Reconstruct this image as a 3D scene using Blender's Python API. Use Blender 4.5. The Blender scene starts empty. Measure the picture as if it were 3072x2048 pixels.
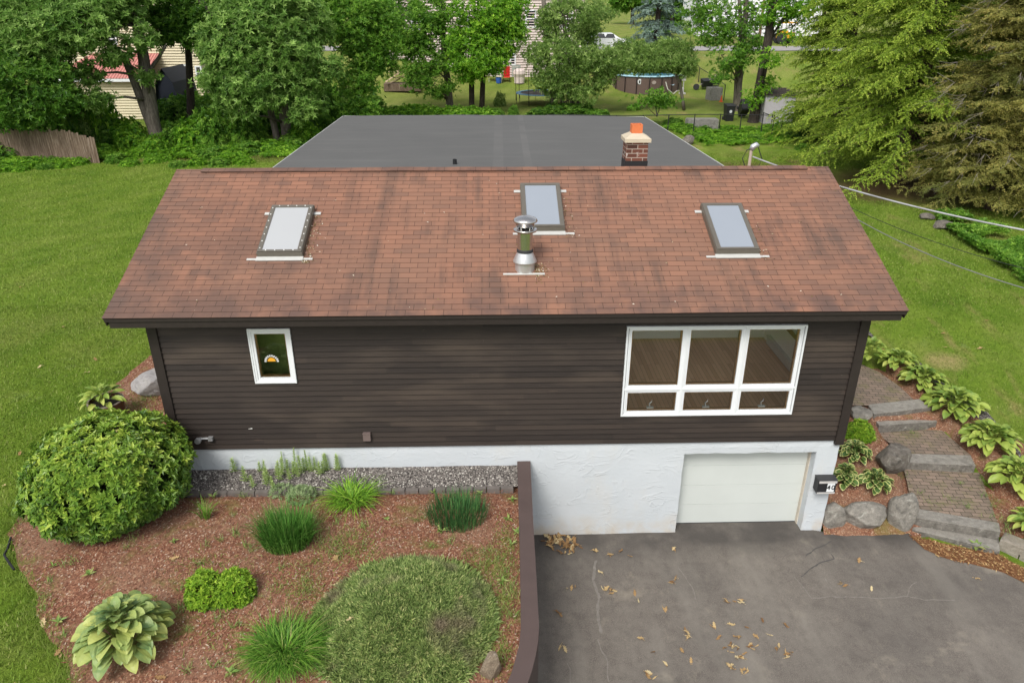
import bpy, math, random
import numpy as np
from mathutils import Vector, Matrix, noise
from mathutils.geometry import delaunay_2d_cdt

random.seed(7)
RNG = np.random.default_rng(7)
S = bpy.context.scene

# ------------------------------------------------------------------ camera
CAM = np.array([5.6661, -11.2006, 9.0376])
YAW, PITCH, ROLL, FPX = -0.0284, 0.4352, 0.0014, 2200.0     # focal length in pixels of a 3072 px wide frame
def _axes():
    cy, sy = math.cos(YAW), math.sin(YAW)
    f = np.array([-sy * math.cos(PITCH), cy * math.cos(PITCH), -math.sin(PITCH)])
    r = np.array([cy, sy, 0.0]); u = np.cross(r, f)
    return (r * math.cos(ROLL) + u * math.sin(ROLL), -r * math.sin(ROLL) + u * math.cos(ROLL), f)
AX_R, AX_U, AX_F = _axes()
cd = bpy.data.cameras.new('camera')
cd.sensor_width = 36.0; cd.lens = FPX / 3072 * 36.0
cd.clip_start = 0.1; cd.clip_end = 2000
cam = bpy.data.objects.new('camera', cd); S.collection.objects.link(cam)
cam.matrix_world = Matrix([[AX_R[i], AX_U[i], -AX_F[i], CAM[i]] for i in range(3)] + [[0, 0, 0, 1]])
S.camera = cam

# ------------------------------------------------------------------ light: bright overcast
SUN_EL, SUN_AZ = math.radians(50), math.radians(206)         # azimuth clockwise from +y
w = bpy.data.worlds.new('World'); S.world = w; w.use_nodes = True
nt = w.node_tree; nt.nodes.clear()
sky = nt.nodes.new('ShaderNodeTexSky'); sky.sky_type = 'NISHITA'; sky.sun_disc = False
sky.sun_elevation = SUN_EL; sky.sun_rotation = SUN_AZ; sky.air_density = 1.0; sky.dust_density = 3.0
hs = nt.nodes.new('ShaderNodeHueSaturation'); hs.inputs['Saturation'].default_value = 0.3
bg = nt.nodes.new('ShaderNodeBackground'); bg.inputs['Strength'].default_value = 0.15
wo = nt.nodes.new('ShaderNodeOutputWorld')
nt.links.new(sky.outputs[0], hs.inputs['Color']); nt.links.new(hs.outputs[0], bg.inputs['Color']); nt.links.new(bg.outputs[0], wo.inputs[0])
sd = bpy.data.lights.new('sun', 'SUN'); sd.energy = 1.6; sd.angle = math.radians(20); sd.color = (1.0, 0.96, 0.9)
so = bpy.data.objects.new('sun', sd); S.collection.objects.link(so)
sdir = Vector((math.sin(SUN_AZ) * math.cos(SUN_EL), math.cos(SUN_AZ) * math.cos(SUN_EL), math.sin(SUN_EL)))
so.rotation_euler = sdir.to_track_quat('Z', 'Y').to_euler(); so.location = (0, -20, 40)
S.view_settings.view_transform = 'Standard'; S.view_settings.look = 'None'
S.view_settings.exposure = 0.49; S.view_settings.gamma = 1.0
S.cycles.max_bounces = 8; S.cycles.transparent_max_bounces = 12
S.cycles.sample_clamp_indirect = 8.0

# ------------------------------------------------------------------ finding points from the photograph
def ray(px, py):
    return AX_F + AX_R * (px - 1536) / FPX - AX_U * (py - 1024) / FPX
def atz(px, py, z):
    d = ray(px, py); return CAM + d * (z - CAM[2]) / d[2]
def aty(px, py, y):
    d = ray(px, py); return CAM + d * (y - CAM[1]) / d[1]
def proj(p):
    d = np.asarray(p, float) - CAM; z = d @ AX_F
    return 1536 + FPX * (d @ AX_R) / z, 1024 - FPX * (d @ AX_U) / z
def sm(a, b, t):
    t = min(1.0, max(0.0, (t - a) / (b - a))); return t * t * (3 - 2 * t)
def lerp(a, b, t):
    return a + (b - a) * t
# terrain
def h_left(y): return 1.3 + 0.03 * min(y, 0.0)
def h_drive(y): return -0.28 + 0.04 * min(y, 0.0)
def h_right(y):
    for (a, za), (b, zb) in zip(H_R[:-1], H_R[1:]):
        if y <= b: return lerp(za, zb, max(0, (y - a) / (b - a)))
    return H_R[-1][1]
H_R = [(-8, -0.5), (-2.5, -0.22), (-0.6, 0.0), (0.84, 0.15), (2.0, 0.32), (3.1, 0.47), (4.2, 0.62), (5.5, 0.82), (9.0, 1.35)]
def H(x, y):
    back = 1.38 + 0.5 * sm(20, 45, y) + 2.5 * sm(50, 63, y) + 0.035 * max(0, y - 63)
    if y > 9: front = back
    elif x < 6: front = h_left(y)
    else: front = h_right(y)
    if y > 4: front = lerp(front, back, sm(4, 9, y))
    if y > 40: front += 1.5 * math.exp(-((x + 3.5) / 6.0) ** 2 - ((y - 56) / 5.0) ** 2)
    return front + 0.03 * math.sin(x * 0.7 + 1.3) * math.sin(y * 0.6)
def gnd(px, py, dz=0.0):
    d = ray(px, py); t = 8.0
    for _ in range(4000):
        p = CAM + d * t
        if p[2] <= H(p[0], p[1]) + dz: break
        t += 0.04
    return p

# ------------------------------------------------------------------ mesh building
class MB:
    """collects faces; build() links them as ONE mesh object"""
    def __init__(s): s.v = []; s.idx = []; s.tot = []; s.mi = []; s.r = []; s.n = 0; s.uv = []; s.has_uv = False
    def raw(s, verts, faces, mi=0, r=0.0, uvs=None):
        s.v.append(np.asarray(verts, float).reshape(-1, 3))
        for f in faces:
            s.idx.append(np.asarray(f) + s.n); s.tot.append([len(f)])
            s.mi.append([mi]); s.r.append([r])
            s.uv.append(np.asarray(uvs, float)[list(f)] if uvs is not None else np.zeros((len(f), 2)))
        if uvs is not None: s.has_uv = True
        s.n += len(s.v[-1])
    def polys(s, V, mi=0, r=0.0):
        V = np.asarray(V, float); n, k = V.shape[:2]
        s.v.append(V.reshape(-1, 3)); s.idx.append(np.arange(n * k) + s.n); s.tot.append(np.full(n, k))
        s.mi.append(np.broadcast_to(mi, n)); s.r.append(np.broadcast_to(r, n)); s.uv.append(np.zeros((n * k, 2)))
        s.n += n * k
    def indexed(s, verts, F, mi=0, r=0.0):
        F = np.asarray(F); n, k = F.shape
        s.v.append(np.asarray(verts, float)); s.idx.append((F + s.n).ravel()); s.tot.append(np.full(n, k))
        s.mi.append(np.broadcast_to(mi, n)); s.r.append(np.broadcast_to(r, n)); s.uv.append(np.zeros((n * k, 2)))
        s.n += len(verts)
    def box(s, a, b, mi=0, r=0.0):
        x0, y0, z0 = a; x1, y1, z1 = b
        s.raw([(x0, y0, z0), (x1, y0, z0), (x1, y1, z0), (x0, y1, z0), (x0, y0, z1), (x1, y0, z1), (x1, y1, z1), (x0, y1, z1)],
              [(0, 3, 2, 1), (4, 5, 6, 7), (0, 1, 5, 4), (1, 2, 6, 5), (2, 3, 7, 6), (3, 0, 4, 7)], mi, r)
    def hexa(s, P, mi=0, r=0.0):
        """eight corners: bottom ring, top ring"""
        s.raw(P, [(0, 3, 2, 1), (4, 5, 6, 7), (0, 1, 5, 4), (1, 2, 6, 5), (2, 3, 7, 6), (3, 0, 4, 7)], mi, r)
    def obox(s, c, ax, hs_, mi=0, r=0.0):
        c = np.asarray(c, float); X, Y, Z = [np.asarray(a, float) * h for a, h in zip(ax, hs_)]
        s.hexa([c - X - Y - Z, c + X - Y - Z, c + X + Y - Z, c - X + Y - Z, c - X - Y + Z, c + X - Y + Z, c + X + Y + Z, c - X + Y + Z], mi, r)
    def tube(s, pts, rad, n=8, mi=0, r=0.0, cap=True):
        pts = np.asarray(pts, float); rad = np.broadcast_to(rad, len(pts)); V = []
        for i, p in enumerate(pts):
            t = pts[min(i + 1, len(pts) - 1)] - pts[max(i - 1, 0)]; t /= np.linalg.norm(t) + 1e-9
            a = np.cross(t, (0, 0, 1.0)) if abs(t[2]) < 0.95 else np.cross(t, (1.0, 0, 0)); a /= np.linalg.norm(a); b = np.cross(t, a)
            for k in range(n):
                q = 2 * math.pi * k / n; V.append(p + rad[i] * (a * math.cos(q) + b * math.sin(q)))
        F = [(i * n + k, i * n + (k + 1) % n, (i + 1) * n + (k + 1) % n, (i + 1) * n + k) for i in range(len(pts) - 1) for k in range(n)]
        F = [f[::-1] for f in F]
        if cap: F += [tuple(range(n)), tuple(range((len(pts) - 1) * n, len(pts) * n))[::-1]]
        s.raw(V, F, mi, r)
    def lathe(s, prof, c, n=24, mi=0, r=0.0):
        c = np.asarray(c, float); V = []
        for rr, z in prof:
            for k in range(n):
                q = 2 * math.pi * k / n; V.append(c + (rr * math.cos(q), rr * math.sin(q), z))
        s.raw(V, [(i * n + k, i * n + (k + 1) % n, (i + 1) * n + (k + 1) % n, (i + 1) * n + k) for i in range(len(prof) - 1) for k in range(n)], mi, r)
    def prism(s, poly, z0, z1, mi=0, r=0.0):
        n = len(poly); V = [(x, y, z0) for x, y in poly] + [(x, y, z1) for x, y in poly]
        s.raw(V, [tuple(range(n))[::-1], tuple(range(n, 2 * n))] + [(k, (k + 1) % n, n + (k + 1) % n, n + k) for k in range(n)], mi, r)
    def build(s, name, mats, parent=None, origin=None, smooth=False):
        me = bpy.data.meshes.new(name)
        V = np.concatenate(s.v); idx = np.concatenate([np.ravel(a) for a in s.idx]); tot = np.concatenate([np.ravel(a) for a in s.tot]).astype(np.int32)
        if origin is None: origin = parent.matrix_world.translation if parent else (0, 0, 0)
        o3 = np.array(origin, float)
        if parent is not None: o3 = np.array(base_of(parent))
        V = V - o3
        me.vertices.add(len(V)); me.vertices.foreach_set('co', V.ravel().astype(np.float32))
        me.loops.add(len(idx)); me.loops.foreach_set('vertex_index', idx.astype(np.int32))
        me.polygons.add(len(tot)); st = np.concatenate([[0], np.cumsum(tot)[:-1]]).astype(np.int32)
        me.polygons.foreach_set('loop_start', st); me.polygons.foreach_set('loop_total', tot)
        me.polygons.foreach_set('material_index', np.concatenate([np.ravel(a) for a in s.mi]).astype(np.int32))
        me.polygons.foreach_set('use_smooth', np.full(len(tot), bool(smooth)))
        at = me.attributes.new('rnd', 'FLOAT', 'FACE'); at.data.foreach_set('value', np.concatenate([np.ravel(a) for a in s.r]).astype(np.float32))
        if s.has_uv:
            u = me.uv_layers.new(name='UVMap'); u.data.foreach_set('uv', np.concatenate(s.uv).ravel().astype(np.float32))
        me.update(calc_edges=True); me.validate()
        for m in (mats if isinstance(mats, (list, tuple)) else [mats]): me.materials.append(m)
        o = bpy.data.objects.new(name, me); S.collection.objects.link(o)
        if parent is not None: o.parent = parent
        else: o.location = o3
        return o
BASE = {}
def base_of(o):
    while o.parent is not None: o = o.parent
    return BASE.get(o.name, tuple(o.location))
def thing(name, loc, label, cat, group=None):
    o = bpy.data.objects.new(name, None); S.collection.objects.link(o); o.location = loc
    o.empty_display_size = 0.2; BASE[o.name] = tuple(loc)
    return tag(o, label, cat, group)
def tag(o, label=None, cat=None, group=None, kind=None):
    if label: o['label'] = label
    if cat: o['category'] = cat
    if group: o['group'] = group
    if kind: o['kind'] = kind
    return o
def copy_of(root, loc, rotz=0.0, scale=1.0, label=None, group=None):
    c = root.copy(); S.collection.objects.link(c); c.location = loc
    c.rotation_euler = (0, 0, rotz); c.scale = (scale, scale, scale) if np.isscalar(scale) else scale
    if label: c['label'] = label
    if group: c['group'] = group
    for ch in root.children:
        d = ch.copy(); S.collection.objects.link(d); d.parent = c
        for g in ch.children:
            e = g.copy(); S.collection.objects.link(e); e.parent = d
    return c
def fbm(p, sc=1.0, oct_=3):
    v = 0; a = 1.0
    for k in range(oct_):
        v += a * noise.noise(Vector((p[0] * sc, p[1] * sc, p[2] * sc))); sc *= 2.1; a *= 0.5
    return v

# ------------------------------------------------------------------ materials
class Mat:
    def __init__(s, name):
        s.m = bpy.data.materials.new(name); s.m.use_nodes = True; s.t = s.m.node_tree; s.t.nodes.clear()
        s.out = s.t.nodes.new('ShaderNodeOutputMaterial')
    def n(s, typ, **kw):
        x = s.t.nodes.new('ShaderNode' + typ)
        for k, v in kw.items(): setattr(x, k, v)
        return x
    def put(s, sock, v):
        if isinstance(v, bpy.types.NodeSocket): s.t.links.new(v, sock)
        elif v is not None:
            if hasattr(sock.default_value, '__len__') and not np.isscalar(v) and len(v) == 3 and len(sock.default_value) == 4: v = (*v, 1)
            sock.default_value = v
    def pos(s, scale=(1, 1, 1), rot=(0, 0, 0), src='pos'):
        if src == 'pos': v = s.n('NewGeometry').outputs['Position']
        elif src == 'uv': v = s.n('TexCoord').outputs['UV']
        else: v = s.n('TexCoord').outputs['Object']
        mp = s.n('Mapping'); s.put(mp.inputs['Vector'], v); mp.inputs['Scale'].default_value = scale; mp.inputs['Rotation'].default_value = rot
        return mp.outputs[0]
    def noise(s, scale, detail=3, rough=0.55, vec=None, dist=0.0):
        x = s.n('TexNoise'); x.inputs['Scale'].default_value = scale; x.inputs['Detail'].default_value = detail
        x.inputs['Roughness'].default_value = rough; x.inputs['Distortion'].default_value = dist
        s.put(x.inputs['Vector'], vec if vec is not None else s.pos()); return x.outputs['Fac']
    def voro(s, scale, feat='F1', vec=None, out='Distance', rnd=1.0):
        x = s.n('TexVoronoi'); x.feature = feat; x.inputs['Scale'].default_value = scale; x.inputs['Randomness'].default_value = rnd
        s.put(x.inputs['Vector'], vec if vec is not None else s.pos()); return x.outputs[out]
    def attr(s, name='rnd'):
        x = s.n('Attribute'); x.attribute_name = name; return x.outputs['Fac']
    def ramp(s, fac, stops, interp='LINEAR'):
        x = s.n('ValToRGB'); x.color_ramp.interpolation = interp; e = x.color_ramp.elements
        while len(e) < len(stops): e.new(0.5)
        for k, (p, c) in enumerate(stops):
            e[k].position = p; e[k].color = (*c, 1) if not np.isscalar(c) else (c, c, c, 1)
        s.put(x.inputs[0], fac); return x.outputs[0]
    def mix(s, fac, a, b, mode='MIX'):
        x = s.n('Mix', data_type='RGBA', blend_type=mode); s.put(x.inputs[0], fac); s.put(x.inputs[6], a); s.put(x.inputs[7], b); return x.outputs[2]
    def math(s, op, a, b=None, clamp=False):
        x = s.n('Math', operation=op, use_clamp=clamp); s.put(x.inputs[0], a)
        if b is not None: s.put(x.inputs[1], b)
        return x.outputs[0]
    def sep(s, vec):
        x = s.n('SeparateXYZ'); s.put(x.inputs[0], vec); return x.outputs
    def bump(s, h, strength=0.5, dist=0.01, nrm=None):
        x = s.n('Bump'); x.inputs['Strength'].default_value = strength; x.inputs['Distance'].default_value = dist
        s.put(x.inputs['Height'], h); s.put(x.inputs['Normal'], nrm) if nrm is not None else None; return x.outputs[0]
    def pbr(s, col, rough=0.7, nrm=None, spec=0.35, metal=0.0):
        x = s.n('BsdfPrincipled'); s.put(x.inputs['Base Color'], col); s.put(x.inputs['Roughness'], rough); s.put(x.inputs['Metallic'], metal)
        s.put(x.inputs['Specular IOR Level'], spec)
        if nrm is not None: s.put(x.inputs['Normal'], nrm)
        s.t.links.new(x.outputs[0], s.out.inputs[0]); return s.m
    def leaf(s, col, trans=0.35, rough=0.5, spec=0.25, tcol=None):
        d = s.n('BsdfPrincipled'); s.put(d.inputs['Base Color'], col); s.put(d.inputs['Roughness'], rough); s.put(d.inputs['Specular IOR Level'], spec)
        t = s.n('BsdfTranslucent'); s.put(t.inputs['Color'], tcol if tcol is not None else col)
        mx = s.n('MixShader'); mx.inputs[0].default_value = trans; s.t.links.new(d.outputs[0], mx.inputs[1]); s.t.links.new(t.outputs[0], mx.inputs[2])
        s.t.links.new(mx.outputs[0], s.out.inputs[0]); return s.m
def plain(name, col, rough=0.6, metal=0.0, spec=0.35, var=0.15, sc=12.0):
    k = Mat(name); f = k.noise(sc, 4)
    c = k.mix(f, tuple(x * (1 - var) for x in col), tuple(min(1, x * (1 + var)) for x in col))
    return k.pbr(c, rough, None, spec, metal)
def leafmat(name, stops, trans=0.35, patch=None, rough=0.5, spec=0.25, gain=1.5):
    k = Mat(name); c = k.ramp(k.attr(), [(p_, tuple(min(.78, x * gain) for x in c_)) for p_, c_ in stops])
    if patch:
        sc, col, lo, hi = patch
        c = k.mix(k.ramp(k.noise(sc, 2), [(lo, 0.0), (hi, 1.0)]), c, col)
    return k.leaf(c, trans, rough, spec)

def m_shingle():
    k = Mat('shingle'); uv = k.pos(src='uv')
    b = k.n('TexBrick'); k.put(b.inputs['Vector'], uv); b.offset = 0.42; b.offset_frequency = 2; b.squash = 1.0
    for nme, v in (('Scale', 1.0), ('Mortar Size', 0.0045), ('Mortar Smooth', 0.2), ('Bias', 0.0), ('Brick Width', 0.3048), ('Row Height', 0.127)): b.inputs[nme].default_value = v
    b.inputs['Color1'].default_value = (0.0, 0, 0, 1); b.inputs['Color2'].default_value = (1, 1, 1, 1); b.inputs['Mortar'].default_value = (0.5, 0.5, 0.5, 1)
    tint = k.ramp(b.outputs['Color'], [(0.0, (0.205, 0.109, 0.076)), (0.25, (0.25, 0.125, 0.082)), (0.6, (0.272, 0.134, 0.086)), (1.0, (0.31, 0.150, 0.094))])
    gran = k.noise(160, 2, 0.7); c = k.mix(k.ramp(gran, [(0.3, 0.0), (0.7, 1.0)]), tint, k.mix(0.4, tint, (0.16, 0.10, 0.08)))
    big = k.noise(0.5, 3); c = k.mix(k.ramp(big, [(0.4, 0.0), (0.72, 0.45)]), c, (0.20, 0.125, 0.09))
    # algae streaks running down the slope
    st = k.noise(1.0, 4, 0.6, vec=k.pos((3.0, 0.36, 1), src='uv')); sv = k.noise(0.8, 2, vec=k.pos(src='uv'))
    sf = k.math('MULTIPLY', k.ramp(st, [(0.47, 0.0), (0.62, 1.0)]), k.ramp(sv, [(0.40, 0.0), (0.58, 0.95)]))
    c = k.mix(k.math('MULTIPLY', sf, 0.62), c, (0.085, 0.063, 0.053))
    # weathered first courses at the eave and grime at the two rakes
    x, y, z = k.sep(k.pos(src='uv'))
    ef = k.math('MULTIPLY', k.ramp(y, [(0.1, 1.0), (0.9, 0.0)]), k.ramp(k.noise(2.2, 4), [(0.35, 0.0), (0.65, 0.85)]))
    c = k.mix(ef, c, (0.105, 0.07, 0.06))
    lf = k.math('MULTIPLY', k.math('MULTIPLY', k.math('MULTIPLY', k.math('SUBTRACT', 5.2, x), 0.28, True), k.math('MULTIPLY', k.math('SUBTRACT', 3.6, y), 0.4, True)), k.ramp(k.noise(1.3, 5, 0.65), [(0.38, 0.0), (0.62, 0.85)]))
    c = k.mix(lf, c, (0.125, 0.078, 0.062))
    rk = k.math('MULTIPLY', k.math('MULTIPLY', k.math('SUBTRACT', k.math('ABSOLUTE', k.math('SUBTRACT', x, 6.43)), 5.3), 0.6, True), k.ramp(k.noise(1.6, 4), [(0.35, 0.0), (0.6, 0.8)]))
    c = k.mix(rk, c, (0.10, 0.075, 0.065))
    gap = k.ramp(b.outputs['Fac'], [(0.3, 0.0), (0.9, 1.0)])
    c = k.mix(k.math('MULTIPLY', gap, 0.9), c, (0.045, 0.028, 0.022))
    sp = k.ramp(k.noise(42, 1, 0.5), [(0.80, 0.0), (0.83, 1.0)]); c = k.mix(sp, c, (0.5, 0.46, 0.38))   # petals and grit
    return k.pbr(c, 0.9, k.bump(gran, 0.5, 0.004), 0.2)
def m_siding():
    k = Mat('siding'); v = k.pos((0.5, 1, 9)); g = k.noise(2.0, 6, 0.65, vec=k.pos((1.2, 1, 40)))
    r = k.attr(); c = k.ramp(r, [(0.0, (0.017, 0.0125, 0.0105)), (0.5, (0.025, 0.0185, 0.015)), (1.0, (0.038, 0.0275, 0.0215))])
    c = k.mix(k.ramp(g, [(0.35, 0.0), (0.75, 0.45)]), c, (0.062, 0.047, 0.038))
    wv = k.noise(0.9, 3, vec=k.pos((0.55, 1, 2.6))); c = k.mix(k.ramp(wv, [(0.50, 0.0), (0.72, 0.6)]), c, (0.082, 0.061, 0.045))
    wp = k.noise(2.2, 4, vec=k.pos((0.7, 1, 5.0))); c = k.mix(k.ramp(wp, [(0.68, 0.0), (0.80, 0.55)]), c, (0.16, 0.10, 0.07))
    ps = k.ramp(k.noise(60, 1), [(0.82, 0.0), (0.85, 0.7)]); c = k.mix(ps, c, (0.35, 0.32, 0.28))
    return k.pbr(c, 0.62, k.bump(g, 0.35, 0.004), 0.3)
def m_stucco():
    k = Mat('stucco'); d = k.noise(1.6, 3, vec=k.pos()); p = k.n('VectorMath', operation='ADD')
    k.put(p.inputs[0], k.pos()); x = k.n('TexNoise'); x.inputs['Scale'].default_value = 2.2; k.put(x.inputs['Vector'], k.pos())
    sc = k.n('VectorMath', operation='SCALE'); k.put(sc.inputs[0], x.outputs['Color']); sc.inputs['Scale'].default_value = 0.55; k.put(p.inputs[1], sc.outputs[0])
    a = k.math('ABSOLUTE', k.math('SUBTRACT', k.noise(1.7, 2, 0.5, vec=k.pos((1, 1, 1.5)), dist=1.6), 0.5)); ridge = k.ramp(a, [(0.0, 1.0), (0.035, 0.0)])
    gate = k.ramp(k.noise(1.9, 3), [(0.42, 0.0), (0.6, 1.0)])
    fine = k.noise(26, 4, 0.7); hgt = k.math('ADD', k.math('MULTIPLY', k.math('MULTIPLY', ridge, gate), 0.9), k.math('MULTIPLY', fine, 0.55)); hgt = k.math('ADD', hgt, k.math('MULTIPLY', k.noise(7, 3), 0.7))
    c = k.mix(k.noise(1.2, 3), (0.50, 0.54, 0.565), (0.57, 0.595, 0.61))
    z = k.sep(k.pos())[2]; low = k.math('MULTIPLY', k.math('SUBTRACT', 0.22, z), 2.0, True)
    c = k.mix(k.math('MULTIPLY', k.ramp(k.noise(1.1, 5, 0.65, vec=k.pos((1, 1, 0.6))), [(0.55, 0.0), (0.75, 0.5)]), 1.0), c, (0.55, 0.53, 0.48))
    c = k.mix(k.math('MULTIPLY', low, k.ramp(k.noise(2.5, 5), [(0.4, 0.0), (0.7, 1.0)])), c, (0.52, 0.44, 0.33))
    return k.pbr(c, 0.75, k.bump(hgt, 0.4, 0.015), 0.3)
def m_asphalt():
    k = Mat('asphalt'); fine = k.noise(85, 4, 0.8); mid = k.noise(7, 5, 0.6)
    c = k.ramp(fine, [(0.25, (0.066, 0.057, 0.049)), (0.5, (0.125, 0.109, 0.094)), (0.75, (0.30, 0.265, 0.225))])
    c = k.mix(k.ramp(mid, [(0.35, 0.0), (0.7, 0.6)]), c, (0.19, 0.17, 0.145)); c = k.mix(k.ramp(k.noise(2.3, 6, 0.72, dist=0.5), [(0.52, 0.0), (0.70, 0.35)]), c, (0.068, 0.06, 0.052)); c = k.mix(k.ramp(k.noise(3.1, 6, 0.75, vec=k.pos((1.2, .7, 1))), [(0.56, 0.0), (0.72, 0.6)]), c, (0.25, 0.22, 0.175))
    # runoff and tyre stains that run down the slope
    st = k.noise(1.0, 4, 0.6, vec=k.pos((1.5, 0.32, 1), (0, 0, 0.25))); c = k.mix(k.ramp(st, [(0.48, 0.0), (0.70, 0.55)]), c, (0.225, 0.205, 0.175))
    st2 = k.noise(0.45, 3, vec=k.pos()); c = k.mix(k.ramp(st2, [(0.48, 0.0), (0.70, 0.35)]), c, (0.075, 0.069, 0.063))
    pale = k.noise(0.9, 5, 0.6, vec=k.pos((1.0, 1.3, 1), (0, 0, 0.6))); c = k.mix(k.ramp(pale, [(0.63, 0.0), (0.74, 0.5)]), c, (0.33, 0.29, 0.225))
    y = k.sep(k.pos())[1]; near = k.math('MULTIPLY', k.math('ADD', y, 0.75), 2.0, True)   # darker blotchy band along the wall
    c = k.mix(k.math('MULTIPLY', near, k.ramp(k.noise(1.5, 4), [(0.3, 0.2), (0.6, 0.8)])), c, (0.055, 0.05, 0.046))
    return k.pbr(c, 0.9, k.bump(fine, 0.5, 0.004), 0.25)
def m_mulch():
    k = Mat('mulch'); p = k.n('VectorMath', operation='ADD'); k.put(p.inputs[0], k.pos())
    v1 = k.voro(62, vec=k.pos((1, 0.6, 1), (0, 0, 0.5)), out='Color'); v2 = k.voro(38, vec=k.pos((0.5, 1, 1), (0, 0, -0.6)), out='Color')
    r1 = k.sep(v1)[0]; r2 = k.sep(v2)[1]
    c = k.ramp(r1, [(0.0, (0.125, 0.048, 0.030)), (0.45, (0.24, 0.106, 0.062)), (0.8, (0.33, 0.16, 0.097)), (0.95, (0.40, 0.27, 0.17)), (1.0, (0.58, 0.47, 0.38))])
    c = k.mix(k.ramp(r2, [(0.5, 0.0), (0.9, 0.5)]), c, (0.15, 0.07, 0.047))
    c = k.mix(k.ramp(k.noise(0.9, 4, 0.6), [(0.45, 0.0), (0.75, 0.55)]), c, (0.29, 0.195, 0.13))
    c = k.mix(k.ramp(k.noise(1.5, 4, 0.7, dist=0.6), [(0.54, 0.0), (0.68, 0.7)]), c, (0.17, 0.155, 0.045))
    h = k.math('ADD', r1, k.math('MULTIPLY', r2, 0.8))
    return k.pbr(c, 0.9, k.bump(h, 0.9, 0.02), 0.15)
def grass_col(k, tint=1.0):
    c = k.ramp(k.noise(0.55, 4, 0.6), [(0.3, (0.115, 0.205, 0.018)), (0.5, (0.18, 0.27, 0.03)), (0.72, (0.245, 0.315, 0.056))])
    c = k.mix(k.ramp(k.noise(0.33, 4, 0.65, vec=k.pos((1, 0.8, 1), (0, 0, 0.7))), [(0.52, 0.0), (0.72, 0.6)]), c, (0.25, 0.265, 0.07))
    x, y, z = k.sep(k.pos())
    far = k.math('MULTIPLY', k.math('SUBTRACT', y, 34.0), 0.1, True); c = k.mix(k.math('MULTIPLY', far, k.ramp(k.noise(0.22, 5, 0.6, vec=k.pos((0.6, 1, 1))), [(0.35, 0.15), (0.65, 0.75)])), c, (0.31, 0.30, 0.10))
    stripe = k.math('MULTIPLY', k.math('ADD', k.math('SINE', k.math('ADD', k.math('MULTIPLY', x, 3.6), k.math('ADD', k.math('MULTIPLY', y, -2.2), k.math('MULTIPLY', k.noise(0.5, 2), 4.0)))), 1.0), 0.11); c = k.mix(stripe, c, (0.075, 0.14, 0.014))
    clov = k.math('MULTIPLY', k.ramp(k.noise(2.2, 4, 0.7), [(0.58, 0.0), (0.68, 0.55)]), k.ramp(k.noise(0.6, 2), [(0.4, 0.0), (0.6, 1.0)])); c = k.mix(clov, c, (0.17, 0.24, 0.07))
    dry = k.math('MULTIPLY', k.math('SUBTRACT', x, 11.5), 0.4, True)
    c = k.mix(k.math('MULTIPLY', dry, k.ramp(k.noise(0.8, 4, 0.6, vec=k.pos((1.3, 0.5, 1), (0, 0, -0.5))), [(0.55, 0.0), (0.68, 0.75)])), c, (0.33, 0.27, 0.105))
    bp = gnd(2835, 1085); da = k.math('ADD', k.math('POWER', k.math('DIVIDE', k.math('SUBTRACT', x, bp[0]), 0.62), 2.0), k.math('POWER', k.math('DIVIDE', k.math('SUBTRACT', y, bp[1]), 0.42), 2.0)); c = k.mix(k.math('MULTIPLY', k.math('SUBTRACT', 1.5, k.math('ADD', da, k.noise(2.5, 4)), True), 0.85), c, (0.42, 0.33, 0.15))
    return c
def m_ground():
    k = Mat('lawn_ground'); c = grass_col(k)
    f = k.noise(45, 3, 0.7); c = k.mix(k.ramp(f, [(0.3, 0.45), (0.6, 0.0)]), c, (0.045, 0.08, 0.010))
    f2 = k.noise(9, 3); c = k.mix(k.ramp(f2, [(0.3, 0.3), (0.6, 0.0)]), c, (0.05, 0.085, 0.010))
    # leaf litter under the trees: broad patches with a shape of their own
    x, y, z = k.sep(k.pos())
    def blob(cx, cy, rx, ry):
        a = k.math('POWER', k.math('DIVIDE', k.math('SUBTRACT', x, cx), rx), 2.0); b = k.math('POWER', k.math('DIVIDE', k.math('SUBTRACT', y, cy), ry), 2.0)
        return k.math('SUBTRACT', 1.5, k.math('ADD', k.math('ADD', a, b), k.math('MULTIPLY', k.noise(0.6, 4), 0.7)), True)
    lit = k.math('MAXIMUM', k.math('MAXIMUM', blob(24.5, 21.5, 4.8, 4.2), blob(18.5, 25.0, 3.5, 2.2)), blob(-11, 29.5, 12, 2.6))
    lc = k.ramp(k.noise(20, 4, 0.7), [(0.3, (0.06, 0.035, 0.02)), (0.6, (0.15, 0.085, 0.05)), (0.8, (0.24, 0.16, 0.10))])
    c = k.mix(k.math('MULTIPLY', lit, 0.9, True), c, lc)
    return k.pbr(c, 0.95, k.bump(k.math('ADD', f, k.math('MULTIPLY', f2, 0.6)), 0.8, 0.05), 0.1)
def m_grass():
    k = Mat('grass_blade'); c = k.mix(0.5, grass_col(k), k.ramp(k.attr(), [(0.0, (0.105, 0.195, 0.018)), (0.5, (0.185, 0.31, 0.032)), (0.85, (0.33, 0.405, 0.08)), (1.0, (0.48, 0.45, 0.19))]))
    return k.leaf(c, 0.35, 0.55, 0.2)
def m_gravel():
    k = Mat('gravel'); v = k.voro(34, out='Color'); d = k.voro(34); r = k.sep(v)[0]
    c = k.ramp(r, [(0.0, (0.085, 0.076, 0.07)), (0.4, (0.17, 0.15, 0.137)), (0.75, (0.27, 0.24, 0.215)), (0.93, (0.40, 0.37, 0.33)), (1.0, (0.65, 0.62, 0.56))])
    c = k.mix(k.ramp(d, [(0.35, 0.0), (0.7, 0.8)]), c, (0.03, 0.027, 0.025))
    return k.pbr(c, 0.85, k.bump(k.math('SUBTRACT', 1.0, d), 1.0, 0.02), 0.25)
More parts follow.
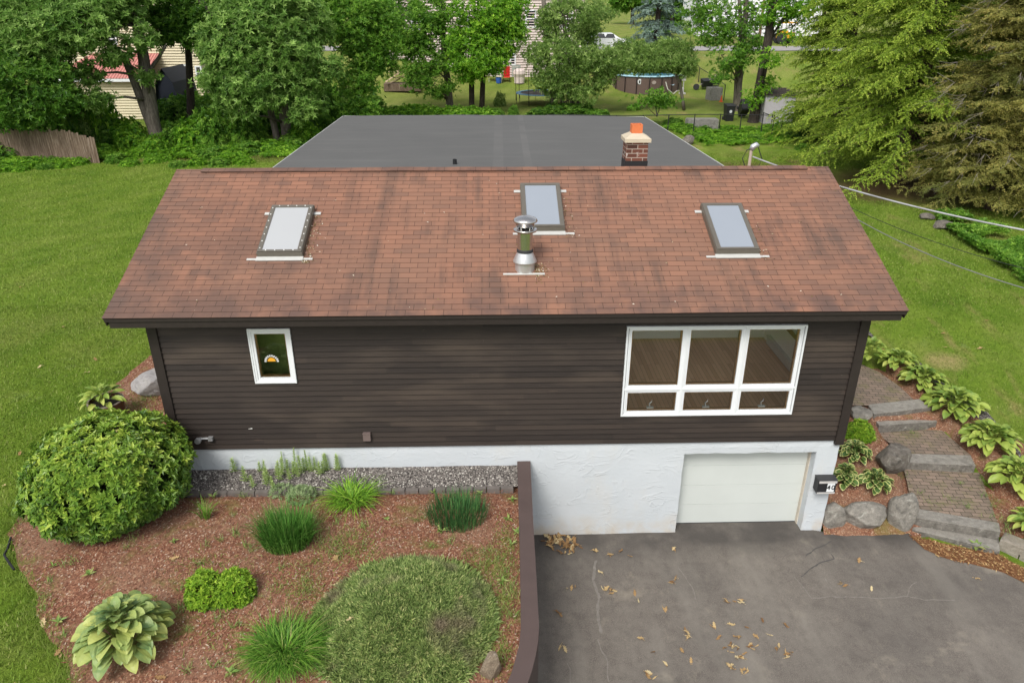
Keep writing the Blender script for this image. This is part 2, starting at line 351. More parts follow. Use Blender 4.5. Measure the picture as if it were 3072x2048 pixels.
def m_paver():
    k = Mat('brick_paver'); b = k.n('TexBrick'); nz = k.n('TexNoise'); nz.inputs['Scale'].default_value = 3.0; k.put(nz.inputs['Vector'], k.pos())
    ad = k.n('VectorMath', operation='MULTIPLY_ADD'); k.put(ad.inputs[0], nz.outputs['Color']); ad.inputs[1].default_value = (0.05, 0.05, 0); k.put(ad.inputs[2], k.pos(rot=(0, 0, 0.12)))
    k.put(b.inputs['Vector'], ad.outputs[0])
    for nme, v in (('Scale', 1.0), ('Mortar Size', 0.007), ('Mortar Smooth', 0.3), ('Bias', 0.0), ('Brick Width', 0.205), ('Row Height', 0.115)): b.inputs[nme].default_value = v
    b.inputs['Color1'].default_value = (0.19, 0.15, 0.115, 1); b.inputs['Color2'].default_value = (0.29, 0.215, 0.165, 1); b.inputs['Mortar'].default_value = (0.045, 0.04, 0.028, 1)
    f = k.noise(60, 4, 0.7); c = k.mix(k.ramp(f, [(0.3, 0.5), (0.6, 0.0)]), b.outputs['Color'], (0.12, 0.10, 0.08))
    ms = k.math('MULTIPLY', k.ramp(k.noise(3.0, 4, 0.6), [(0.5, 0.0), (0.66, 1.0)]), k.ramp(k.noise(14, 3), [(0.4, 0.2), (0.6, 1.0)]))
    c = k.mix(k.math('MULTIPLY', ms, 0.55), c, (0.15, 0.155, 0.045))
    return k.pbr(c, 0.85, k.bump(k.math('ADD', k.math('MULTIPLY', b.outputs['Fac'], -1.5), f), 0.7, 0.01), 0.2)
def m_stone(name, a, b, lich=0.5):
    k = Mat(name); f = k.noise(9, 6, 0.7); c = k.mix(k.ramp(f, [(0.32, 0.0), (0.68, 1.0)]), a, b)
    c = k.mix(k.math('MULTIPLY', k.ramp(k.noise(6, 5, 0.7, dist=0.8), [(0.56, 0.0), (0.66, 1.0)]), lich), c, (0.52, 0.50, 0.44))
    c = k.mix(k.ramp(k.noise(3, 5, 0.6), [(0.55, 0.0), (0.75, 0.75)]), c, tuple(x * 0.35 for x in a))
    sp = k.noise(90, 2, 0.7); c = k.mix(k.ramp(sp, [(0.35, 0.45), (0.55, 0.0)]), c, tuple(x * 0.5 for x in a))
    return k.pbr(c, 0.85, k.bump(k.math('ADD', f, k.math('MULTIPLY', sp, 0.35)), 1.0, 0.07), 0.25)
def m_bark(name, a, b):
    k = Mat(name); f = k.noise(5, 5, 0.65, vec=k.pos((2.4, 2.4, 0.5))); c = k.ramp(f, [(0.3, a), (0.7, b)])
    return k.pbr(c, 0.9, k.bump(f, 0.9, 0.04), 0.15)
def m_glass(name, tint=(0.97, 0.985, 0.975)):
    k = Mat(name); t = k.n('BsdfTransparent'); k.put(t.inputs[0], tint); g = k.n('BsdfGlossy'); g.inputs['Roughness'].default_value = 0.02; k.put(g.inputs['Color'], (1.0, 1.0, 1.0))
    fr = k.n('Fresnel'); fr.inputs['IOR'].default_value = 1.42; mx = k.n('MixShader'); k.put(mx.inputs[0], fr.outputs[0])
    k.t.links.new(t.outputs[0], mx.inputs[1]); k.t.links.new(g.outputs[0], mx.inputs[2]); k.t.links.new(mx.outputs[0], k.out.inputs[0]); return k.m
def m_brick():
    k = Mat('chimney_brick'); b = k.n('TexBrick'); k.put(b.inputs['Vector'], k.pos(src='uv'))
    for nme, v in (('Scale', 1.0), ('Mortar Size', 0.008), ('Mortar Smooth', 0.2), ('Bias', 0.0), ('Brick Width', 0.22), ('Row Height', 0.085)): b.inputs[nme].default_value = v
    b.inputs['Color1'].default_value = (0.055, 0.028, 0.022, 1); b.inputs['Color2'].default_value = (0.20, 0.075, 0.05, 1); b.inputs['Mortar'].default_value = (0.36, 0.30, 0.25, 1)
    c = k.mix(k.ramp(k.noise(6, 5, 0.6), [(0.6, 0.0), (0.66, 0.85)]), b.outputs['Color'], (0.62, 0.58, 0.54))
    return k.pbr(c, 0.85, k.bump(b.outputs['Fac'], -0.6, 0.01), 0.2)
def m_lap(name, a, b, pitch):
    """vinyl siding of a far house: courses as bands of true colour with a drip edge in relief"""
    k = Mat(name); z = k.sep(k.pos())[2]; f = k.math('FRACT', k.math('DIVIDE', z, pitch))
    c = k.mix(k.ramp(f, [(0.0, 1.0), (0.22, 0.0)]), a, b)  # lap shade painted as a second colour at each course edge
    return k.pbr(c, 0.6, k.bump(k.math('SUBTRACT', 1.0, f), 1.0, 0.03), 0.3)

SHINGLE, SIDING, STUCCO, ASPHALT, MULCH, GROUND, BLADE = m_shingle(), m_siding(), m_stucco(), m_asphalt(), m_mulch(), m_ground(), m_grass()
GRAVEL, PAVER, BRICK, GLASS = m_gravel(), m_paver(), m_brick(), m_glass('window_glass')
WOOD_TRIM = plain('dark_trim', (0.026, 0.0195, 0.0165), 0.6, var=0.3)
WHITE = plain('white_vinyl', (0.72, 0.74, 0.75), 0.45, var=0.04)
BROWN_COAT = plain('brown_coating', (0.088, 0.062, 0.056), 0.8, var=0.18, sc=3)
BLACK = plain('black_paint', (0.018, 0.018, 0.02), 0.5)
BLACK_PL = plain('black_plastic', (0.015, 0.016, 0.017), 0.55)
STEEL = plain('stainless_steel', (0.58, 0.56, 0.54), 0.27, metal=1.0, var=0.08)
GALV = plain('galvanised_metal', (0.62, 0.63, 0.64), 0.42, metal=0.75, var=0.1)
ALU = plain('pale_aluminium', (0.55, 0.55, 0.52), 0.5, metal=0.2, var=0.12)
BRONZE = plain('bronze_cladding', (0.155, 0.14, 0.115), 0.42, metal=0.3, var=0.12)
RUBBER = plain('dark_rubber', (0.03, 0.03, 0.032), 0.7)
GRANITE = m_stone('granite', (0.29, 0.27, 0.235), (0.46, 0.43, 0.375), 0.25)
BOULDER = m_stone('boulder', (0.21, 0.197, 0.172), (0.47, 0.435, 0.375), 0.95)
BOULDER_D = m_stone('dark_boulder', (0.13, 0.115, 0.10), (0.27, 0.24, 0.20), 0.45)
PALE_ROCK = m_stone('pale_rock', (0.36, 0.34, 0.33), (0.56, 0.54, 0.53), 0.4)
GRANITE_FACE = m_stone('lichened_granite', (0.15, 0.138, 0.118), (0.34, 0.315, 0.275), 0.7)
CUT_STONE = m_stone('cut_stone', (0.34, 0.30, 0.24), (0.47, 0.42, 0.35), 0.3)
CONCRETE = m_stone('concrete', (0.27, 0.26, 0.235), (0.36, 0.345, 0.315), 0.1)
BARK = m_bark('grey_bark', (0.06, 0.05, 0.04), (0.20, 0.175, 0.145))
BARK_D = m_bark('dark_bark', (0.022, 0.018, 0.015), (0.075, 0.06, 0.048))
BARK_R = m_bark('brown_bark', (0.05, 0.036, 0.028), (0.155, 0.115, 0.085))

# ================================================================== the ground
def P2(z, *pts): return [tuple(atz(px, py, z)[:2]) for px, py in pts]
BED0 = P2(1.3, (450, 1070), (405, 1108), (350, 1150), (300, 1195), (262, 1240), (215, 1310), (140, 1400), (62, 1540), (20, 1600)) + P2(1.24, (66, 1714), (112, 1772), (118, 1838), (138, 1887), (174, 1937), (204, 1995), (213, 2060)) + [(-.8, -5.4), (5.5, -6.2)]
SIDE = [(12.02, -.3), (12.9, -.4), (13.74, -.4), (14.0, .1), (15.3, -.4), (15.6, -.6), (17.4, -1.0), (17.3, 1.2), (16.9, 3.0), (16.35, 4.6), (15.6, 6.0), (14.6, 7.2), (12.1, 7.2)]
def inside(poly, x, y):
    c = False; n = len(poly)
    for i in range(n):
        (x0, y0), (x1, y1) = poly[i], poly[i - 1]
        if (y0 > y) != (y1 > y) and x < (x1 - x0) * (y - y0) / (y1 - y0) + x0: c = not c
    return c
def axis_lines(a, b, dense, step, far):
    L = list(np.arange(dense[0], dense[1] + 1e-6, step)); x, s = dense[0], step
    while x > a: s = min(s * 1.25, far); x -= s; L.append(x)
    x, s = dense[1], step
    while x < b: s = min(s * 1.25, far); x += s; L.append(x)
    return sorted(L)
GX = axis_lines(-260, 280, (-26, 34), 0.5, 25); GX = sorted(set([g for g in GX if not 5.7 < g < 6.5] + [5.8, 6.05, 6.2, 6.45]))
GY = axis_lines(-40, 420, (-10, 70), 0.6, 30)
BEDG = BED0 + [(6.1, -5), (6.1, 0.02), (0.02, 0.02), (0.02, 3.6)]
def ground_z(x, y):
    z = H(x, y)
    if y < 0.6 and 6.1 < x < 13.9: z = h_drive(y) - 0.25
    if 12.2 < x < 13.9 and 0.6 <= y < 6: z -= 0.3
    if 13.9 <= x < 15.9 and y < 6.5: z -= 0.35
    if 15.9 <= x and inside(SIDE, x, y): z -= 0.2
    if inside(BEDG, x, y): z -= 0.07
    return z
g = MB(); nx, ny = len(GX), len(GY)
gv = [(x, y, ground_z(x, y)) for y in GY for x in GX]
jj, ii = np.meshgrid(np.arange(ny - 1), np.arange(nx - 1), indexing='ij'); q = (jj * nx + ii).ravel()
g.indexed(gv, np.stack([q, q + 1, q + nx + 1, q + nx], 1))
tag(g.build('lawn_ground', GROUND, smooth=True), kind='structure')

def sheet(poly, zf, step=0.25, ruff=0.0):
    """a filled outline that follows the height function zf"""
    B = []
    for i, p in enumerate(poly):
        q2 = poly[(i + 1) % len(poly)]; n = max(1, int(math.dist(p, q2) / step))
        for k in range(n): B.append((lerp(p[0], q2[0], k / n), lerp(p[1], q2[1], k / n)))
    nb = len(B)
    if ruff: B = [(x + ruff * noise.noise(Vector((x * 2.3, y * 2.3, 5))), y + ruff * noise.noise(Vector((x * 2.3, y * 2.3, 9)))) for x, y in B]
    xs = [p[0] for p in B]; ys = [p[1] for p in B]; P = list(B)
    for y in np.arange(min(ys), max(ys), step):
        for x in np.arange(min(xs), max(xs), step):
            if inside(B, x, y): P.append((x + 0.2 * step * random.uniform(-1, 1), y + 0.2 * step * random.uniform(-1, 1)))
    v, e, f, *_ = delaunay_2d_cdt([Vector(p) for p in P], [(i, (i + 1) % nb) for i in range(nb)], [], 1, 1e-4)
    m = MB(); F = []
    for t in f:
        cx = sum(v[i][0] for i in t) / len(t); cy = sum(v[i][1] for i in t) / len(t)
        if inside(B, cx, cy):
            a, b, c = [v[i] for i in t[:3]]
            F.append(t if (b - a).cross(c - a) > 0 else t[::-1])
    m.raw([(p[0], p[1], zf(p[0], p[1])) for p in v], F)
    return m

# driveway
DRIVE = [(6.3, 0.06), (9.05, 0.06), (9.05, 0.40), (11.7, 0.40), (11.7, 0.06), (12.0, -0.06), (12.9, -0.16)] + P2(-0.34, (2727, 1607), (2772, 1650), (2842, 1678), (2913, 1692), (3008, 1716), (3072, 1745)) + [(17.5, -3.4), (17.5, -9.5), (6.3, -9.5)]
tag(sheet(DRIVE, lambda x, y: h_drive(y) + 0.012 * noise.noise(Vector((x * .6, y * .6, 0))), 0.4, 0.05).build('driveway', ASPHALT, smooth=True), kind='structure')

def strip(name, pts, wd, mat, dz=.006):
    m = MB(); P = [np.array([*P2(-.4, p)[0], 0]) for p in pts]; V = []
    Q = [P[i] + (P[i + 1] - P[i]) * t / 12 for i in range(len(P) - 1) for t in range(12)] + [P[-1]]
    for i, p in enumerate(Q):
        d = Q[min(i + 1, len(Q) - 1)] - Q[max(i - 1, 0)]; d /= np.linalg.norm(d); s = np.array([-d[1], d[0], 0]); ww = wd * (.6 + .8 * random.random()) * .5; j = s * .05 * fbm((p[0] * 2.2, p[1] * 2.2, 1), 1, 3)
        for e in (-1, 1): v = p + j + s * e * ww; V.append((v[0], v[1], h_drive(v[1]) + 0.012 * noise.noise(Vector((v[0] * .6, v[1] * .6, 0))) + dz))
    m.raw(V, [(2 * i, 2 * i + 1, 2 * i + 3, 2 * i + 2) for i in range(len(Q) - 1)]); return tag(m.build(name, mat), kind='structure')
z7_ = lambda *p: [(1500 + x / 1.496, 1548 + y / 1.496) for x, y in p]
CRACK = plain('crack_sediment', (.185, .168, .147), .9, var=.5, sc=14); SKID = plain('tyre_mark', (.075, .07, .065), .85, var=.4, sc=9)
for pts, wd in ((z7_((425, 215), (415, 300), (440, 390), (460, 530)), .05), (z7_((440, 555), (470, 640), (490, 740)), .022), (z7_((800, 240), (860, 330), (875, 385)), .014), (z7_((1325, 285), (1370, 340), (1400, 380)), .018), (z7_((1400, 375), (1560, 372), (1700, 378), (1830, 365), (1900, 385), (2040, 388)), .018), (z7_((1450, 290), (1490, 345), (1520, 370)), .012), (z7_((300, 660), (322, 745)), .014), (z7_((1820, 370), (1830, 335), (1870, 310)), .012)): strip('driveway_crack', pts, wd, CRACK)
for pts in (z7_((1340, 278), (1420, 240), (1490, 205), (1480, 188)), z7_((1370, 195), (1480, 130))): strip('tyre_mark', pts, .022, SKID, .006)

# ================================================================== the house
house = thing('house', (6.0, 3.4, -0.28), 'dark brown clapboard house with red shingle roof and flat rear extension', 'house')
EY, EZ, RY, RZ = -0.43, 4.4945, 3.385, 6.035
XL, XR = -0.477, 12.393
SL = math.hypot(RY - EY, RZ - EZ); SC, SS = (RY - EY) / SL, (RZ - EZ) / SL
SX, SV, SN = np.array([1.0, 0, 0]), np.array([0, SC, SS]), np.array([0, -SS, SC])
def roof_at(x, s, h=0.0): return np.array([x, EY, EZ]) + SV * s + SN * h + np.array([x - x, 0, 0])
def roof_px(px, py, h=0.0):
    o = np.array([0, EY, EZ]) + SN * h; d = ray(px, py); t = ((o - CAM) @ SN) / (d @ SN); p = CAM + d * t
    return p[0], (p - o) @ SV
# --- lapped boards on a vertical plane; holes = [(u0,u1,z0,z1)]
def laps(m, org, du, nrm, U, z0, z1, pitch, holes=(), lip=0.022, board=3.0, gable=None, groove=0.011):
    org, du, nrm = np.array(org, float), np.array(du, float), np.array(nrm, float); k = 0; z = z0
    while z < z1 - 1e-6:
        zt = min(z + pitch, z1); cuts = sorted({z, zt} | {c for h in holes for c in h[2:] if z < c < zt})
        seams = [0.0]; 
        while seams[-1] < U: seams.append(seams[-1] + random.uniform(0.5, 1.3) * board)
        tint = [min(1, max(0, random.gauss(0.5, 0.28))) for _ in seams]
        for a, b in zip(cuts[:-1], cuts[1:]):
            hs_ = sorted((h[0], h[1]) for h in holes if h[2] < (a + b) / 2 < h[3]); spans = []; u = 0.0; U1 = U
            if gable: u, U1 = gable((a + b) / 2)
            for h0, h1 in hs_:
                if h0 > u: spans.append((u, h0))
                u = max(u, h1)
            if u < U1: spans.append((u, U1))
            for s0, s1 in spans:
                for i, sx in enumerate(seams[:-1]):
                    u0, u1 = max(s0, sx), min(s1, seams[i + 1])
                    if u1 - u0 < 1e-4: continue
                    ya, yb = lip * (zt - a) / pitch, lip * (zt - b) / pitch
                    pt = lambda uu, zz, yy: org + du * uu + nrm * yy + np.array([0, 0, zz])
                    a1 = a + groove if a == z else a               # a shadow gap under each board's butt edge
                    if b - a1 < 1e-4: continue
                    m.raw([pt(u0, a1, ya), pt(u1, a1, ya), pt(u1, b, yb), pt(u0, b, yb)], [(0, 1, 2, 3)], 0, tint[i])
                    if a == z: m.raw([pt(u0, a1, 0), pt(u1, a1, 0), pt(u1, a1, ya), pt(u0, a1, ya)], [(0, 1, 2, 3)], 0, tint[i]); m.raw([pt(u0, a, 0), pt(u1, a, 0), pt(u1, a1, 0), pt(u0, a1, 0)], [(0, 1, 2, 3)], 0, tint[i])
        z = zt
WS, WL = (1.6025, 2.3089, 3.1071, 4.1218), (7.91, 10.9662, 2.3627, 4.0974)
m = MB()
laps(m, (0, 0, 0), (1, 0, 0), (0, -1, 0), 12, 1.77, 4.42, 0.106, [WS, WL])
laps(m, (0, 6.8, 0), (0, -1, 0), (-1, 0, 0), 6.8, 1.77, 5.9, 0.1165, gable=lambda z: (0, 6.8) if z < 4.6 else (3.4 - (5.98 - z) / .404, 3.4 + (5.98 - z) / .404))
laps(m, (12, 0, 0), (0, 1, 0), (1, 0, 0), 6.8, 1.77, 5.9, 0.1165, [(0.5, 3.5, 2.85, 4.3)], gable=lambda z: (0, 6.8) if z < 4.6 else (3.4 - (5.98 - z) / .404, 3.4 + (5.98 - z) / .404))
m.box((0.01, 6.75, 1.2), (11.99, 6.8, 4.6), 0, 0.4)
m.build('wall', SIDING, house)
m = MB(); m.box((-0.03, -0.045, 1.70), (0.13, 0.12, 4.43)); m.build('corner_board', WOOD_TRIM, house)
m = MB(); m.box((11.87, -0.045, 1.70), (12.03, 0.12, 4.43)); m.build('corner_board', WOOD_TRIM, house)
# --- stuccoed foundation with the garage opening
GL, GR, GT = 9.1458, 11.5976, 1.517
def stucco_box(m, a, b, step=0.14):
    x0, y0, z0 = a; x1, y1, z1 = b
    m.box((x0, y0 + 0.02, z0), b)
    nxx, nz = max(2, int((x1 - x0) / step)), max(2, int((z1 - z0) / step)); V = []
    for j in range(nz + 1):
        for i in range(nxx + 1):
            x, z = lerp(x0, x1, i / nxx), lerp(z0, z1, j / nz)
            e = 0 if 0 < i < nxx and 0 < j < nz else 0.006
            V.append((x + (e * 2 * noise.noise(Vector((z * 7, x, 3))) if i in (0, nxx) else 0), y0 + 0.012 * noise.noise(Vector((x * 1.7, 0, z * 1.7))) + e, z + (0.018 * noise.noise(Vector((x * 5, 4, z))) if j in (0, nz) and z0 > 1 else 0)))
    m.raw(V, [(j * (nxx + 1) + i, j * (nxx + 1) + i + 1, (j + 1) * (nxx + 1) + i + 1, (j + 1) * (nxx + 1) + i) for j in range(nz) for i in range(nxx)])
m = MB()
stucco_box(m, (0.03, 0.012, -0.8), (GL, 0.30, 1.77)); stucco_box(m, (GL, 0.012, GT), (GR, 0.30, 1.77)); stucco_box(m, (GR, 0.012, -0.8), (12.0, 0.30, 1.77))
m.box((11.72, 0.30, -0.8), (11.995, 6.7, 1.77)); m.box((0.035, 0.30, -0.8), (0.3, 6.7, 1.77))
m.build('foundation', STUCCO, house, smooth=False)
gd = MB(); zz = [-0.27, 0.17, 0.62, 1.07, 1.53]                  # sectional door: four flat panels with a groove between
for a, b in zip(zz[:-1], zz[1:]): gd.box((GL - 0.1, 0.285, a), (GR - 0.015, 0.325, b - 0.004))
gd.box((GL - 0.1, 0.296, -0.27), (GR - 0.015, 0.33, 1.53))
gdo = gd.build('garage_door', plain('door_paint', (0.56, 0.59, 0.56), 0.5, var=0.05, sc=2), house)
m = MB(); m.box((GR - 0.014, 0.20, -0.28), (GR + 0.004, 0.285, 1.515)); m.build('jamb', plain('weathered_jamb', (0.56, 0.50, 0.41), 0.7, var=0.25, sc=6), gdo)
m = MB(); m.box((GL - 0.1, 0.27, -0.30), (GR - 0.015, 0.335, -0.272)); m.build('threshold_seal', RUBBER, gdo)
# --- windows
def frame_bars(m, x0, x1, z0, z1, w_, y0, y1):
    m.box((x0, y0, z0), (x1, y1, z0 + w_)); m.box((x0, y0, z1 - w_), (x1, y1, z1))
    m.box((x0, y0, z0 + w_), (x0 + w_, y1, z1 - w_)); m.box((x1 - w_, y0, z0 + w_), (x1, y1, z1 - w_))
OAK = plain('oak_stop', (0.30, 0.165, 0.065), 0.5, var=0.2, sc=20)
def sash(win, x0, x1, z0, z1, border, kind='sash'):
    m = MB(); frame_bars(m, x0, x1, z0, z1, border * 0.45, -0.034, 0.03); frame_bars(m, x0 + border * 0.45, x1 - border * 0.45, z0 + border * 0.45, z1 - border * 0.45, border * 0.55, -0.022, 0.03)
    fr = m.build(kind, WHITE, win)
    b = border; i = MB(); frame_bars(i, x0 + b, x1 - b, z0 + b, z1 - b, 0.022, 0.012, 0.07); i.build('wood_stop', OAK, fr)
    p = MB(); p.box((x0 + b, 0.0, z0 + b), (x1 - b, 0.006, z1 - b)); p.build('pane', GLASS, fr)
    return fr
win = MB(); frame_bars(win, *WS, 0.022, -0.045, 0.04); win = win.build('window', WHITE, house); tag(win, 'small white framed casement window with half sun ornament')
sash(win, WS[0] + 0.022, WS[1] - 0.022, WS[2] + 0.022, WS[3] - 0.022, 0.075)
big = MB(); frame_bars(big, *WL, 0.03, -0.05, 0.04)
zm = aty(1868, 1166, 0)[2]; cx = [WL[0] + 0.03 + (WL[1] - WL[0] - 0.06) * t / 3 for t in range(4)]
for c in cx[1:3]: big.box((c - 0.013, -0.046, WL[2] + 0.03), (c + 0.013, 0.04, WL[3] - 0.03))
big.box((WL[0] + 0.03, -0.043, zm - 0.013), (WL[1] - 0.03, 0.038, zm + 0.013))
big = big.build('window', WHITE, house); tag(big, 'wide white picture window of three tall panes over three awning sashes')
for a, b in zip(cx[:-1], cx[1:]):
    a2, b2 = a + 0.013, b - 0.013
    sash(big, a2, b2, zm + 0.013, WL[3] - 0.03, 0.055)
    sash(big, a2, b2, WL[2] + 0.03, zm - 0.013, 0.055, 'awning_sash')
    c = MB(); mx = (a + b) / 2; zc = WL[2] + 0.11
    c.box((mx - 0.06, 0.03, zc), (mx + 0.06, 0.075, zc + 0.03)); c.tube([(mx, 0.06, zc + 0.03), (mx - 0.015, 0.07, zc + 0.08), (mx + 0.03, 0.075, zc + 0.115), (mx + 0.03, 0.075, zc + 0.15)], 0.009, 6)
    c.build('crank', GALV, big)
# guessed gable window, added and sized to brighten the front room
gw = MB(); 
for a_, b_ in (((11.86, .5, 2.85), (12.05, .56, 4.3)), ((11.86, 3.44, 2.85), (12.05, 3.5, 4.3)), ((11.86, .56, 2.85), (12.05, 3.44, 2.91)), ((11.86, .56, 4.24), (12.05, 3.44, 4.3)), ((11.9, 1.97, 2.91), (12.04, 2.03, 4.24))): gw.box(a_, b_)
gw = gw.build('window', WHITE, house); tag(gw, 'added window in the gable wall to brighten the front room'); m = MB(); m.box((11.97, .56, 2.91), (11.976, 1.97, 4.24)); m.build('pane', GLASS, gw); m = MB(); m.box((11.97, 2.03, 2.91), (11.976, 3.44, 4.24)); m.build('pane', GLASS, gw)
m = MB(); m.box((11.835, .4, 2.76), (11.859, 3.60, 2.85)); m.box((11.835, .4, 2.851), (11.859, .5, 4.35)); m.box((11.835, 3.5, 2.851), (11.859, 3.60, 4.35)); m.build('casing', OAK, gw)
# --- what shows through the glass
def m_boards():
    k = Mat('oak_floor'); b = k.n('TexBrick'); k.put(b.inputs['Vector'], k.pos(rot=(0, 0, math.pi / 2)))
    for nme, v in (('Scale', 1.0), ('Mortar Size', 0.002), ('Mortar Smooth', 0.1), ('Bias', 0.0), ('Brick Width', 1.3), ('Row Height', 0.085)): b.inputs[nme].default_value = v
    b.inputs['Color1'].default_value = (0.68, 0.41, 0.23, 1); b.inputs['Color2'].default_value = (0.82, 0.54, 0.33, 1); b.inputs['Mortar'].default_value = (0.14, 0.07, 0.035, 1)
    return k.pbr(b.outputs['Color'], 0.35, None, 0.4)
PLASTER = plain('room_plaster', (0.86, 0.84, 0.80), 0.8, var=0.03)
FZ = 2.05
m = MB(); m.box((6.9, 0.10, FZ - 0.1), (11.86, 3.9, FZ)); m.build('room_floor', m_boards(), house)
m = MB(); m.box((6.9, 3.9, FZ), (11.86, 3.97, 4.6)); m.box((11.86, 0.31, FZ), (11.95, 0.5, 4.6)); m.box((11.86, 3.5, FZ), (11.95, 3.9, 4.6)); m.box((11.86, 0.5, FZ), (11.95, 3.5, 2.85)); m.box((11.86, 0.5, 4.3), (11.95, 3.5, 4.6)); m.box((6.83, 0.10, FZ), (6.9, 3.9, 4.6)); m.box((6.83, 0.05, 4.45), (11.9, 3.97, 4.5))
m.box((6.9, 0.075, FZ), (7.89, 0.10, 4.45)); m.box((10.99, 0.075, FZ), (11.86, 0.10, 4.45)); m.box((7.89, 0.075, FZ), (10.99, 0.10, 2.355))
m.build('room_wall', PLASTER, house)
m = MB(); m.box((11.79, 1.2, FZ + 0.03), (11.86, 3.55, FZ + 0.20)); m.box((11.77, 1.2, FZ + 0.20), (11.86, 3.55, FZ + 0.225)); m.build('baseboard_heater', plain('heater_enamel', (0.66, 0.64, 0.60), 0.5), house)
m = MB(); m.box((1.2, 0.5, 2.6), (2.9, 0.52, 4.3)); m.build('curtain', plain('green_curtain', (0.10, 0.14, 0.03), 0.8, var=0.4, sc=5), house)
# --- roof: real overlapping courses
m = MB(); NR = 33; xs = np.linspace(XL, XR, 46)
def sag(x, s): return 0.012 * noise.noise(Vector((x * 0.35, s * 0.6, 2.0)))
for k in range(NR):
    s0, s1 = k * 0.127, min((k + 1) * 0.127 + 0.02, SL)
    if s0 > SL: break
    V = []; UV = []
    for x in xs:
        wob = 0.004 * noise.noise(Vector((x * 1.1, k * 3.7, 0)))
        for s, h in ((s0 + wob, 0.002), (s0 + wob, 0.0105), (s1, 0.0015)):
            V.append(roof_at(x, s, h + sag(x, s))); UV.append((x - XL, min(max(s, k * 0.127 + 0.004), (k + 1) * 0.127 - 0.003)))
    n = len(xs); F = []
    for i in range(n - 1):
        a, b = 3 * i, 3 * i + 3
        F += [(a, b, b + 1, a + 1), (a + 1, b + 1, b + 2, a + 2)]
    m.raw(V, F, 0, 0, UV)
RB = (6.9, RZ - (6.9 - RY) * 0.404)                              # rear eave
V = [roof_at(XL, SL), roof_at(XR, SL), (XR, *RB), (XL, *RB)]; m.raw(V, [(0, 1, 2, 3)], 0, 0, [(0, 0), (12.9, 0), (12.9, 3.8), (0, 3.8)])
roof = m.build('roof', SHINGLE, house)
m = MB()                                                        # deck, soffit, fascia and rakes
def slab(m, x0, x1, t0, t1):
    a0, a1 = roof_at(x0, 0.012, -t0), roof_at(x0, 0.012, -t1); r0, r1 = np.array([x0, RY, RZ - t0 * 1.08]), np.array([x0, RY, RZ - t1 * 1.08]); b0, b1 = np.array([x0, RB[0], RB[1] - t0]), np.array([x0, RB[0], RB[1] - t1])
    L = [a0, r0, b0, b1, r1, a1]; D = np.array([x1 - x0, 0, 0]); R_ = [p + D for p in L]
    m.raw(L + R_, [(0, 1, 4, 5), (1, 2, 3, 4), (6, 11, 10, 7), (7, 10, 9, 8), (0, 6, 7, 1), (1, 7, 8, 2), (2, 8, 9, 3), (3, 9, 10, 4), (4, 10, 11, 5), (5, 11, 6, 0)])
slab(m, XL + 0.03, XR - 0.03, 0.008, 0.10)
m.box((XL + 0.075, EY + 0.035, 4.315), (XR - 0.075, EY + 0.07, 4.445)); m.box((XL + 0.02, EY + 0.012, 4.43), (XR - 0.02, EY + 0.06, 4.478))
m.box((XL + 0.08, EY + 0.07, 4.325), (XR - 0.08, -0.016, 4.345))
slab(m, XL + 0.005, XL + 0.03, 0.012, 0.17); slab(m, XR - 0.03, XR - 0.005, 0.012, 0.17)
m.build('fascia', WOOD_TRIM, roof)
m = MB(); x0, x1 = aty(608, 503, RY)[0], aty(2415, 500, RY)[0]; nn = 44; V = []
for i in range(nn + 1):
    x = lerp(x0, x1, i / nn); wob = 0.012 * noise.noise(Vector((x * 0.9, 1, 1))) + 0.006 * noise.noise(Vector((x * 3, 1, 7)))
    V += [roof_at(x, SL - 0.145, 0.026 + wob * .6), roof_at(x, SL - 0.145, 0.047 + wob), np.array([x, RY, RZ + 0.022 + wob]), np.array([x, RY + 0.15, RZ - 0.04 + wob]), np.array([x, RY + 0.15, RZ - 0.05])]
F = [(5 * i + k, 5 * i + 5 + k, 5 * i + 6 + k, 5 * i + 1 + k) for i in range(nn) for k in range(4)] + [(0, 1, 2, 3, 4), tuple(nn * 5 + k for k in (4, 3, 2, 1, 0))]
m.raw(V, F, 0, 0, [(p[0], 0.06 + 0.02 * (i % 5)) for i, p in enumerate(V)])
m.build('ridge_cap', SHINGLE, roof)
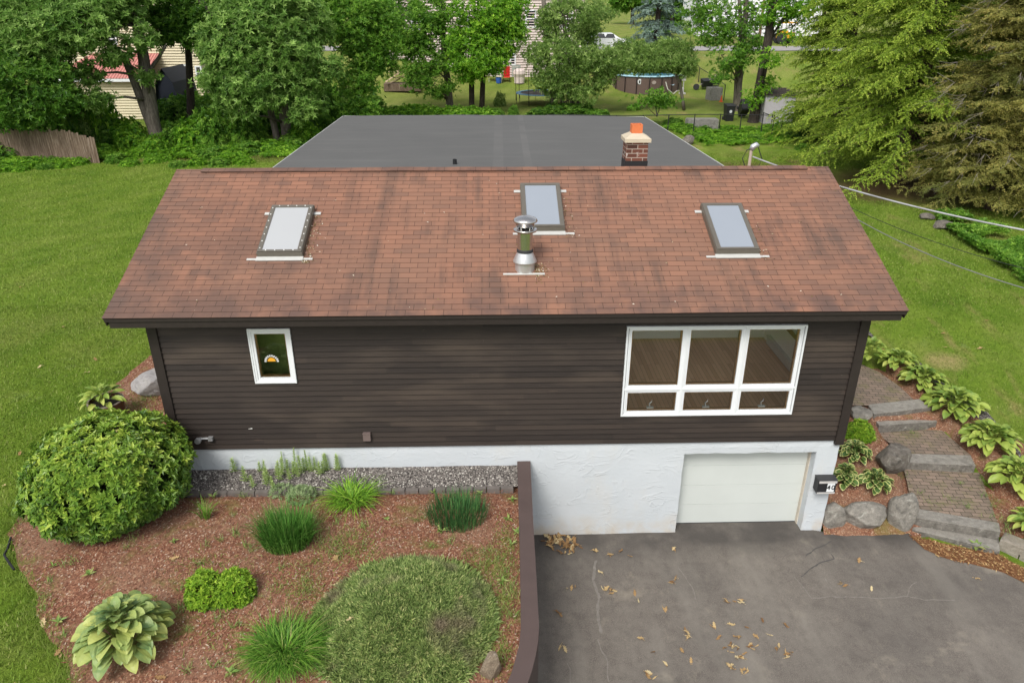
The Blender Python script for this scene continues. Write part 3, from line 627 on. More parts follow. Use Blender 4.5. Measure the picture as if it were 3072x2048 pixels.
# --- skylights
BLIND = plain('pale_blind_glass', (0.27, 0.30, 0.34), 0.12, spec=0.6, var=0.04, sc=1.2)
SKD = []
def skylight(tl, tr, br, bl, rivets, pale):
    A = [roof_px(*p, 0.12) for p in (tl, tr, br, bl)]
    x0 = (A[0][0] + A[3][0]) / 2; x1 = (A[1][0] + A[2][0]) / 2; s1 = (A[0][1] + A[1][1]) / 2; s0 = (A[2][1] + A[3][1]) / 2
    def rb(m, xa, xb, sa, sb, ha, hb): m.obox(roof_at((xa + xb) / 2, (sa + sb) / 2, (ha + hb) / 2), (SX, SV, SN), ((xb - xa) / 2, (sb - sa) / 2, (hb - ha) / 2))
    m = MB(); t = 0.035                                         # curb and outer cladding, open in the middle
    for q_ in ((x0, x0 + t, s0, s1), (x1 - t, x1, s0, s1), (x0 + t, x1 - t, s0, s0 + t), (x0 + t, x1 - t, s1 - t, s1)): rb(m, *q_, 0.0, 0.105)
    f = 0.085
    for q_ in ((x0 + .012, x0 + f, s0 + 0.02, s1 - 0.02), (x1 - f, x1 - .012, s0 + 0.02, s1 - 0.02), (x0 + f, x1 - f, s0 + 0.02, s0 + f * 0.8), (x0 + f, x1 - f, s1 - f, s1 - 0.02)): rb(m, *q_, 0.107, 0.128)
    sk = m.build('skylight', BRONZE, roof)
    SKD.append((x0, x1, s0, s1)); p = MB(); rb(p, x0 + f - .004, x1 - f + .004, s0 + f * .8 - .004, s1 - f + .004, 0.085, 0.115);
    return sk, p, (x0, x1, s0, s1), rb
def full_skylight(c, rivets, pale):
    sk, p, (x0, x1, s0, s1), rb = skylight(*c, rivets, pale)
    pane = p.build('pane', pale, sk)
    fl = MB()
    rb(fl, x0 - 0.01, x1 + 0.01, s0 - 0.10, s0 - 0.002, 0.014, 0.03)
    rb(fl, x0 - 0.17, x1 + 0.17, s0 - 0.075, s0 - 0.03, 0.008, 0.018); fl.build('flashing', ALU, sk)
    fl = MB(); rb(fl, x0 - 0.12, x1 + 0.12, s1 - 0.17, s1 - 0.10, 0.010, 0.022); fl.build('flashing', ALU, sk)
    if rivets:
        r = MB()
        for k in range(7):
            for xx in (x0 + 0.045, x1 - 0.045): rb(r, xx - 0.009, xx + 0.009, lerp(s0, s1, (k + .6) / 7.2) - 0.009, lerp(s0, s1, (k + .6) / 7.2) + 0.009, 0.128, 0.134)
        for k in range(4):
            xx = lerp(x0, x1, (k + 1) / 5)
            for s_ in (s0 + 0.05, s1 - 0.05): rb(r, xx - 0.009, xx + 0.009, s_ - 0.009, s_ + 0.009, 0.128, 0.134)
        r.build('riveted_trim', plain('bright_rivet', (0.75, 0.75, 0.72), 0.4), sk)
    return x0, x1, s0, s1
SK = [full_skylight(((814.4, 613), (943, 614), (904.8, 757), (768.8, 757)), True, plain('white_blind_glass', (0.40, 0.41, 0.415), 0.2, spec=0.6, var=0.03, sc=1.2)),
      full_skylight(((1557.8, 548), (1677.9, 547.5), (1696.7, 680), (1570, 682)), False, BLIND),
      full_skylight(((2103.4, 608.4), (2225.7, 607), (2279.6, 747), (2150.7, 751.7)), False, BLIND)]
# --- stainless stove pipe
bx, bs = roof_px(1574.5, 806); b0 = roof_at(bx, bs)
def zat(py): return aty(1577, py, b0[1])[2]
vp = MB(); R0 = 0.128; zc = zat(652)
vp.lathe([(R0, b0[2] - 0.1), (R0, zc - 0.20)], (b0[0], b0[1], 0), 32)
pipe = vp.build('vent_pipe', STEEL, roof, smooth=True)
m = MB(); z1 = zat(771); m.lathe([(R0 + 0.004, z1 + 0.10), (R0 + 0.012, z1 + 0.07), (0.20, z1 - 0.06), (0.20, z1 - 0.075), (R0, z1 - 0.05)], (b0[0], b0[1], 0), 32)
m.lathe([(0.165, z1 - 0.06), (0.165, b0[2] - 0.02), (0.15, b0[2] - 0.10)], (b0[0], b0[1], 0), 32)
m.build('storm_collar', GALV, pipe, smooth=True)
m = MB(); m.lathe([(R0 + 0.003, z1 + 0.09), (R0 + 0.012, z1 + 0.10), (R0 + 0.01, z1 + 0.135), (R0 + .001, z1 + 0.15)], (b0[0], b0[1], 0), 32); m.build('sealant_band', RUBBER, pipe)
m = MB(); zt = zc - 0.20
m.lathe([(R0 - 0.004, zt - 0.01), (0.19, zt - 0.03), (0.20, zt), (0.19, zt + 0.01), (R0 - .01, zt + 0.01)], (b0[0], b0[1], 0), 32)
for k in range(6):
    q = k * math.pi / 3; m.box((b0[0] + 0.142 * math.cos(q) - 0.012, b0[1] + 0.142 * math.sin(q) - 0.006, zt), (b0[0] + 0.142 * math.cos(q) + 0.012, b0[1] + 0.142 * math.sin(q) + 0.006, zt + 0.075))
m.lathe([(0.09, zt + 0.07), (0.155, zt + 0.062), (0.155, zt + 0.125), (0.20, zt + 0.135), (0.205, zt + 0.15), (0.18, zt + 0.185), (0.10, zt + 0.215), (0.0, zt + 0.225)], (b0[0], b0[1], 0), 32)
m.build('rain_cap', STEEL, pipe, smooth=True)
m = MB(); m.obox(roof_at(bx - 0.02, bs - 0.16, 0.022), (SX, SV, SN), (0.35, 0.018, 0.007)); m.obox(roof_at(bx - 0.08, bs - 0.10, 0.02), (SX, SV, SN), (0.01, 0.06, 0.005)); m.build('flashing_strip', ALU, pipe)
# --- fallen petals, needles and moss gathered beside the skylights and the pipe
m = MB(); Pd = []
for (xa_, xb_, sa_, sb_), n_ in zip(SKD, (150, 70, 60)):
    for _ in range(n_): Pd.append((xb_ + abs(random.gauss(.03, .11)), lerp(sa_ - .15, sb_ - .1, random.random() ** 1.6)))
for _ in range(130): Pd.append((bx + .17 + abs(random.gauss(0, .10)), bs - .05 + random.gauss(0, .12)))
for _ in range(150): Pd.append((random.uniform(XL + .1, XR - .1), SL * random.random()))
for x_, s_ in Pd:
    if not (0.05 < s_ < SL - .2): continue
    c_ = roof_at(x_, s_, .016); L_ = random.uniform(.008, .022); q_ = random.uniform(0, 6.28); d_ = SX * math.cos(q_) + SV * math.sin(q_); e_ = np.cross(SN, d_)
    m.raw([c_ - d_ * L_, c_ + e_ * L_ * .5 + SN * .004, c_ + d_ * L_, c_ - e_ * L_ * .5 + SN * .004], [(0, 1, 2, 3)], 0, random.random())
DEB = Mat('roof_litter'); DEB = DEB.pbr(DEB.ramp(DEB.attr(), [(0, (.05, .04, .02)), (.35, (.13, .10, .03)), (.65, (.24, .17, .08)), (.85, (.50, .43, .30)), (1, (.70, .66, .58))]), .9, None, .1)
tag(m.build('roof_litter', DEB), kind='stuff')
# --- flat-roofed extension behind
FZ2 = 5.1
C = [atz(820.6, 502.8, FZ2), atz(2173.2, 499.9, FZ2), atz(1933.6, 350.6, FZ2), atz(1030.6, 348, FZ2)]
def side(a, b, y): t = (y - a[1]) / (b[1] - a[1]); return (a[0] + (b[0] - a[0]) * t, y)
poly = [side(C[0], C[3], 5.4), side(C[1], C[2], 5.4), tuple(C[2][:2]), tuple(C[3][:2])]
def m_membrane():
    k = Mat('roof_membrane'); x, y, z = k.sep(k.pos()); c = k.mix(k.noise(0.5, 4), (0.083, 0.083, 0.079), (0.115, 0.113, 0.108))
    c = k.mix(k.ramp(k.noise(1.0, 4, 0.6, vec=k.pos((0.35, 2.2, 1))), [(0.5, 0.0), (0.75, 0.5)]), c, (0.13, 0.127, 0.12))
    b1 = k.math('MULTIPLY', k.math('LESS_THAN', k.math('ABSOLUTE', k.math('SUBTRACT', x, k.math('ADD', 5.75, k.math('MULTIPLY', y, 0.012)))), 0.14), k.ramp(k.noise(0.8, 3), [(0.35, 0.15), (0.6, 0.7)]))
    b2 = k.math('MULTIPLY', k.math('LESS_THAN', k.math('ABSOLUTE', k.math('SUBTRACT', x, k.math('ADD', 6.55, k.math('MULTIPLY', y, 0.012)))), 0.10), k.ramp(k.noise(1.1, 3), [(0.35, 0.1), (0.6, 0.7)]))
    c = k.mix(k.math('MULTIPLY', k.math('MAXIMUM', b1, b2), 0.26), c, (0.19, 0.18, 0.17)); sp = k.ramp(k.noise(14, 1), [(0.83, 0.0), (0.85, 0.8)]); c = k.mix(sp, c, (0.4, 0.39, 0.36))
    return k.pbr(c, 0.75, k.bump(k.noise(3, 4), 0.25, 0.02), 0.3)
m = MB(); N = 24; V = []
for j in range(N + 1):
    for i in range(N + 1):
        u, v = i / N, j / N; x = lerp(lerp(poly[0][0], poly[1][0], u), lerp(poly[3][0], poly[2][0], u), v); y = lerp(lerp(poly[0][1], poly[1][1], u), lerp(poly[3][1], poly[2][1], u), v)
        V.append((x, y, FZ2 + 0.05 * v * math.sin(math.pi * u) + 0.012 * noise.noise(Vector((x * .8, y * .8, 0)))))
m.raw(V, [(j * (N + 1) + i, j * (N + 1) + i + 1, (j + 1) * (N + 1) + i + 1, (j + 1) * (N + 1) + i) for j in range(N) for i in range(N)])
flat = m.build('flat_roof', m_membrane(), house, smooth=True)
m = MB(); (ax, ay), (bx_, by), (cx_, cy), (dx, dy) = poly
for (p, r_) in ((poly[1], poly[2]), (poly[2], poly[3]), (poly[3], poly[0])):
    d = np.array([r_[0] - p[0], r_[1] - p[1], 0]); L = np.linalg.norm(d); d /= L; nrm = np.array([d[1], -d[0], 0]); c = np.array([(p[0] + r_[0]) / 2, (p[1] + r_[1]) / 2, FZ2 - 0.085]) + nrm * 0.012
    m.obox(c, (d, nrm, (0, 0, 1)), (L / 2 - 0.02, 0.011, 0.09))
m.build('drip_edge', ALU, flat)
m = MB(); m.prism([(ax + .35, 6.82), (bx_ - .35, 6.82), (cx_ - .35, cy - .35), (dx + .35, dy - .35)], 1.0, FZ2 - 0.2, 0, 0.5); m.build('extension_wall', SIDING, house)
m = MB(); p = aty(1365, 505, 8.4); zt = aty(1365, 478, 8.4)[2]; m.lathe([(0.055, FZ2 - 0.05), (0.055, zt), (0.045, zt), (0.045, zt - 0.1)], (p[0], 8.4, 0), 14); m.build('plumbing_pipe', BLACK_PL, flat)
# --- chimney
cy0 = 3.47; xa, xb = aty(1879, 460, cy0)[0], aty(1943, 460, cy0)[0]; zt = aty(1900, 427.5, cy0)[2]; m = MB()
W_ = xb - xa; V = []; 
for (u0, x_, y_), (u1, x2, y2) in [((0, xa, cy0), (W_, xb, cy0)), ((W_, xb, cy0), (2 * W_, xb, cy0 + W_)), ((2 * W_, xb, cy0 + W_), (3 * W_, xa, cy0 + W_)), ((3 * W_, xa, cy0 + W_), (4 * W_, xa, cy0))]:
    m.raw([(x_, y_, 5.6), (x2, y2, 5.6), (x2, y2, zt), (x_, y_, zt)], [(0, 1, 2, 3)], 0, 0, [(u0, 5.6), (u1, 5.6), (u1, zt), (u0, zt)])
ch = m.build('chimney', BRICK, roof)
ov = 0.045; cz = zt; hgt = 0.155; m = MB(); a, b, c, d = xa - ov, xb + ov, cy0 - ov, cy0 + W_ + ov; i = 0.14
m.raw([(a, c, cz), (b, c, cz), (b, d, cz), (a, d, cz), (a, c, cz + .07), (b, c, cz + .07), (b, d, cz + .07), (a, d, cz + .07), (a + i, c + i, cz + hgt), (b - i, c + i, cz + hgt), (b - i, d - i, cz + hgt), (a + i, d - i, cz + hgt)],
      [(3, 2, 1, 0), (0, 1, 5, 4), (1, 2, 6, 5), (2, 3, 7, 6), (3, 0, 4, 7), (4, 5, 9, 8), (5, 6, 10, 9), (6, 7, 11, 10), (7, 4, 8, 11), (8, 9, 10, 11)])
m.build('chimney_cap', plain('cream_mortar', (0.50, 0.435, 0.325), 0.8, var=0.1), ch)
m = MB(); fx, fy, fw = (xa + xb) / 2 - 0.005, cy0 + W_ / 2, 0.105; z0 = cz + hgt + .001
for q_ in ((fx - fw, fx + fw, fy - fw, fy - fw + .025), (fx - fw, fx + fw, fy + fw - .025, fy + fw), (fx - fw, fx - fw + .025, fy - fw + .025, fy + fw - .025), (fx + fw - .025, fx + fw, fy - fw + .025, fy + fw - .025)): m.box((q_[0], q_[2], z0), (q_[1], q_[3], z0 + 0.165))
m.build('flue_tile', plain('orange_clay', (0.62, 0.17, 0.06), 0.75, var=0.12), ch)
m = MB(); zb = aty(1905, 496, cy0)[2]; m.box((xa - .012, cy0 - .014, zb - .1), (xb + .012, cy0 - .002, zb + .085)); m.box((xa - .014, cy0, zb - .1), (xa - .002, cy0 + W_, zb + .085)); m.box((xb + .002, cy0, zb - .1), (xb + .014, cy0 + W_, zb + .085)); m.build('base_flashing', BLACK, ch)
# --- service mast on the rear slope
my = 5.0; mb = aty(2247, 500, my); mt = aty(2257, 447, my); m = MB()
m.tube([(mb[0], my, 5.0), (mb[0], my, mt[2])], 0.033, 12); mast = m.build('service_mast', plain('weathered_pipe', (0.42, 0.34, 0.28), 0.6, var=0.2), roof)
m = MB(); m.tube([(mb[0] + .0, my, mt[2] - .02), (mb[0] + .03, my, mt[2] + .05), (mb[0] + .10, my, mt[2] + .09), (mb[0] + .15, my, mt[2] + .06)], (0.05, 0.065, 0.06, 0.035), 12); m.build('weatherhead', GALV, mast, smooth=True)
m = MB(); h = (mb[0], my, mt[2]); m.tube([(h[0] + .14, my, h[2] + .05), (h[0] - .10, my - .02, h[2] - .02), (h[0] - .18, my - .02, h[2] - .2), (h[0] - .08, my - .03, h[2] - .42)], 0.011, 6)
m.tube([(h[0] + .14, my, h[2] + .05), (h[0] + .26, my - .02, h[2] - .22), (h[0] + .2, my - .03, h[2] - .38), (h[0] + .05, my - .03, h[2] - .42)], 0.011, 6); m.build('drip_loop', BLACK, mast)

def cable(name, pts, rad, mat, label):
    m = MB(); m.tube(pts, rad, 6); o = m.build(name, mat, origin=pts[0]); tag(o, label, 'cable'); return o
def sagged(a, b, sagm, n=26, ext=1.25):
    a, b = np.array(a, float), np.array(b, float); P = []
    for i in range(n + 1):
        t = ext * i / n; p = a + (b - a) * t; p[2] -= sagm * t * (1 - t) * 4; P.append(p)
    return P
a = np.array([mb[0] + .05, my - .02, aty(2262, 470, my)[2]]); b = aty(3072, 690, 0.4)
cable('service_cable', sagged(a, b, 0.12), 0.016, plain('bare_cable', (0.42, 0.42, 0.42), 0.45, metal=0.3, var=0.7, sc=2.2), 'thick pale service cable from the roof mast to the right')
a = (12.03, 4.2, 4.9); b = aty(3072, 805, 1.0); cable('telephone_wire', sagged(aty(2530, 612, 4.2), b, 0.1), 0.006, BLACK, 'thin dark wire over right lawn, upper of the two below service cable')
b = aty(3072, 864, 0.6); cable('telephone_wire', sagged(aty(2540, 640, 4.0), b, 0.12), 0.009, plain('grey_wire', (0.2, 0.2, 0.2), 0.5), 'thin grey wire over right lawn, lowest of the cables')
# --- small things on the front wall
p = aty(597, 1317, -0.05); m = MB(); m.lathe([(0.0, -.06), (0.05, -.06), (0.055, -.03), (0.055, .0), (0.03, .02), (0.03, .045), (0, .05)], (0, 0, 0), 16)
V = m.v[0].copy(); m.v[0] = np.stack([V[:, 0] + p[0], p[1] + V[:, 2] - .03, p[2] + V[:, 1]], 1)
m.tube([(p[0], -.03, p[2]), (p[0] + .2, -.03, p[2])], 0.02, 8); m.box((p[0] + .16, -.07, p[2] - .035), (p[0] + .24, 0.0, p[2] + .035)); m.build('gas_regulator', GALV, house)
p = aty(1100.7, 1309, -0.05); m = MB(); m.box((p[0] - .065, -.075, p[2] - .08), (p[0] + .065, -.002, p[2] + .075)); m.box((p[0] - .07, -.082, p[2] + .06), (p[0] + .07, -.076, p[2] + .08)); m.build('outlet_cover', plain('taupe_plastic', (0.16, 0.12, 0.11), 0.5), house)
p = aty(752, 1286, -0.02); m = MB(); m.tube([(p[0] - .04, -.012, p[2]), (p[0] + .03, -.012, p[2] + .005)], (0.008, 0.018), 8); m.build('vent_hole', ALU, house)
# sun ornament on the small window
m = MB(); p = aty(815.5, 1083, 0.0); c = np.array([p[0], -0.004, p[2]])
n = 14; arc = [(c[0] + .068 * math.cos(math.pi * k / n), c[2] + .068 * math.sin(math.pi * k / n)) for k in range(n + 1)]
m.raw([(x, -.010, z) for x, z in arc] + [(x, -.003, z) for x, z in arc], [tuple(range(n + 1)), tuple(range(n + 1, 2 * n + 2))[::-1]] + [(k, n + 1 + k, n + 2 + k, k + 1) for k in range(n)] + [(n, 2 * n + 1, n + 1, 0)], 0)
for k in range(10):
    q = math.pi * (k + .1) / 9.2; d = np.array([math.cos(q), 0, math.sin(q)]); e = np.array([-math.sin(q), 0, math.cos(q)])
    m.obox(c + d * .103 + np.array([0, -.003, 0]), (d, (0, 1, 0), e), (.017, .003, .010), 1)
o = m.build('sun_ornament', [plain('amber', (0.75, 0.36, 0.03), 0.5), plain('ornament_white', (0.75, 0.76, 0.75), 0.4)], origin=tuple(c)); tag(o, 'yellow half sun ornament with white rays on the small window', 'ornament')

# ================================================================== mailbox
a = aty(2442, 1424, 0.0); x0 = aty(2457, 1442, -.17)[0]; x1 = aty(2513, 1439, -.17)[0]; zt = a[2]; zb2 = aty(2450, 1480, -.17)[2]
mbx = thing('mailbox', ((x0 + x1) / 2, 0.0, zb2), 'black wall mailbox numbered 40 beside the garage door', 'mailbox')
zf = aty(2470, 1441, -.17)[2]
m = MB(); m.hexa([(x0, -.17, zb2), (x1, -.17, zb2), (x1, -.0, zb2 + .015), (x0, -.0, zb2 + .015), (x0, -.165, zf), (x1, -.165, zf), (x1, -.0, zt - .006), (x0, -.0, zt - .006)]); m.build('box', BLACK, mbx)
m = MB(); m.hexa([(x0 - .008, -.185, zf + .0), (x1 + .008, -.185, zf + .0), (x1 + .008, 0, zt - .002), (x0 - .008, 0, zt - .002), (x0 - .008, -.185, zf + .008), (x1 + .008, -.185, zf + .008), (x1 + .008, 0, zt + .006), (x0 - .008, 0, zt + .006)]); m.build('lid', plain('black_lid', (0.035, 0.034, 0.035), 0.45), mbx)
m = MB(); m.box((x0 + .01, -.186, zf - .055), (x1 - .005, -.171, zf - .008)); m.box((x0 + .004, -.186, zb2 + .006), (x1 - .01, -.172, zb2 + .032)); m.build('trim_strip', plain('silver_strip', (0.72, 0.70, 0.68), 0.35, metal=0.4), mbx)
hp = zf - .06 - (zb2 + .038); m = MB(); xc = x1 - .035; m.box((xc - .135, -.180, zb2 + .044), (xc, -.171, zf - .058)); plate = m.build('number_plate', WHITE, mbx)
tc = bpy.data.curves.new('house_number', 'FONT'); tc.body = '40'; tc.size = 0.135; tc.extrude = 0.001; tc.space_character = 1.25; tc.offset = 0.003; tc.align_x = 'CENTER'; tc.align_y = 'CENTER'
to = bpy.data.objects.new('house_number', tc); S.collection.objects.link(to); bpy.context.view_layer.update()
me = bpy.data.meshes.new_from_object(to.evaluated_get(bpy.context.evaluated_depsgraph_get())); bpy.data.objects.remove(to)
to = bpy.data.objects.new('house_number', me); S.collection.objects.link(to); to.parent = plate; me.materials.clear(); me.materials.append(BLACK)
bs_ = base_of(plate); to.rotation_euler = (math.pi / 2, 0, 0); to.location = (xc - .066 - bs_[0], -.183 - bs_[1], (zb2 + .044 + zf - .058) / 2 - bs_[2])

# ================================================================== retaining wall
ZW = 1.42
Lw = P2(ZW, (1553, 1404), (1559.8, 1660.5), (1562, 1800), (1562, 1884), (1557, 1935), (1547, 1973), (1533, 2020), (1520.5, 2048)); Rw = P2(ZW, (1592.9, 1403.8), (1602, 1607), (1611, 1760), (1617.4, 1884), (1614, 1925), (1607, 1965), (1596, 2010), (1583, 2048))
ex = [(-0.35, -0.8), (-0.9, -1.6), (-1.6, -2.4)]
Lw += [(Lw[-1][0] + dx, Lw[-1][1] + dy * .9) for dx, dy in ex]; Rw += [(Rw[-1][0] + dx, Rw[-1][1] + dy) for dx, dy in ex]
Lw[0] = (Lw[0][0], 0.004); Rw[0] = (Rw[0][0], 0.004)
m = MB(); n = len(Lw); V = [(x, y, ZW) for x, y in Lw] + [(x, y, ZW) for x, y in Rw] + [(x, y, -0.8) for x, y in Lw] + [(x, y, -0.8) for x, y in Rw]
F = [(i, i + 1, n + i + 1, n + i) for i in range(n - 1)] + [(n + i, n + i + 1, 3 * n + i + 1, 3 * n + i) for i in range(n - 1)] + [(i + 1, i, 2 * n + i, 2 * n + i + 1) for i in range(n - 1)] + [(0, n, 3 * n, 2 * n), (n - 1, 3 * n - 1, 4 * n - 1, 2 * n - 1)]
m.raw(V, F); o = m.build('retaining_wall', BROWN_COAT, origin=(6.2, -1, -0.3)); tag(o, 'brown coated low retaining wall curving between garden bed and driveway', 'wall')

# ================================================================== plants: generators
def unit(v): return v / (np.linalg.norm(v, axis=-1, keepdims=True) + 1e-9)
def rdir(n): return unit(RNG.normal(size=(n, 3)))
def leaves(m, P, D, N, L, W, r, fold=0.12, mi=0):
    """n folded pointed leaves: base P, direction D, face normal N"""
    D = unit(D); Sd = unit(np.cross(D, N)); Nn = np.cross(Sd, D); L = np.broadcast_to(L, len(P))[:, None]; W = np.broadcast_to(W, len(P))[:, None]
    mid = P + D * L * 0.45
    m.polys(np.stack([P, mid + Sd * W * .5 + Nn * W * fold * 2, P + D * L - Nn * L * fold, mid - Sd * W * .5 + Nn * W * fold * 2], 1), mi, r)
def rosettes(m, C, A, k, L, W, spread, r, jit=0.25, mi=0):
    """leaf rosettes: centre C, axis A, k leaves each opening by `spread` (1 = flat)"""
    n = len(C); A = unit(A); T = unit(np.cross(A, rdir(n))); B = np.cross(A, T)
    Cc = np.repeat(C, k, 0); Ac = np.repeat(A, k, 0); Tc = np.repeat(T, k, 0); Bc = np.repeat(B, k, 0)
    q = np.tile(np.arange(k) * 2 * math.pi / k, n) + RNG.uniform(-.4, .4, n * k); s = spread * RNG.uniform(.6, 1.25, n * k)
    D = Tc * (np.cos(q) * s)[:, None] + Bc * (np.sin(q) * s)[:, None] + Ac * (1.15 - s)[:, None] + jit * RNG.normal(size=(n * k, 3)) * .5
    LL = L * RNG.uniform(.7, 1.15, n * k); rr = np.clip(np.repeat(r, k) + RNG.normal(0, .10, n * k), 0, 1)
    leaves(m, Cc, D, Ac + .2 * RNG.normal(size=(n * k, 3)), LL, W * LL / L, rr, mi=mi)
def blades(m, B, az, L, W, lean, droop, r, seg=4, mi=0):
    n = len(B); h = np.stack([np.cos(az), np.sin(az), 0 * az], 1); sd = np.stack([-np.sin(az), np.cos(az), 0 * az], 1)
    tw = RNG.uniform(-.5, .5, n)[:, None]; sd = unit(sd + h * tw); pts = []
    for i in range(seg + 1):
        t = i / seg; p = B + h * (lean * L * t ** 1.5)[:, None] + np.array([0, 0, 1.0]) * (L * (t - droop * t * t))[:, None]
        wd = (W * (1 - t) ** .7 * (0.55 + .45 * min(1, t * 4)))[:, None] if i < seg else W[:, None] * .04
        pts.append((p - sd * wd * .5, p + sd * wd * .5))
    for i in range(seg): m.polys(np.stack([pts[i][0], pts[i][1], pts[i + 1][1], pts[i + 1][0]], 1), mi, r)
def fit_dome(x0, x1, yt, yb, zfun, sq=0.95):
    """a mound whose picture spans x0..x1, yt..yb: ground centre, radius, height"""
    best = None
    for py in np.arange(yb - 5, yt, -3):
        z = 1.2
        for _ in range(6): p = atz((x0 + x1) / 2, py, z); z = zfun(p[0], p[1])
        d = (p - CAM) @ AX_F; R_ = (x1 - x0) / 2 * d / FPX; q = p + np.array([0, -R_ * sq, 0]); q[2] = zfun(q[0], q[1])
        e = abs(proj(q + np.array([0, 0, R_ * .12]))[1] - yb)
        if best is None or e < best[0]: best = (e, p, R_)
    e, p, R_ = best; hh = 0.05
    while proj(p + np.array([0, .3 * R_, hh * .95]))[1] > yt and hh < 4: hh += .01
    return p, R_, hh
def bed_z(x, y): return h_left(y) + 0.03 + 0.03 * noise.noise(Vector((x * .7, y * .7, 3))) - (0.09 if y > -.68 and -.1 < x < 6.2 else 0)
SIDE_Z = [(-.4, -.33), (-.15, -.3), (.12, -.12), (.5, .12), (.8, .22), (1.5, .36), (2.2, .5), (3.0, .62), (6, .85), (9, 1.2)]
def side_z(x, y):
    if x > 15.5: return max(h_right(y) + .02, -.4)
    for (a, za), (b, zb_) in zip(SIDE_Z[:-1], SIDE_Z[1:]):
        if y <= b: v = lerp(za, zb_, max(0, (y - a) / (b - a))); break
    else: v = 1.2
    if x > 13.7: v = min(v, lerp(v, h_right(y) + .02, sm(13.7, 15.0, x)))
    return v
def one(m, name, mats, at, label, cat, group=None):
    return tag(m.build(name, mats, origin=tuple(at)), label, cat, group)

# ------------------------------------------------------------------ beds, gravel, edging
BED = BED0 + [(x + .09, y) for x, y in Lw[::-1][3:]] + [(0.02, 0.02), (0.02, 3.6)]
tag(sheet(BED, bed_z, 0.16, 0.10).build('mulch_bed', MULCH, smooth=True), kind='structure')
m = MB(); N = 9000; U = np.stack([RNG.uniform(-2.3, 6, N * 2), RNG.uniform(-5, 2.8, N * 2)], 1); U = np.array([u for u in U if inside(BED, u[0], u[1]) and not (u[1] > -.74 and u[0] > -.1)])
P = np.array([(x, y, bed_z(x, y) + random.uniform(.004, .02)) for x, y in U]); D = rdir(len(P)) * (1, 1, .25)
leaves(m, P, D, np.array([0, 0, 1.0]) + .5 * RNG.normal(size=P.shape), RNG.uniform(.03, .085, len(P)), RNG.uniform(.008, .018, len(P)), RNG.uniform(0, 1, len(P)) ** 1.3, .02)
CHIP = Mat('wood_chip'); CHIP = CHIP.pbr(CHIP.ramp(CHIP.attr(), [(0, (.14, .053, .033)), (.5, (.26, .108, .068)), (.85, (.36, .20, .14)), (1, (.56, .45, .36))]), .9, None, .15)
tag(m.build('wood_chips', CHIP), kind='stuff')
GRAV = [(-.1, 0.02), (-.1, -.62), (6.1, -.62), (6.1, 0.02)]
tag(sheet(GRAV, lambda x, y: 1.315 + .012 * noise.noise(Vector((x * 4, y * 4, 0))) + .02 * (y + .6), .1).build('gravel_strip', GRAVEL, smooth=True), kind='structure')
m = MB(); N = 5200; P = np.stack([RNG.uniform(-.1, 6.1, N), RNG.uniform(-.6, -.02, N), np.zeros(N)], 1); P[:, 2] = 1.322 + .02 * (P[:, 1] + .6)
for sgn in (1,):
    D = rdir(N); s_ = RNG.uniform(.010, .024, N)[:, None]; e1 = unit(np.cross(D, rdir(N))); e2 = np.cross(D, e1); r = RNG.uniform(0, 1, N)
    a, b, c, d, e, f = P + D * s_, P - D * s_ * .7, P + e1 * s_, P - e1 * s_, P + e2 * s_ * .8, P - e2 * s_ * .8
    for t in ((a, c, e), (a, e, d), (a, d, f), (a, f, c), (b, e, c), (b, d, e), (b, f, d), (b, c, f)): m.polys(np.stack(t, 1), 0, r)
PEB = Mat('pebble'); PEB = PEB.pbr(PEB.ramp(PEB.attr(), [(0, (.09, .08, .073)), (.5, (.20, .178, .16)), (.85, (.32, .29, .26)), (1, (.68, .65, .58))]), .8, None, .3)
tag(m.build('gravel_stones', PEB), kind='stuff')
EDGE = plain('edging_concrete', (.15, .132, .118), .85, var=.45, sc=7); m = MB(); m.hexa([(-.112, -.045, -.12), (.112, -.045, -.12), (.112, .045, -.12), (-.112, .045, -.12), (-.110, -.043, .035), (.110, -.043, .035), (.110, .043, .035), (-.110, .043, .035)])
eb = one(m, 'edging_brick', EDGE, (0, 0, 0), 'dark concrete edging brick in the row between gravel strip and mulch', 'brick', 'edging bricks along the gravel strip')
for k in range(26):
    x = -.02 + .236 * k; L_ = (x, -.665 + .012 * math.sin(x * 1.3), 1.295 + random.uniform(-.008, .008)); rz = random.uniform(-.03, .03)
    if k == 0: eb.location = L_
    else: copy_of(eb, L_, rz)

# ------------------------------------------------------------------ bushes of the front bed
RHO = leafmat('rhododendron_leaf', [(0, (.035, .085, .012)), (.4, (.08, .155, .02)), (.75, (.16, .25, .03)), (1, (.30, .37, .06))], .25, spec=.4, rough=.4)
p, R_, hh = fit_dome(58, 566, 1240, 1672, bed_z); R_ *= .83; p = p + np.array([.24, 0, 0])
m = MB(); N = 3000; u = rdir(N * 2); u = u[u[:, 2] > -.85][:N]; u = u[np.array([noise.noise(Vector(v * 5.5)) > -.42 for v in u])]
rad = 1 + .17 * np.array([fbm(v * 2.1, 1, 3) for v in u]) + RNG.normal(0, .018, len(u))
zz = np.where(u[:, 2] > 0, hh * .58, hh * .46); C = p + np.array([0, 0, hh * .40]) + u * np.stack([R_ * rad, R_ * .96 * rad, zz * rad], 1)
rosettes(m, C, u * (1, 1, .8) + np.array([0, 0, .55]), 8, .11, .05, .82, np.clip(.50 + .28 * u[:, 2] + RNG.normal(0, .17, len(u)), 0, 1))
k = 1500; C2 = p + np.array([0, 0, hh * .40]) + u[:k] * np.stack([R_ * .88 * rad[:k], R_ * .84 * rad[:k], zz[:k] * .86], 1); rosettes(m, C2, u[:k], 7, .12, .055, .8, RNG.uniform(0, .3, k))
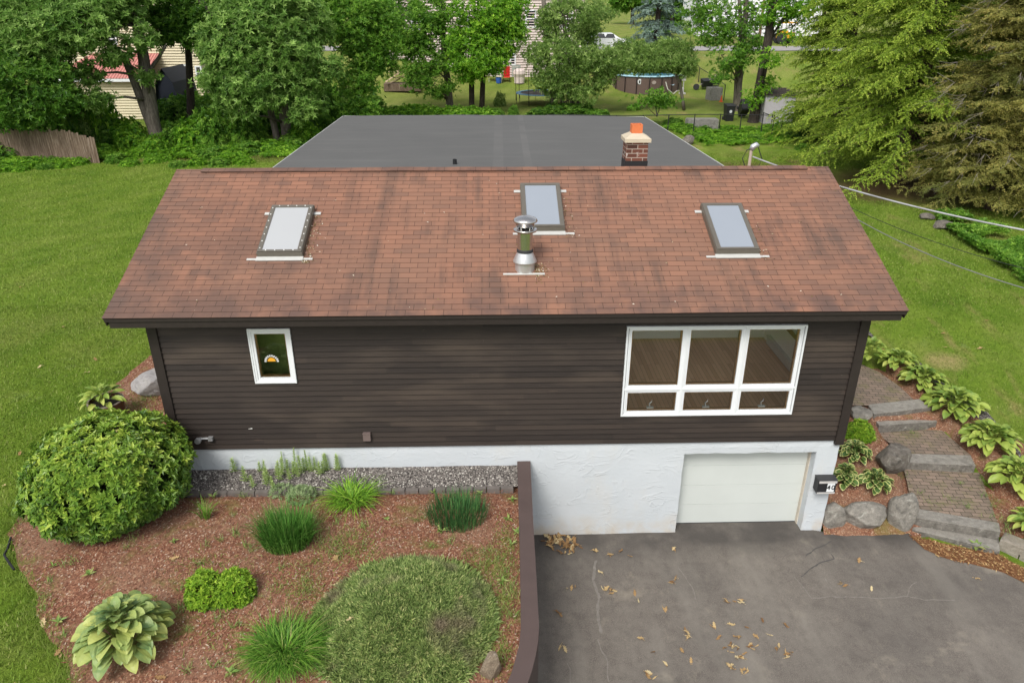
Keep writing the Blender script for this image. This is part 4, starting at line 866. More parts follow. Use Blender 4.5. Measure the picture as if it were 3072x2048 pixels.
for q in range(26):
    d = rdir(1)[0]; d[2] = abs(d[2]) * .8 + .2; m.tube([p + np.array([d[0] * .1, d[1] * .1, 0]), p + d * (R_ * .5, R_ * .5, hh * .5), p + d * (R_ * .85, R_ * .85, hh * .85)], (.03, .02, .008), 5, 1)
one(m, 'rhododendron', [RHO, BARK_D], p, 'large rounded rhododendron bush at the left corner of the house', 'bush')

def hosta(p, R_, hh, n, Lf, Wf, mats, seed, name='hosta', margin=False, label='', group=None, flat=.5):
    rg = random.Random(seed); m = MB()
    for i in range(n):
        t = (i + .5) / n; az = i * 2.39996 + rg.uniform(-.35, .35); ro = R_ * (.06 + .84 * t ** .62) * rg.uniform(.88, 1.08); L = Lf * (.6 + .5 * t) * rg.uniform(.85, 1.12); W = Wf * (.65 + .45 * t) * rg.uniform(.85, 1.15)
        r0 = max(.02, ro - L * .45); e0 = lerp(1.15, .15, t ** .7) + rg.uniform(-.15, .15); e1 = lerp(.2, -1.05, t ** .7) + rg.uniform(-.2, .2)
        z0 = hh * lerp(.78, .30, t ** 1.2) + rg.uniform(-.04, .04) * hh * 3; d = np.array([math.cos(az), math.sin(az), 0]); s = np.array([-d[1], d[0], 0]) * 1.0
        roll = rg.uniform(-.45, .45); base = np.array(p) + d * r0 + np.array([0, 0, z0]); P = []; c = base.copy(); ns = 6; rr = min(1, max(0, .5 + .3 * (t - .5) + rg.gauss(0, .24)))
        for k in range(ns + 1):
            tt = k / ns; e = lerp(e0, e1, tt); up = np.array([-d[0] * math.sin(e), -d[1] * math.sin(e), math.cos(e)]); wv = W * .5 * math.sin(math.pi * min(1, tt ** .72 * .985 + .015)) ** .75
            sv = s * math.cos(roll) + up * math.sin(roll); upv = up * math.cos(roll) - s * math.sin(roll)
            row = [(-1, .32), (-.72, .14), (0, 0), (.72, .14), (1, .32)] if margin else [(-1, .3), (-.5, .10), (0, 0), (.5, .10), (1, .3)]
            P.append([c + sv * wv * a + upv * wv * b * 1.0 for a, b in row]); c = c + (d * math.cos(e) + np.array([0, 0, math.sin(e)])) * L / ns
        V = [q for row in P for q in row]; F = []; MI = []
        for k in range(ns):
            for a in range(4): F.append((5 * k + a, 5 * k + a + 1, 5 * k + 6 + a, 5 * k + 5 + a)); MI.append(1 if margin and (a in (0, 3) or k == ns - 1) else 0)
        m.indexed(V, F, np.array(MI), rr)
        st = np.array(p) + d * .02; m.indexed([st, st + s * .012, base + s * .008, base], [(0, 1, 2, 3)], 0, .6)
    return one(m, name, mats, p, label, 'plant', group)
def m_hosta(name, stops, streak): 
    k = Mat(name); c = k.ramp(k.attr(), stops); c = k.mix(k.ramp(k.noise(7, 3), [(.4, 0.0), (.7, .55)]), c, streak); return k.leaf(c, .3, .42, .35)
HG = m_hosta('gold_hosta_leaf', [(0, (.13, .23, .10)), (.4, (.24, .36, .13)), (.75, (.40, .48, .14)), (1, (.54, .58, .18))], (.46, .50, .14))
HY = m_hosta('lime_hosta_leaf', [(0, (.10, .20, .035)), (.4, (.22, .34, .06)), (.75, (.38, .48, .09)), (1, (.50, .56, .14))], (.42, .48, .10))
HV = m_hosta('green_hosta_leaf', [(0, (.035, .085, .02)), (.5, (.07, .14, .03)), (1, (.13, .21, .05))], (.10, .19, .04))
HC = leafmat('cream_leaf_margin', [(0, (.42, .46, .13)), (1, (.66, .66, .30))], .3, gain=1.0)
p, R_, hh = fit_dome(248, 518, 1783, 2036, bed_z); hosta(p, R_ * .94, hh * 1.0, 210, .27, .19, HG, 3, label='big gold and blue green hosta in the lower left of the mulch bed')
PLAN = [((2598, 2632, 1015, 1078), 'lime hosta farthest back beside the house corner'), ((2632, 2748, 1047, 1118), 'lime hosta second from the back in the path border'), ((2701, 2831, 1096, 1178), 'lime hosta third from the back beside the upper landing'),
        ((2777, 2945, 1163, 1275), 'large lime hosta beside the pair of upper granite steps'), ((2885, 3048, 1264, 1378), 'large lime hosta right of the single middle step'), ((2965, 3125, 1368, 1492), 'lime hosta at the right picture edge beside the lower landing'), ((3035, 3190, 1540, 1632), 'lime hosta above the cut stone wall at right edge')]
for i, (bx4, lb) in enumerate(PLAN):
    p, R_, hh = fit_dome(*bx4, side_z)
    if i == 0: p = p + np.array([-.1, 0, 0]); R_ = .42
    hosta(p, R_ * 1.0, max(.25, hh), [56, 92, 100, 120, 120, 120, 100][i], .29 * max(.8, R_ / .62), .19 * max(.8, R_ / .62), HY, 20 + i, label=lb, group='lime hostas along the path')
for i, (bx4, lb) in enumerate([((2510, 2609, 1318, 1400), 'cream edged hosta highest on the slope by the garage pillar'), ((2494, 2568, 1385, 1480), 'cream edged hosta half hidden behind the mailbox'), ((2569, 2673, 1405, 1504), 'cream edged hosta above the boulders, right of the mailbox')]):
    p, R_, hh = fit_dome(*bx4, side_z); hosta(p, R_ * 1.0, max(.22, hh), 84, .17, .12, [HV, HC], 40 + i, margin=True, label=lb, group='cream edged hostas by the garage')
# planter with a hosta
p = gnd(332, 1262); p[2] = bed_z(p[0], p[1]); pot = thing('barrel_planter', p, 'brown barrel planter behind the rhododendron bush', 'planter')
m = MB(); m.lathe([(.25, 0), (.30, .12), (.335, .40), (.335, .43), (.305, .43), (.30, .36)], p, 26); m.build('barrel', plain('barrel_brown', (.10, .05, .025), .6, var=.3), pot)
m = MB(); m.lathe([(.337, .42), (.337, .438), (.303, .438)], p, 26); m.build('rim', plain('pot_rim', (.24, .2, .17), .6), pot)
m = MB(); m.lathe([(.30, .36), (0, .37)], p, 20); m.build('soil', plain('potting_soil', (.03, .022, .018), .95), pot)
hosta(p + np.array([-.06, 0, .34]), .42, .42, 44, .27, .11, HY, 60, label='yellow green hosta growing in the barrel planter')

def grass_clump(name, box, n, W, mats, label, lean=(.25, .9), droop=(.2, .6), Lk=1.0, ring=False, wide=.5, cat='plant', group=None, seg=4):
    p, R_, hh = fit_dome(*box, bed_z, .8); m = MB(); q = RNG.uniform(0, 2 * math.pi, n); t = np.sqrt(RNG.uniform(0, 1, n)); az = q + RNG.normal(0, .65, n)
    B = p + np.stack([np.cos(q) * t, np.sin(q) * t * .85, 0 * q], 1) * R_ * (.88 if ring else wide); L = hh * Lk * RNG.uniform(.75, 1.25, n) * 1.25; ln = RNG.uniform(*lean, n) * (.35 + .75 * t) * R_ / (hh + R_) * 1.6
    blades(m, B, az, L, np.full(n, W) * RNG.uniform(.7, 1.2, n), ln, RNG.uniform(*droop, n), RNG.uniform(0, 1, n), seg)
    return one(m, name, mats, p, label, cat, group)
GD = leafmat('dark_blade', [(0, (.028, .085, .014)), (.6, (.065, .17, .024)), (.9, (.12, .25, .045)), (1, (.20, .30, .08))], .3)
GL_ = leafmat('light_blade', [(0, (.06, .15, .015)), (.6, (.13, .26, .02)), (1, (.26, .40, .05))], .3)
GM = leafmat('mid_blade', [(0, (.035, .095, .012)), (.6, (.085, .195, .020)), (.93, (.20, .33, .05)), (1, (.32, .27, .12))], .3)
GI = leafmat('iris_blade', [(0, (.022, .075, .025)), (.6, (.045, .12, .035)), (1, (.10, .20, .06))], .3)
grass_clump('grass_clump', (772, 955, 1503, 1668), 1700, .013, GD, 'dark green grassy clump left of the centre of the bed', (.15, .9), (.15, .55), .68, wide=.8)
grass_clump('daylily', (965, 1143, 1440, 1542), 420, .022, GL_, 'bright green arching daylily clump beside the gravel strip', (.5, 1.25), (.45, .95), .98, seg=6)
grass_clump('grass_clump', (745, 970, 1860, 2042), 2600, .014, GM, 'bright green mounded grass clump at the bottom of the bed', (.35, 1.15), (.45, .98), .86, wide=.62, seg=6)
grass_clump('iris_clump', (1272, 1472, 1488, 1594), 900, .014, GI, 'dark bluish iris clump in a ring near the retaining wall', (.1, .5), (.02, .2), .8, ring=True)
grass_clump('grass_tuft', (590, 645, 1508, 1565), 70, .012, GM, 'small pale grass tuft between the big bush and grassy clump', (.4, 1.3), (.2, .6), 1.1)
# lime shrub
LIME = leafmat('lime_shrub_leaf', [(0, (.05, .115, .010)), (.5, (.125, .235, .018)), (1, (.27, .38, .04))], .3)
def mound(name, box, n, L, W, mat, label, zf, cat='shrub', k=5, lump=.16, spread=.7, hs_=1.0, group=None, base_r=.5):
    p, R_, hh = fit_dome(*box, zf); hh *= hs_; m = MB(); u = rdir(n * 2); u = u[u[:, 2] > -.15][:n]; rad = 1 + lump * np.array([fbm(v * 2.6 + p, 1, 2) for v in u]) + RNG.normal(0, .04, len(u)); rad *= RNG.uniform(.8, 1.0, len(u)) ** .5
    C = p + u * np.stack([R_ * rad, R_ * .92 * rad, hh * rad], 1); C[:, 2] = np.maximum(C[:, 2], p[2] + .02)
    rosettes(m, C, u + np.array([0, 0, .5]), k, L, W, spread, np.clip(base_r + .2 * u[:, 2] + RNG.normal(0, .18, len(u)), 0, 1)); return one(m, name, mat, p, label, cat, group), p, R_, hh
mound('lime_shrub', (567, 678, 1715, 1830), 520, .07, .028, LIME, 'low lime green shrub in the bed, left lobe of its pair', bed_z)
mound('lime_shrub', (650, 763, 1712, 1822), 520, .07, .028, LIME, 'low lime green shrub in the bed, right lobe of its pair', bed_z)
mound('green_shrub', (2536, 2614, 1264, 1332), 620, .075, .026, LIME, 'small feathery bright green shrub at the right house corner', side_z)
LAV = leafmat('lavender_leaf', [(0, (.10, .15, .065)), (.6, (.19, .26, .12)), (1, (.30, .37, .19))], .25)
mound('lavender', (868, 945, 1462, 1512), 330, .075, .012, LAV, 'grey green lavender mound at the edging between the two grass clumps', bed_z, k=5, spread=.4)
mound('lavender', (815, 885, 1455, 1500), 220, .075, .012, LAV, 'thin grey green lavender mound leaning over the edging bricks', bed_z, k=5, spread=.4)
# spreading juniper
JUN = leafmat('juniper_sprig', [(0, (.052, .086, .024)), (.45, (.145, .21, .060)), (.8, (.275, .335, .115)), (1, (.40, .41, .18))], .25, patch=(1.4, (.30, .25, .165), .53, .74))
p, R_, hh = fit_dome(950, 1476, 1640, 2115, bed_z); hh = .56; m = MB(); N = 9500; p = p + np.array([0, .22, 0]); R_ *= .98
q = RNG.uniform(0, 2 * math.pi, N); t = np.sqrt(RNG.uniform(0, 1, N)); edge = np.array([1 + .10 * noise.noise(Vector((math.cos(a) * 1.7, math.sin(a) * 1.7, 1))) + .06 * noise.noise(Vector((math.cos(a) * 5, math.sin(a) * 5, 4))) for a in q])
X, Y = np.cos(q) * t * R_ * edge, np.sin(q) * t * R_ * .98 * edge; Z = hh * (1 - t ** 2.4) + np.array([.14 * fbm((x * 1.3, y * 1.3, 2), 1.8, 3) for x, y in zip(X, Y)]); Z = np.maximum(Z, .03)
C = np.stack([X + p[0], Y + p[1], np.array([bed_z(x + p[0], y + p[1]) for x, y in zip(X, Y)]) + Z], 1); A = np.stack([np.cos(q) * t + .5 * RNG.normal(size=N), np.sin(q) * t + .5 * RNG.normal(size=N), .75 + 0 * q], 1)
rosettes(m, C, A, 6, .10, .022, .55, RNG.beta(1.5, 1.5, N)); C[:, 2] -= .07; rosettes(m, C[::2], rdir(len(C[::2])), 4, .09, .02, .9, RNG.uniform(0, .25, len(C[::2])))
na = 900; q2 = RNG.uniform(0, 6.283, na); e2 = np.array([1 + .10 * noise.noise(Vector((math.cos(a) * 1.7, math.sin(a) * 1.7, 1))) for a in q2]) * RNG.uniform(.93, 1.06, na); C2 = np.stack([p[0] + np.cos(q2) * R_ * e2, p[1] + np.sin(q2) * R_ * .98 * e2, 0 * q2], 1); C2[:, 2] = [bed_z(a, b) + .04 for a, b in C2[:, :2]]; rosettes(m, C2, np.stack([np.cos(q2), np.sin(q2), .5 + 0 * q2], 1), 5, .14, .022, .4, RNG.beta(2.4, 2, na))
for _ in range(60): a_ = random.uniform(0, 6.28); e_ = np.array([p[0] + math.cos(a_) * R_ * .9, p[1] + math.sin(a_) * R_ * .9, 0]); e_[2] = bed_z(e_[0], e_[1]) + .12; m.tube([p + (0, 0, .2), e_], [.012, .005], 4, 0, .95)
one(m, 'juniper', JUN, p, 'wide low grey green spreading juniper beside the retaining wall', 'shrub')
# sedum spires on the gravel: stem with whorled leaves
def spire(hh, n, r, tp=.4):
    m = MB(); lean = RNG.normal(0, .06, 2); P = []; D = []; 
    for i in range(n):
        t = (i + .5) / n; q = i * 2.4; P.append((lean[0] * t * hh, lean[1] * t * hh, t * hh)); D.append((math.cos(q), math.sin(q), .45 + t * .9))
    P, D = np.array(P), np.array(D); leaves(m, P, D, np.array([0, 0, 1.0]) + 0 * P, 1.35 * r * (1 - tp * np.linspace(0, 1, n)), .02, RNG.uniform(.2, 1, n)); m.tube([(0, 0, 0), (lean[0] * hh, lean[1] * hh, hh)], (.006, .003), 4, 0, .3); return m
SED = leafmat('sedum_leaf', [(0, (.13, .20, .05)), (.6, (.24, .33, .10)), (1, (.36, .43, .17))], .3)
pro = [spire(.34, 46, .06).build('stonecrop', SED), spire(.24, 34, .065).build('stonecrop', SED), spire(.48, 60, .055, .6).build('stonecrop', SED)]
SP = [(783, 1408, 1), (795, 1425, 0), (803, 1440, 1), (815, 1458, 1), (830, 1425, 1), (838, 1440, 0), (846, 1425, 0), (852, 1410, 2), (862, 1412, 1), (880, 1425, 1), (888, 1408, 2), (895, 1432, 0), (905, 1420, 0), (912, 1412, 1), (925, 1410, 2), (935, 1415, 0), (945, 1412, 0), (958, 1425, 1), (967, 1420, 1), (975, 1408, 0), (985, 1405, 0), (1012, 1402, 0), (1020, 1398, 0), (705, 1412, 1), (735, 1445, 1), (760, 1462, 1), (870, 1440, 1), (800, 1455, 1), (822, 1472, 1)]
for i, (px, py, kk) in enumerate(SP):
    q = atz(px, py, 1.32); q[1] = min(q[1], -.06); o = pro[kk] if not pro[kk].get('label') else copy_of(pro[kk], (0, 0, 0))
    o.location = q; o.rotation_euler = (0, 0, random.uniform(0, 6)); sc_ = random.uniform(.8, 1.2); o.scale = (sc_, sc_, sc_)
    tag(o, ['pale green stonecrop spire of middle height on the gravel strip', 'short pale green stonecrop spire on the gravel strip', 'tall pale green stonecrop spire against the white foundation'][kk], 'plant', ['middle stonecrop spires', 'short stonecrop spires', 'tall stonecrop spires'][kk])
# weeds
def weed(kind):
    m = MB()
    if kind == 0: n = 9; q = RNG.uniform(0, 6.28, n); leaves(m, np.zeros((n, 3)) + (0, 0, .02), np.stack([np.cos(q), np.sin(q), RNG.uniform(.2, 1, n)], 1), np.array([0, 0, 1.0]) + np.zeros((n, 3)), RNG.uniform(.06, .13, n), .035, RNG.uniform(.2, 1, n))
    else: n = 16 + 8 * kind; q = RNG.uniform(0, 6.28, n); blades(m, RNG.normal(0, .035 * kind, (n, 3)) * (1, 1, 0), q, RNG.uniform(.06, .15, n), np.full(n, .008), RNG.uniform(.4, 1.4, n), RNG.uniform(.2, .6, n), RNG.uniform(0, 1, n), 3)
    return m
WEED = leafmat('weed_leaf', [(0, (.07, .13, .03)), (.6, (.14, .22, .05)), (1, (.27, .30, .10))], .3)
wp = [weed(k % 3).build('weed', WEED) for k in range(6)]; wl = ['small leafy weed growing in the red mulch', 'thin grassy weed growing in the red mulch', 'bushy grass weed growing in the red mulch']
WP = [(1535, 1500, 0), (1525, 1560, 0), (1548, 1600, 0), (1535, 1635, 0), (1160, 1560, 0), (1325, 1595, 0), (1290, 1640, 1), (1455, 1668, 2), (1470, 1655, 2), (1490, 1680, 2), (1520, 1720, 2), (1530, 1760, 2), (1505, 1745, 0), (1540, 1790, 2), (1460, 1985, 0), (1510, 1960, 2), (520, 1625, 0), (620, 1635, 1), (272, 1725, 0), (545, 1830, 1), (605, 1690, 1), (540, 1770, 1), (760, 1650, 1), (745, 1640, 1), (850, 1700, 1), (905, 1700, 2), (920, 1740, 1), (930, 1770, 2), (700, 1545, 1), (710, 1605, 1), (660, 1620, 1), (1050, 1600, 2), (1010, 1640, 2), (1090, 1640, 1), (960, 1620, 2), (1030, 1660, 1), (1095, 1580, 1), (640, 1830, 1), (660, 1850, 1), (480, 1900, 1), (560, 1890, 1), (700, 1880, 1), (560, 2010, 1), (640, 2000, 1), (690, 2020, 0), (960, 2010, 0), (1405, 1655, 2), (1440, 1700, 1), (1500, 1830, 2), (1540, 1850, 1), (1480, 1900, 1), (150, 1745, 1), (140, 1790, 2), (130, 1830, 2), (175, 1870, 0), (190, 1910, 1), (225, 1960, 1), (160, 1700, 0), (210, 1690, 2), (90, 1550, 2), (60, 1520, 2), (400, 1620, 2), (385, 1640, 1), (1180, 1480, 1), (1240, 1475, 0), (1300, 1478, 0), (1440, 1480, 0), (1500, 1470, 0), (560, 1490, 0), (640, 1492, 0), (735, 1488, 1), (430, 1200, 1), (410, 1215, 2), (455, 1190, 2), (470, 1160, 0), (1010, 1570, 1), (1120, 1520, 0), (1260, 1560, 1), (1350, 1630, 1)]
for i, (px, py, kk) in enumerate(WP):
    q = atz(px, py, 1.25); q = atz(px, py, bed_z(q[0], q[1])); pr = wp[kk + 3 * (i % 2)]
    o = pr if not pr.get('label') else copy_of(pr, q); o.location = q; o.rotation_euler = (0, 0, random.uniform(0, 6)); s_ = random.uniform(.7, 1.35); o.scale = (s_, s_, s_); tag(o, wl[kk], 'weed', ['leafy weeds in the bed', 'thin weeds in the bed', 'bushy weeds in the bed'][kk])
# low creeping weeds and moss that cover patches of the mulch
m = MB()
for cx_, cy_, rx_, ry_, n_ in [(1030, 1640, 110, 60, 900), (1500, 1780, 50, 110, 1100), (1520, 1640, 40, 60, 400), (1440, 1700, 60, 30, 400), (925, 1760, 50, 60, 350), (640, 1700, 120, 40, 300), (840, 1760, 60, 40, 200), (700, 1900, 120, 70, 350), (430, 1215, 50, 40, 400), (1490, 1960, 40, 60, 400), (1000, 1520, 60, 25, 150)]:
    U = np.stack([RNG.normal(cx_, rx_ * .6, n_), RNG.normal(cy_, ry_ * .6, n_)], 1); P = []
    for a_, b_ in U:
        q = atz(a_, b_, 1.25)
        if inside(BED, q[0], q[1]) and q[1] < -.72 or q[0] < 0 and inside(BED, q[0], q[1]): P.append((q[0], q[1], bed_z(q[0], q[1])))
    P = np.array(P); n_ = len(P); blades(m, P, RNG.uniform(0, 6.28, n_), RNG.uniform(.03, .085, n_), RNG.uniform(.006, .016, n_), RNG.uniform(.4, 1.6, n_), RNG.uniform(.2, .6, n_), RNG.uniform(0, 1, n_), 2)
tag(m.build('creeping_weeds', leafmat('creeping_weed', [(0, (.07, .11, .02)), (.5, (.14, .19, .035)), (1, (.27, .28, .09))], .3)), kind='stuff')

# ------------------------------------------------------------------ rocks
def rock(name, box, zf, mat, label, seed, top=1.0, depth=.9, flat=None, cut=.86):
    p, R_, hh = fit_dome(*box, zf, depth); hh *= top
    import bmesh
    b = bmesh.new(); bmesh.ops.create_icosphere(b, subdivisions=5, radius=1.0); rg = random.Random(seed); cuts = [(Vector((rg.gauss(0, 1), rg.gauss(0, 1), rg.gauss(0, .8))).normalized(), rg.uniform(cut - .2, cut)) for _ in range(11)]
    if flat: cuts.append((Vector((.05, -.1, 1)).normalized(), flat))
    V = []
    for v in b.verts:
        c = v.co.copy()
        for n_, d_ in cuts:
            s_ = c.dot(n_) - d_
            if s_ > 0: c -= n_ * s_ * .92
        c *= 1 + .07 * fbm(c * 1.6 + Vector((seed, 0, 0)), 1, 4) + .02 * noise.noise(c * 12); V.append((p[0] + c.x * R_ * 1.18, p[1] + c.y * R_ * depth * 1.1, p[2] + hh * .42 + c.z * hh * .66))
    m = MB(); m.indexed(V, [[v.index for v in f.verts] for f in b.faces]); b.free()
    return tag(m.build(name, mat, origin=tuple(p), smooth=True), label, 'rock')
rock('boulder', (2465, 2525, 1511, 1592), side_z, BOULDER, 'rounded grey boulder against the garage pillar', 1)
rock('boulder', (2527, 2651, 1505, 1592), side_z, BOULDER, 'wide angular pale boulder at the driveway edge, middle of three', 2, depth=.6)
rock('boulder', (2659, 2733, 1481, 1598), side_z, BOULDER, 'tall pointed lichen covered boulder left of the lowest granite step', 3)
rock('boulder', (2628, 2713, 1330, 1432), side_z, BOULDER_D, 'dark flat topped boulder beside the single middle step', 4, flat=.6)
rock('boulder', (2550, 2618, 1222, 1265), side_z, BOULDER, 'small mossy boulder left of the pair of upper steps', 5)
rock('boulder', (412, 520, 1108, 1196), bed_z, PALE_ROCK, 'pale weathered boulder left of the house wall', 6, flat=.7)
rock('rock', (1440, 1508, 1955, 2040), bed_z, m_stone('tan_rock', (.26, .20, .14), (.38, .31, .22), .2), 'tan jagged rock at the foot of the juniper', 7, depth=.7, cut=.75)
# ------------------------------------------------------------------ granite steps and path
def step_slab(fl, fr, br, bl, zt, th, label):
    m = MB(); nx_, cs = 14, [fl, fr, br, bl]; cs = [np.array(c) for c in cs]; V = []
    bot = [(c[0], c[1], zt - th) for c in cs]; top = []
    ins = 0.012; ce = sum(cs) / 4; tp = [c + (ce - c) / np.linalg.norm(ce - c) * ins for c in cs]
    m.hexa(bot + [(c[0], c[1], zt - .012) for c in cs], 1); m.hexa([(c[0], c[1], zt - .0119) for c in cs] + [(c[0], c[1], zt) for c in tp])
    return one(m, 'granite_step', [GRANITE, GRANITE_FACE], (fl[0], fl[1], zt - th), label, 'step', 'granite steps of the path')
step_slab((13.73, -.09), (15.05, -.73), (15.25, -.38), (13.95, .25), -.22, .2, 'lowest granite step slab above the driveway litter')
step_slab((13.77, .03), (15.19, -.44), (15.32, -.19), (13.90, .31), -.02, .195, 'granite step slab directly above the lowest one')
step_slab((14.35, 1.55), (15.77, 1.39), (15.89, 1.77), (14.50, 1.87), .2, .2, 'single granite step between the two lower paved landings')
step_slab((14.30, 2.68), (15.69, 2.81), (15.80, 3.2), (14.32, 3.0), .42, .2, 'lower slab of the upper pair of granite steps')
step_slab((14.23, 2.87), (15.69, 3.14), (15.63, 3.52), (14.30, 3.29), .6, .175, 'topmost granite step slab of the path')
for poly_, zf in (([(13.92, .30), (15.3, -.2), (15.9, 1.40), (14.36, 1.56)], lambda x, y: -.032 + .035 * max(0, y)), ([(14.5, 1.86), (15.9, 1.76), (15.82, 2.85), (14.28, 2.72)], lambda x, y: .19 + .02 * (y - 1.8)), (P2(.68, (2752, 1197), (2700, 1150), (2640, 1112), (2583, 1088)) + [(12.3, 6.4), (12.3, 3.4), (14.3, 3.27), (15.62, 3.5)], lambda x, y: .592 + .03 * (y - 3.3))):
    tag(sheet(poly_, zf, .2, .02).build('paver_path', PAVER, smooth=True), kind='structure')
def side_under(x, y):
    z = side_z(x, y)
    if 13.95 < x < 15.95 and -.4 < y < 1.6: z = min(z, -.09 + .02 * y)
    elif 14.2 < x < 15.95 and 1.6 <= y < 2.85: z = min(z, .12)
    elif y >= 2.85 and x < 15.75: z = min(z, .52)
    return z
tag(sheet(SIDE, side_under, .15, .05).build('mulch_bed', MULCH, smooth=True), kind='structure')
a = [np.array(P2(-.12, q)[0]) for q in ((3001, 1618), (3090, 1655))]; dv = (a[1] - a[0]) / np.linalg.norm(a[1] - a[0]); nv = np.array([-dv[1], dv[0]])
for i, (s0, s1, z0, z1, lb) in enumerate([(0, .95, -.27, -.10, 'long pale cut stone block on top of the low wall'), (0, .34, -.45, -.275, 'short pale cut stone block below the long one, next to the steps'), (.36, .95, -.45, -.275, 'pale cut stone block at the right picture edge, lower course'), (.97, 2.1, -.45, -.11, 'pale cut stone block continuing the wall outside the picture')]):
    if i == 3: continue
    m = MB(); f = [a[0] + dv * s0 - nv * .0, a[0] + dv * s1, a[0] + dv * s1 + nv * .30, a[0] + dv * s0 + nv * .30]; m.hexa([(*c, z0) for c in f] + [(*c, z1 - .02) for c in f]); ce = sum(f) / 4; m.hexa([(*c, z1 - .0199) for c in f] + [(*(c + (ce - c) * .05), z1) for c in f]); one(m, 'stone_block', CUT_STONE, (*f[0], z0), lb, 'stone', 'cut stone wall blocks')
STRIP = P2(.75, (2600, 992), (2660, 1030)) + P2(.5, (2760, 1100), (2840, 1170)) + P2(.35, (2960, 1255), (3060, 1345)) + P2(.35, (3072, 1372), (2985, 1290)) + P2(.5, (2870, 1225), (2760, 1135)) + P2(.7, (2650, 1060), (2595, 1030))
tag(sheet(STRIP, lambda x, y: h_right(y) + .035, .2).build('gravel_strip', GRAVEL), kind='structure')
# leaf litter between asphalt and steps
LIT = P2(-.32, (2722, 1606), (2772, 1650), (2842, 1678), (2913, 1692), (3008, 1716), (3085, 1752), (3085, 1712), (3000, 1668), (2860, 1640), (2733, 1612))
m = sheet(LIT, lambda x, y: h_drive(y) + .012, .2); N = 2600; U = [(random.uniform(13, 16.6), random.uniform(-2.2, .2)) for _ in range(N * 4)]; U = [u for u in U if inside(LIT, *u)][:N]
P = np.array([(x, y, h_drive(y) + random.uniform(.015, .04)) for x, y in U]); leaves(m, P, rdir(len(P)) * (1, 1, .4), np.array([0, 0, 1.0]) + .5 * RNG.normal(size=P.shape), RNG.uniform(.03, .10, len(P)), RNG.uniform(.012, .035, len(P)), RNG.uniform(0, 1, len(P)), .1)
LITM = Mat('leaf_litter'); LITM = LITM.pbr(LITM.ramp(LITM.attr(), [(0, (.16, .075, .035)), (.5, (.28, .15, .07)), (.85, (.42, .27, .12)), (1, (.55, .42, .22))]), .85, None, .15)
tag(m.build('leaf_litter', LITM), kind='stuff')
# small green plants in the litter and between the pavers
for px, py, zz_, sc_ in [(2926, 1645, -.32, 2.2), (2740, 1300, .2, 1), (2700, 1430, .0, 1), (2790, 1510, .0, .8), (2850, 1500, .02, .9), (2900, 1520, .0, .9), (2880, 1450, .05, .8), (2760, 1285, .23, .8), (2830, 1345, .1, 1), (2930, 1400, .05, 1.2), (2960, 1490, .0, 1.1), (3000, 1560, -.02, 1.3), (2985, 1520, .0, 1.1), (2760, 1480, .0, .7), (2945, 1440, .05, .9), (2860, 1395, .05, 1.2), (2800, 1392, .05, 1.2), (2905, 1380, .05, 1.0), (3020, 1590, -.02, 1.2)]:
    q = atz(px, py, zz_); o = copy_of(wp[0] if sc_ > 1.5 else wp[random.choice((2, 5, 1))], q, random.uniform(0, 6), sc_); tag(o, 'leafy green weed in the leaf litter below the granite steps' if sc_ > 1.5 else 'small green weed between the path pavers', 'weed'); o['group'] = 'weeds of the paved path'
# plastic edging scraps at the left edge
m = MB(); q = [atz(*c, 1.29) for c in ((34, 1616), (24, 1650), (14, 1668), (28, 1690), (44, 1712))]; m.tube([c + np.array([0, 0, .03]) for c in q], .018, 6); one(m, 'plastic_edging', BLACK_PL, q[0], 'torn black plastic edging strip left of the mulch bed', 'edging')
# ------------------------------------------------------------------ fallen leaves
LEAF = Mat('dry_leaf'); oi = LEAF.n('ObjectInfo').outputs['Random']; LEAF = LEAF.leaf(LEAF.ramp(oi, [(0, (.22, .12, .055)), (.35, (.38, .24, .11)), (.7, (.52, .38, .19)), (1, (.62, .52, .31))]), .2, .8, .1)
def oak_leaf(seed):
    rg = random.Random(seed); L = .145; m = MB(); mid = []; rows = []
    prof = [0, .25, .12, .42, .20, .50, .22, .40, .14, .22, 0]
    for i, w_ in enumerate(prof):
        t = i / (len(prof) - 1); z = .02 * math.sin(t * 3 + seed) + rg.uniform(0, .012); k = rg.uniform(.75, 1.2) * (.62 if seed != 3 else .35); rows.append([((t - .5) * L, -w_ * L * k, z + abs(w_) * .06 * rg.uniform(-.3, 1)), ((t - .5) * L, 0, z), ((t - .5) * L, w_ * L * k, z + abs(w_) * .06 * rg.uniform(-.3, 1))])
    V = [p_ for r_ in rows for p_ in r_]; m.indexed(V, [(3 * i + a, 3 * i + 3 + a, 3 * i + 4 + a, 3 * i + 1 + a) for i in range(len(rows) - 1) for a in (0, 1)]); m.tube([(-.5 * L, 0, .005), (-.72 * L, .01, .008)], .003, 4); return m
lp = [oak_leaf(s).build('fallen_leaf', LEAF) for s in (1, 2, 3)]; CL = []
def z7(x, y): return 1500 + x / 1.496, 1548 + y / 1.496
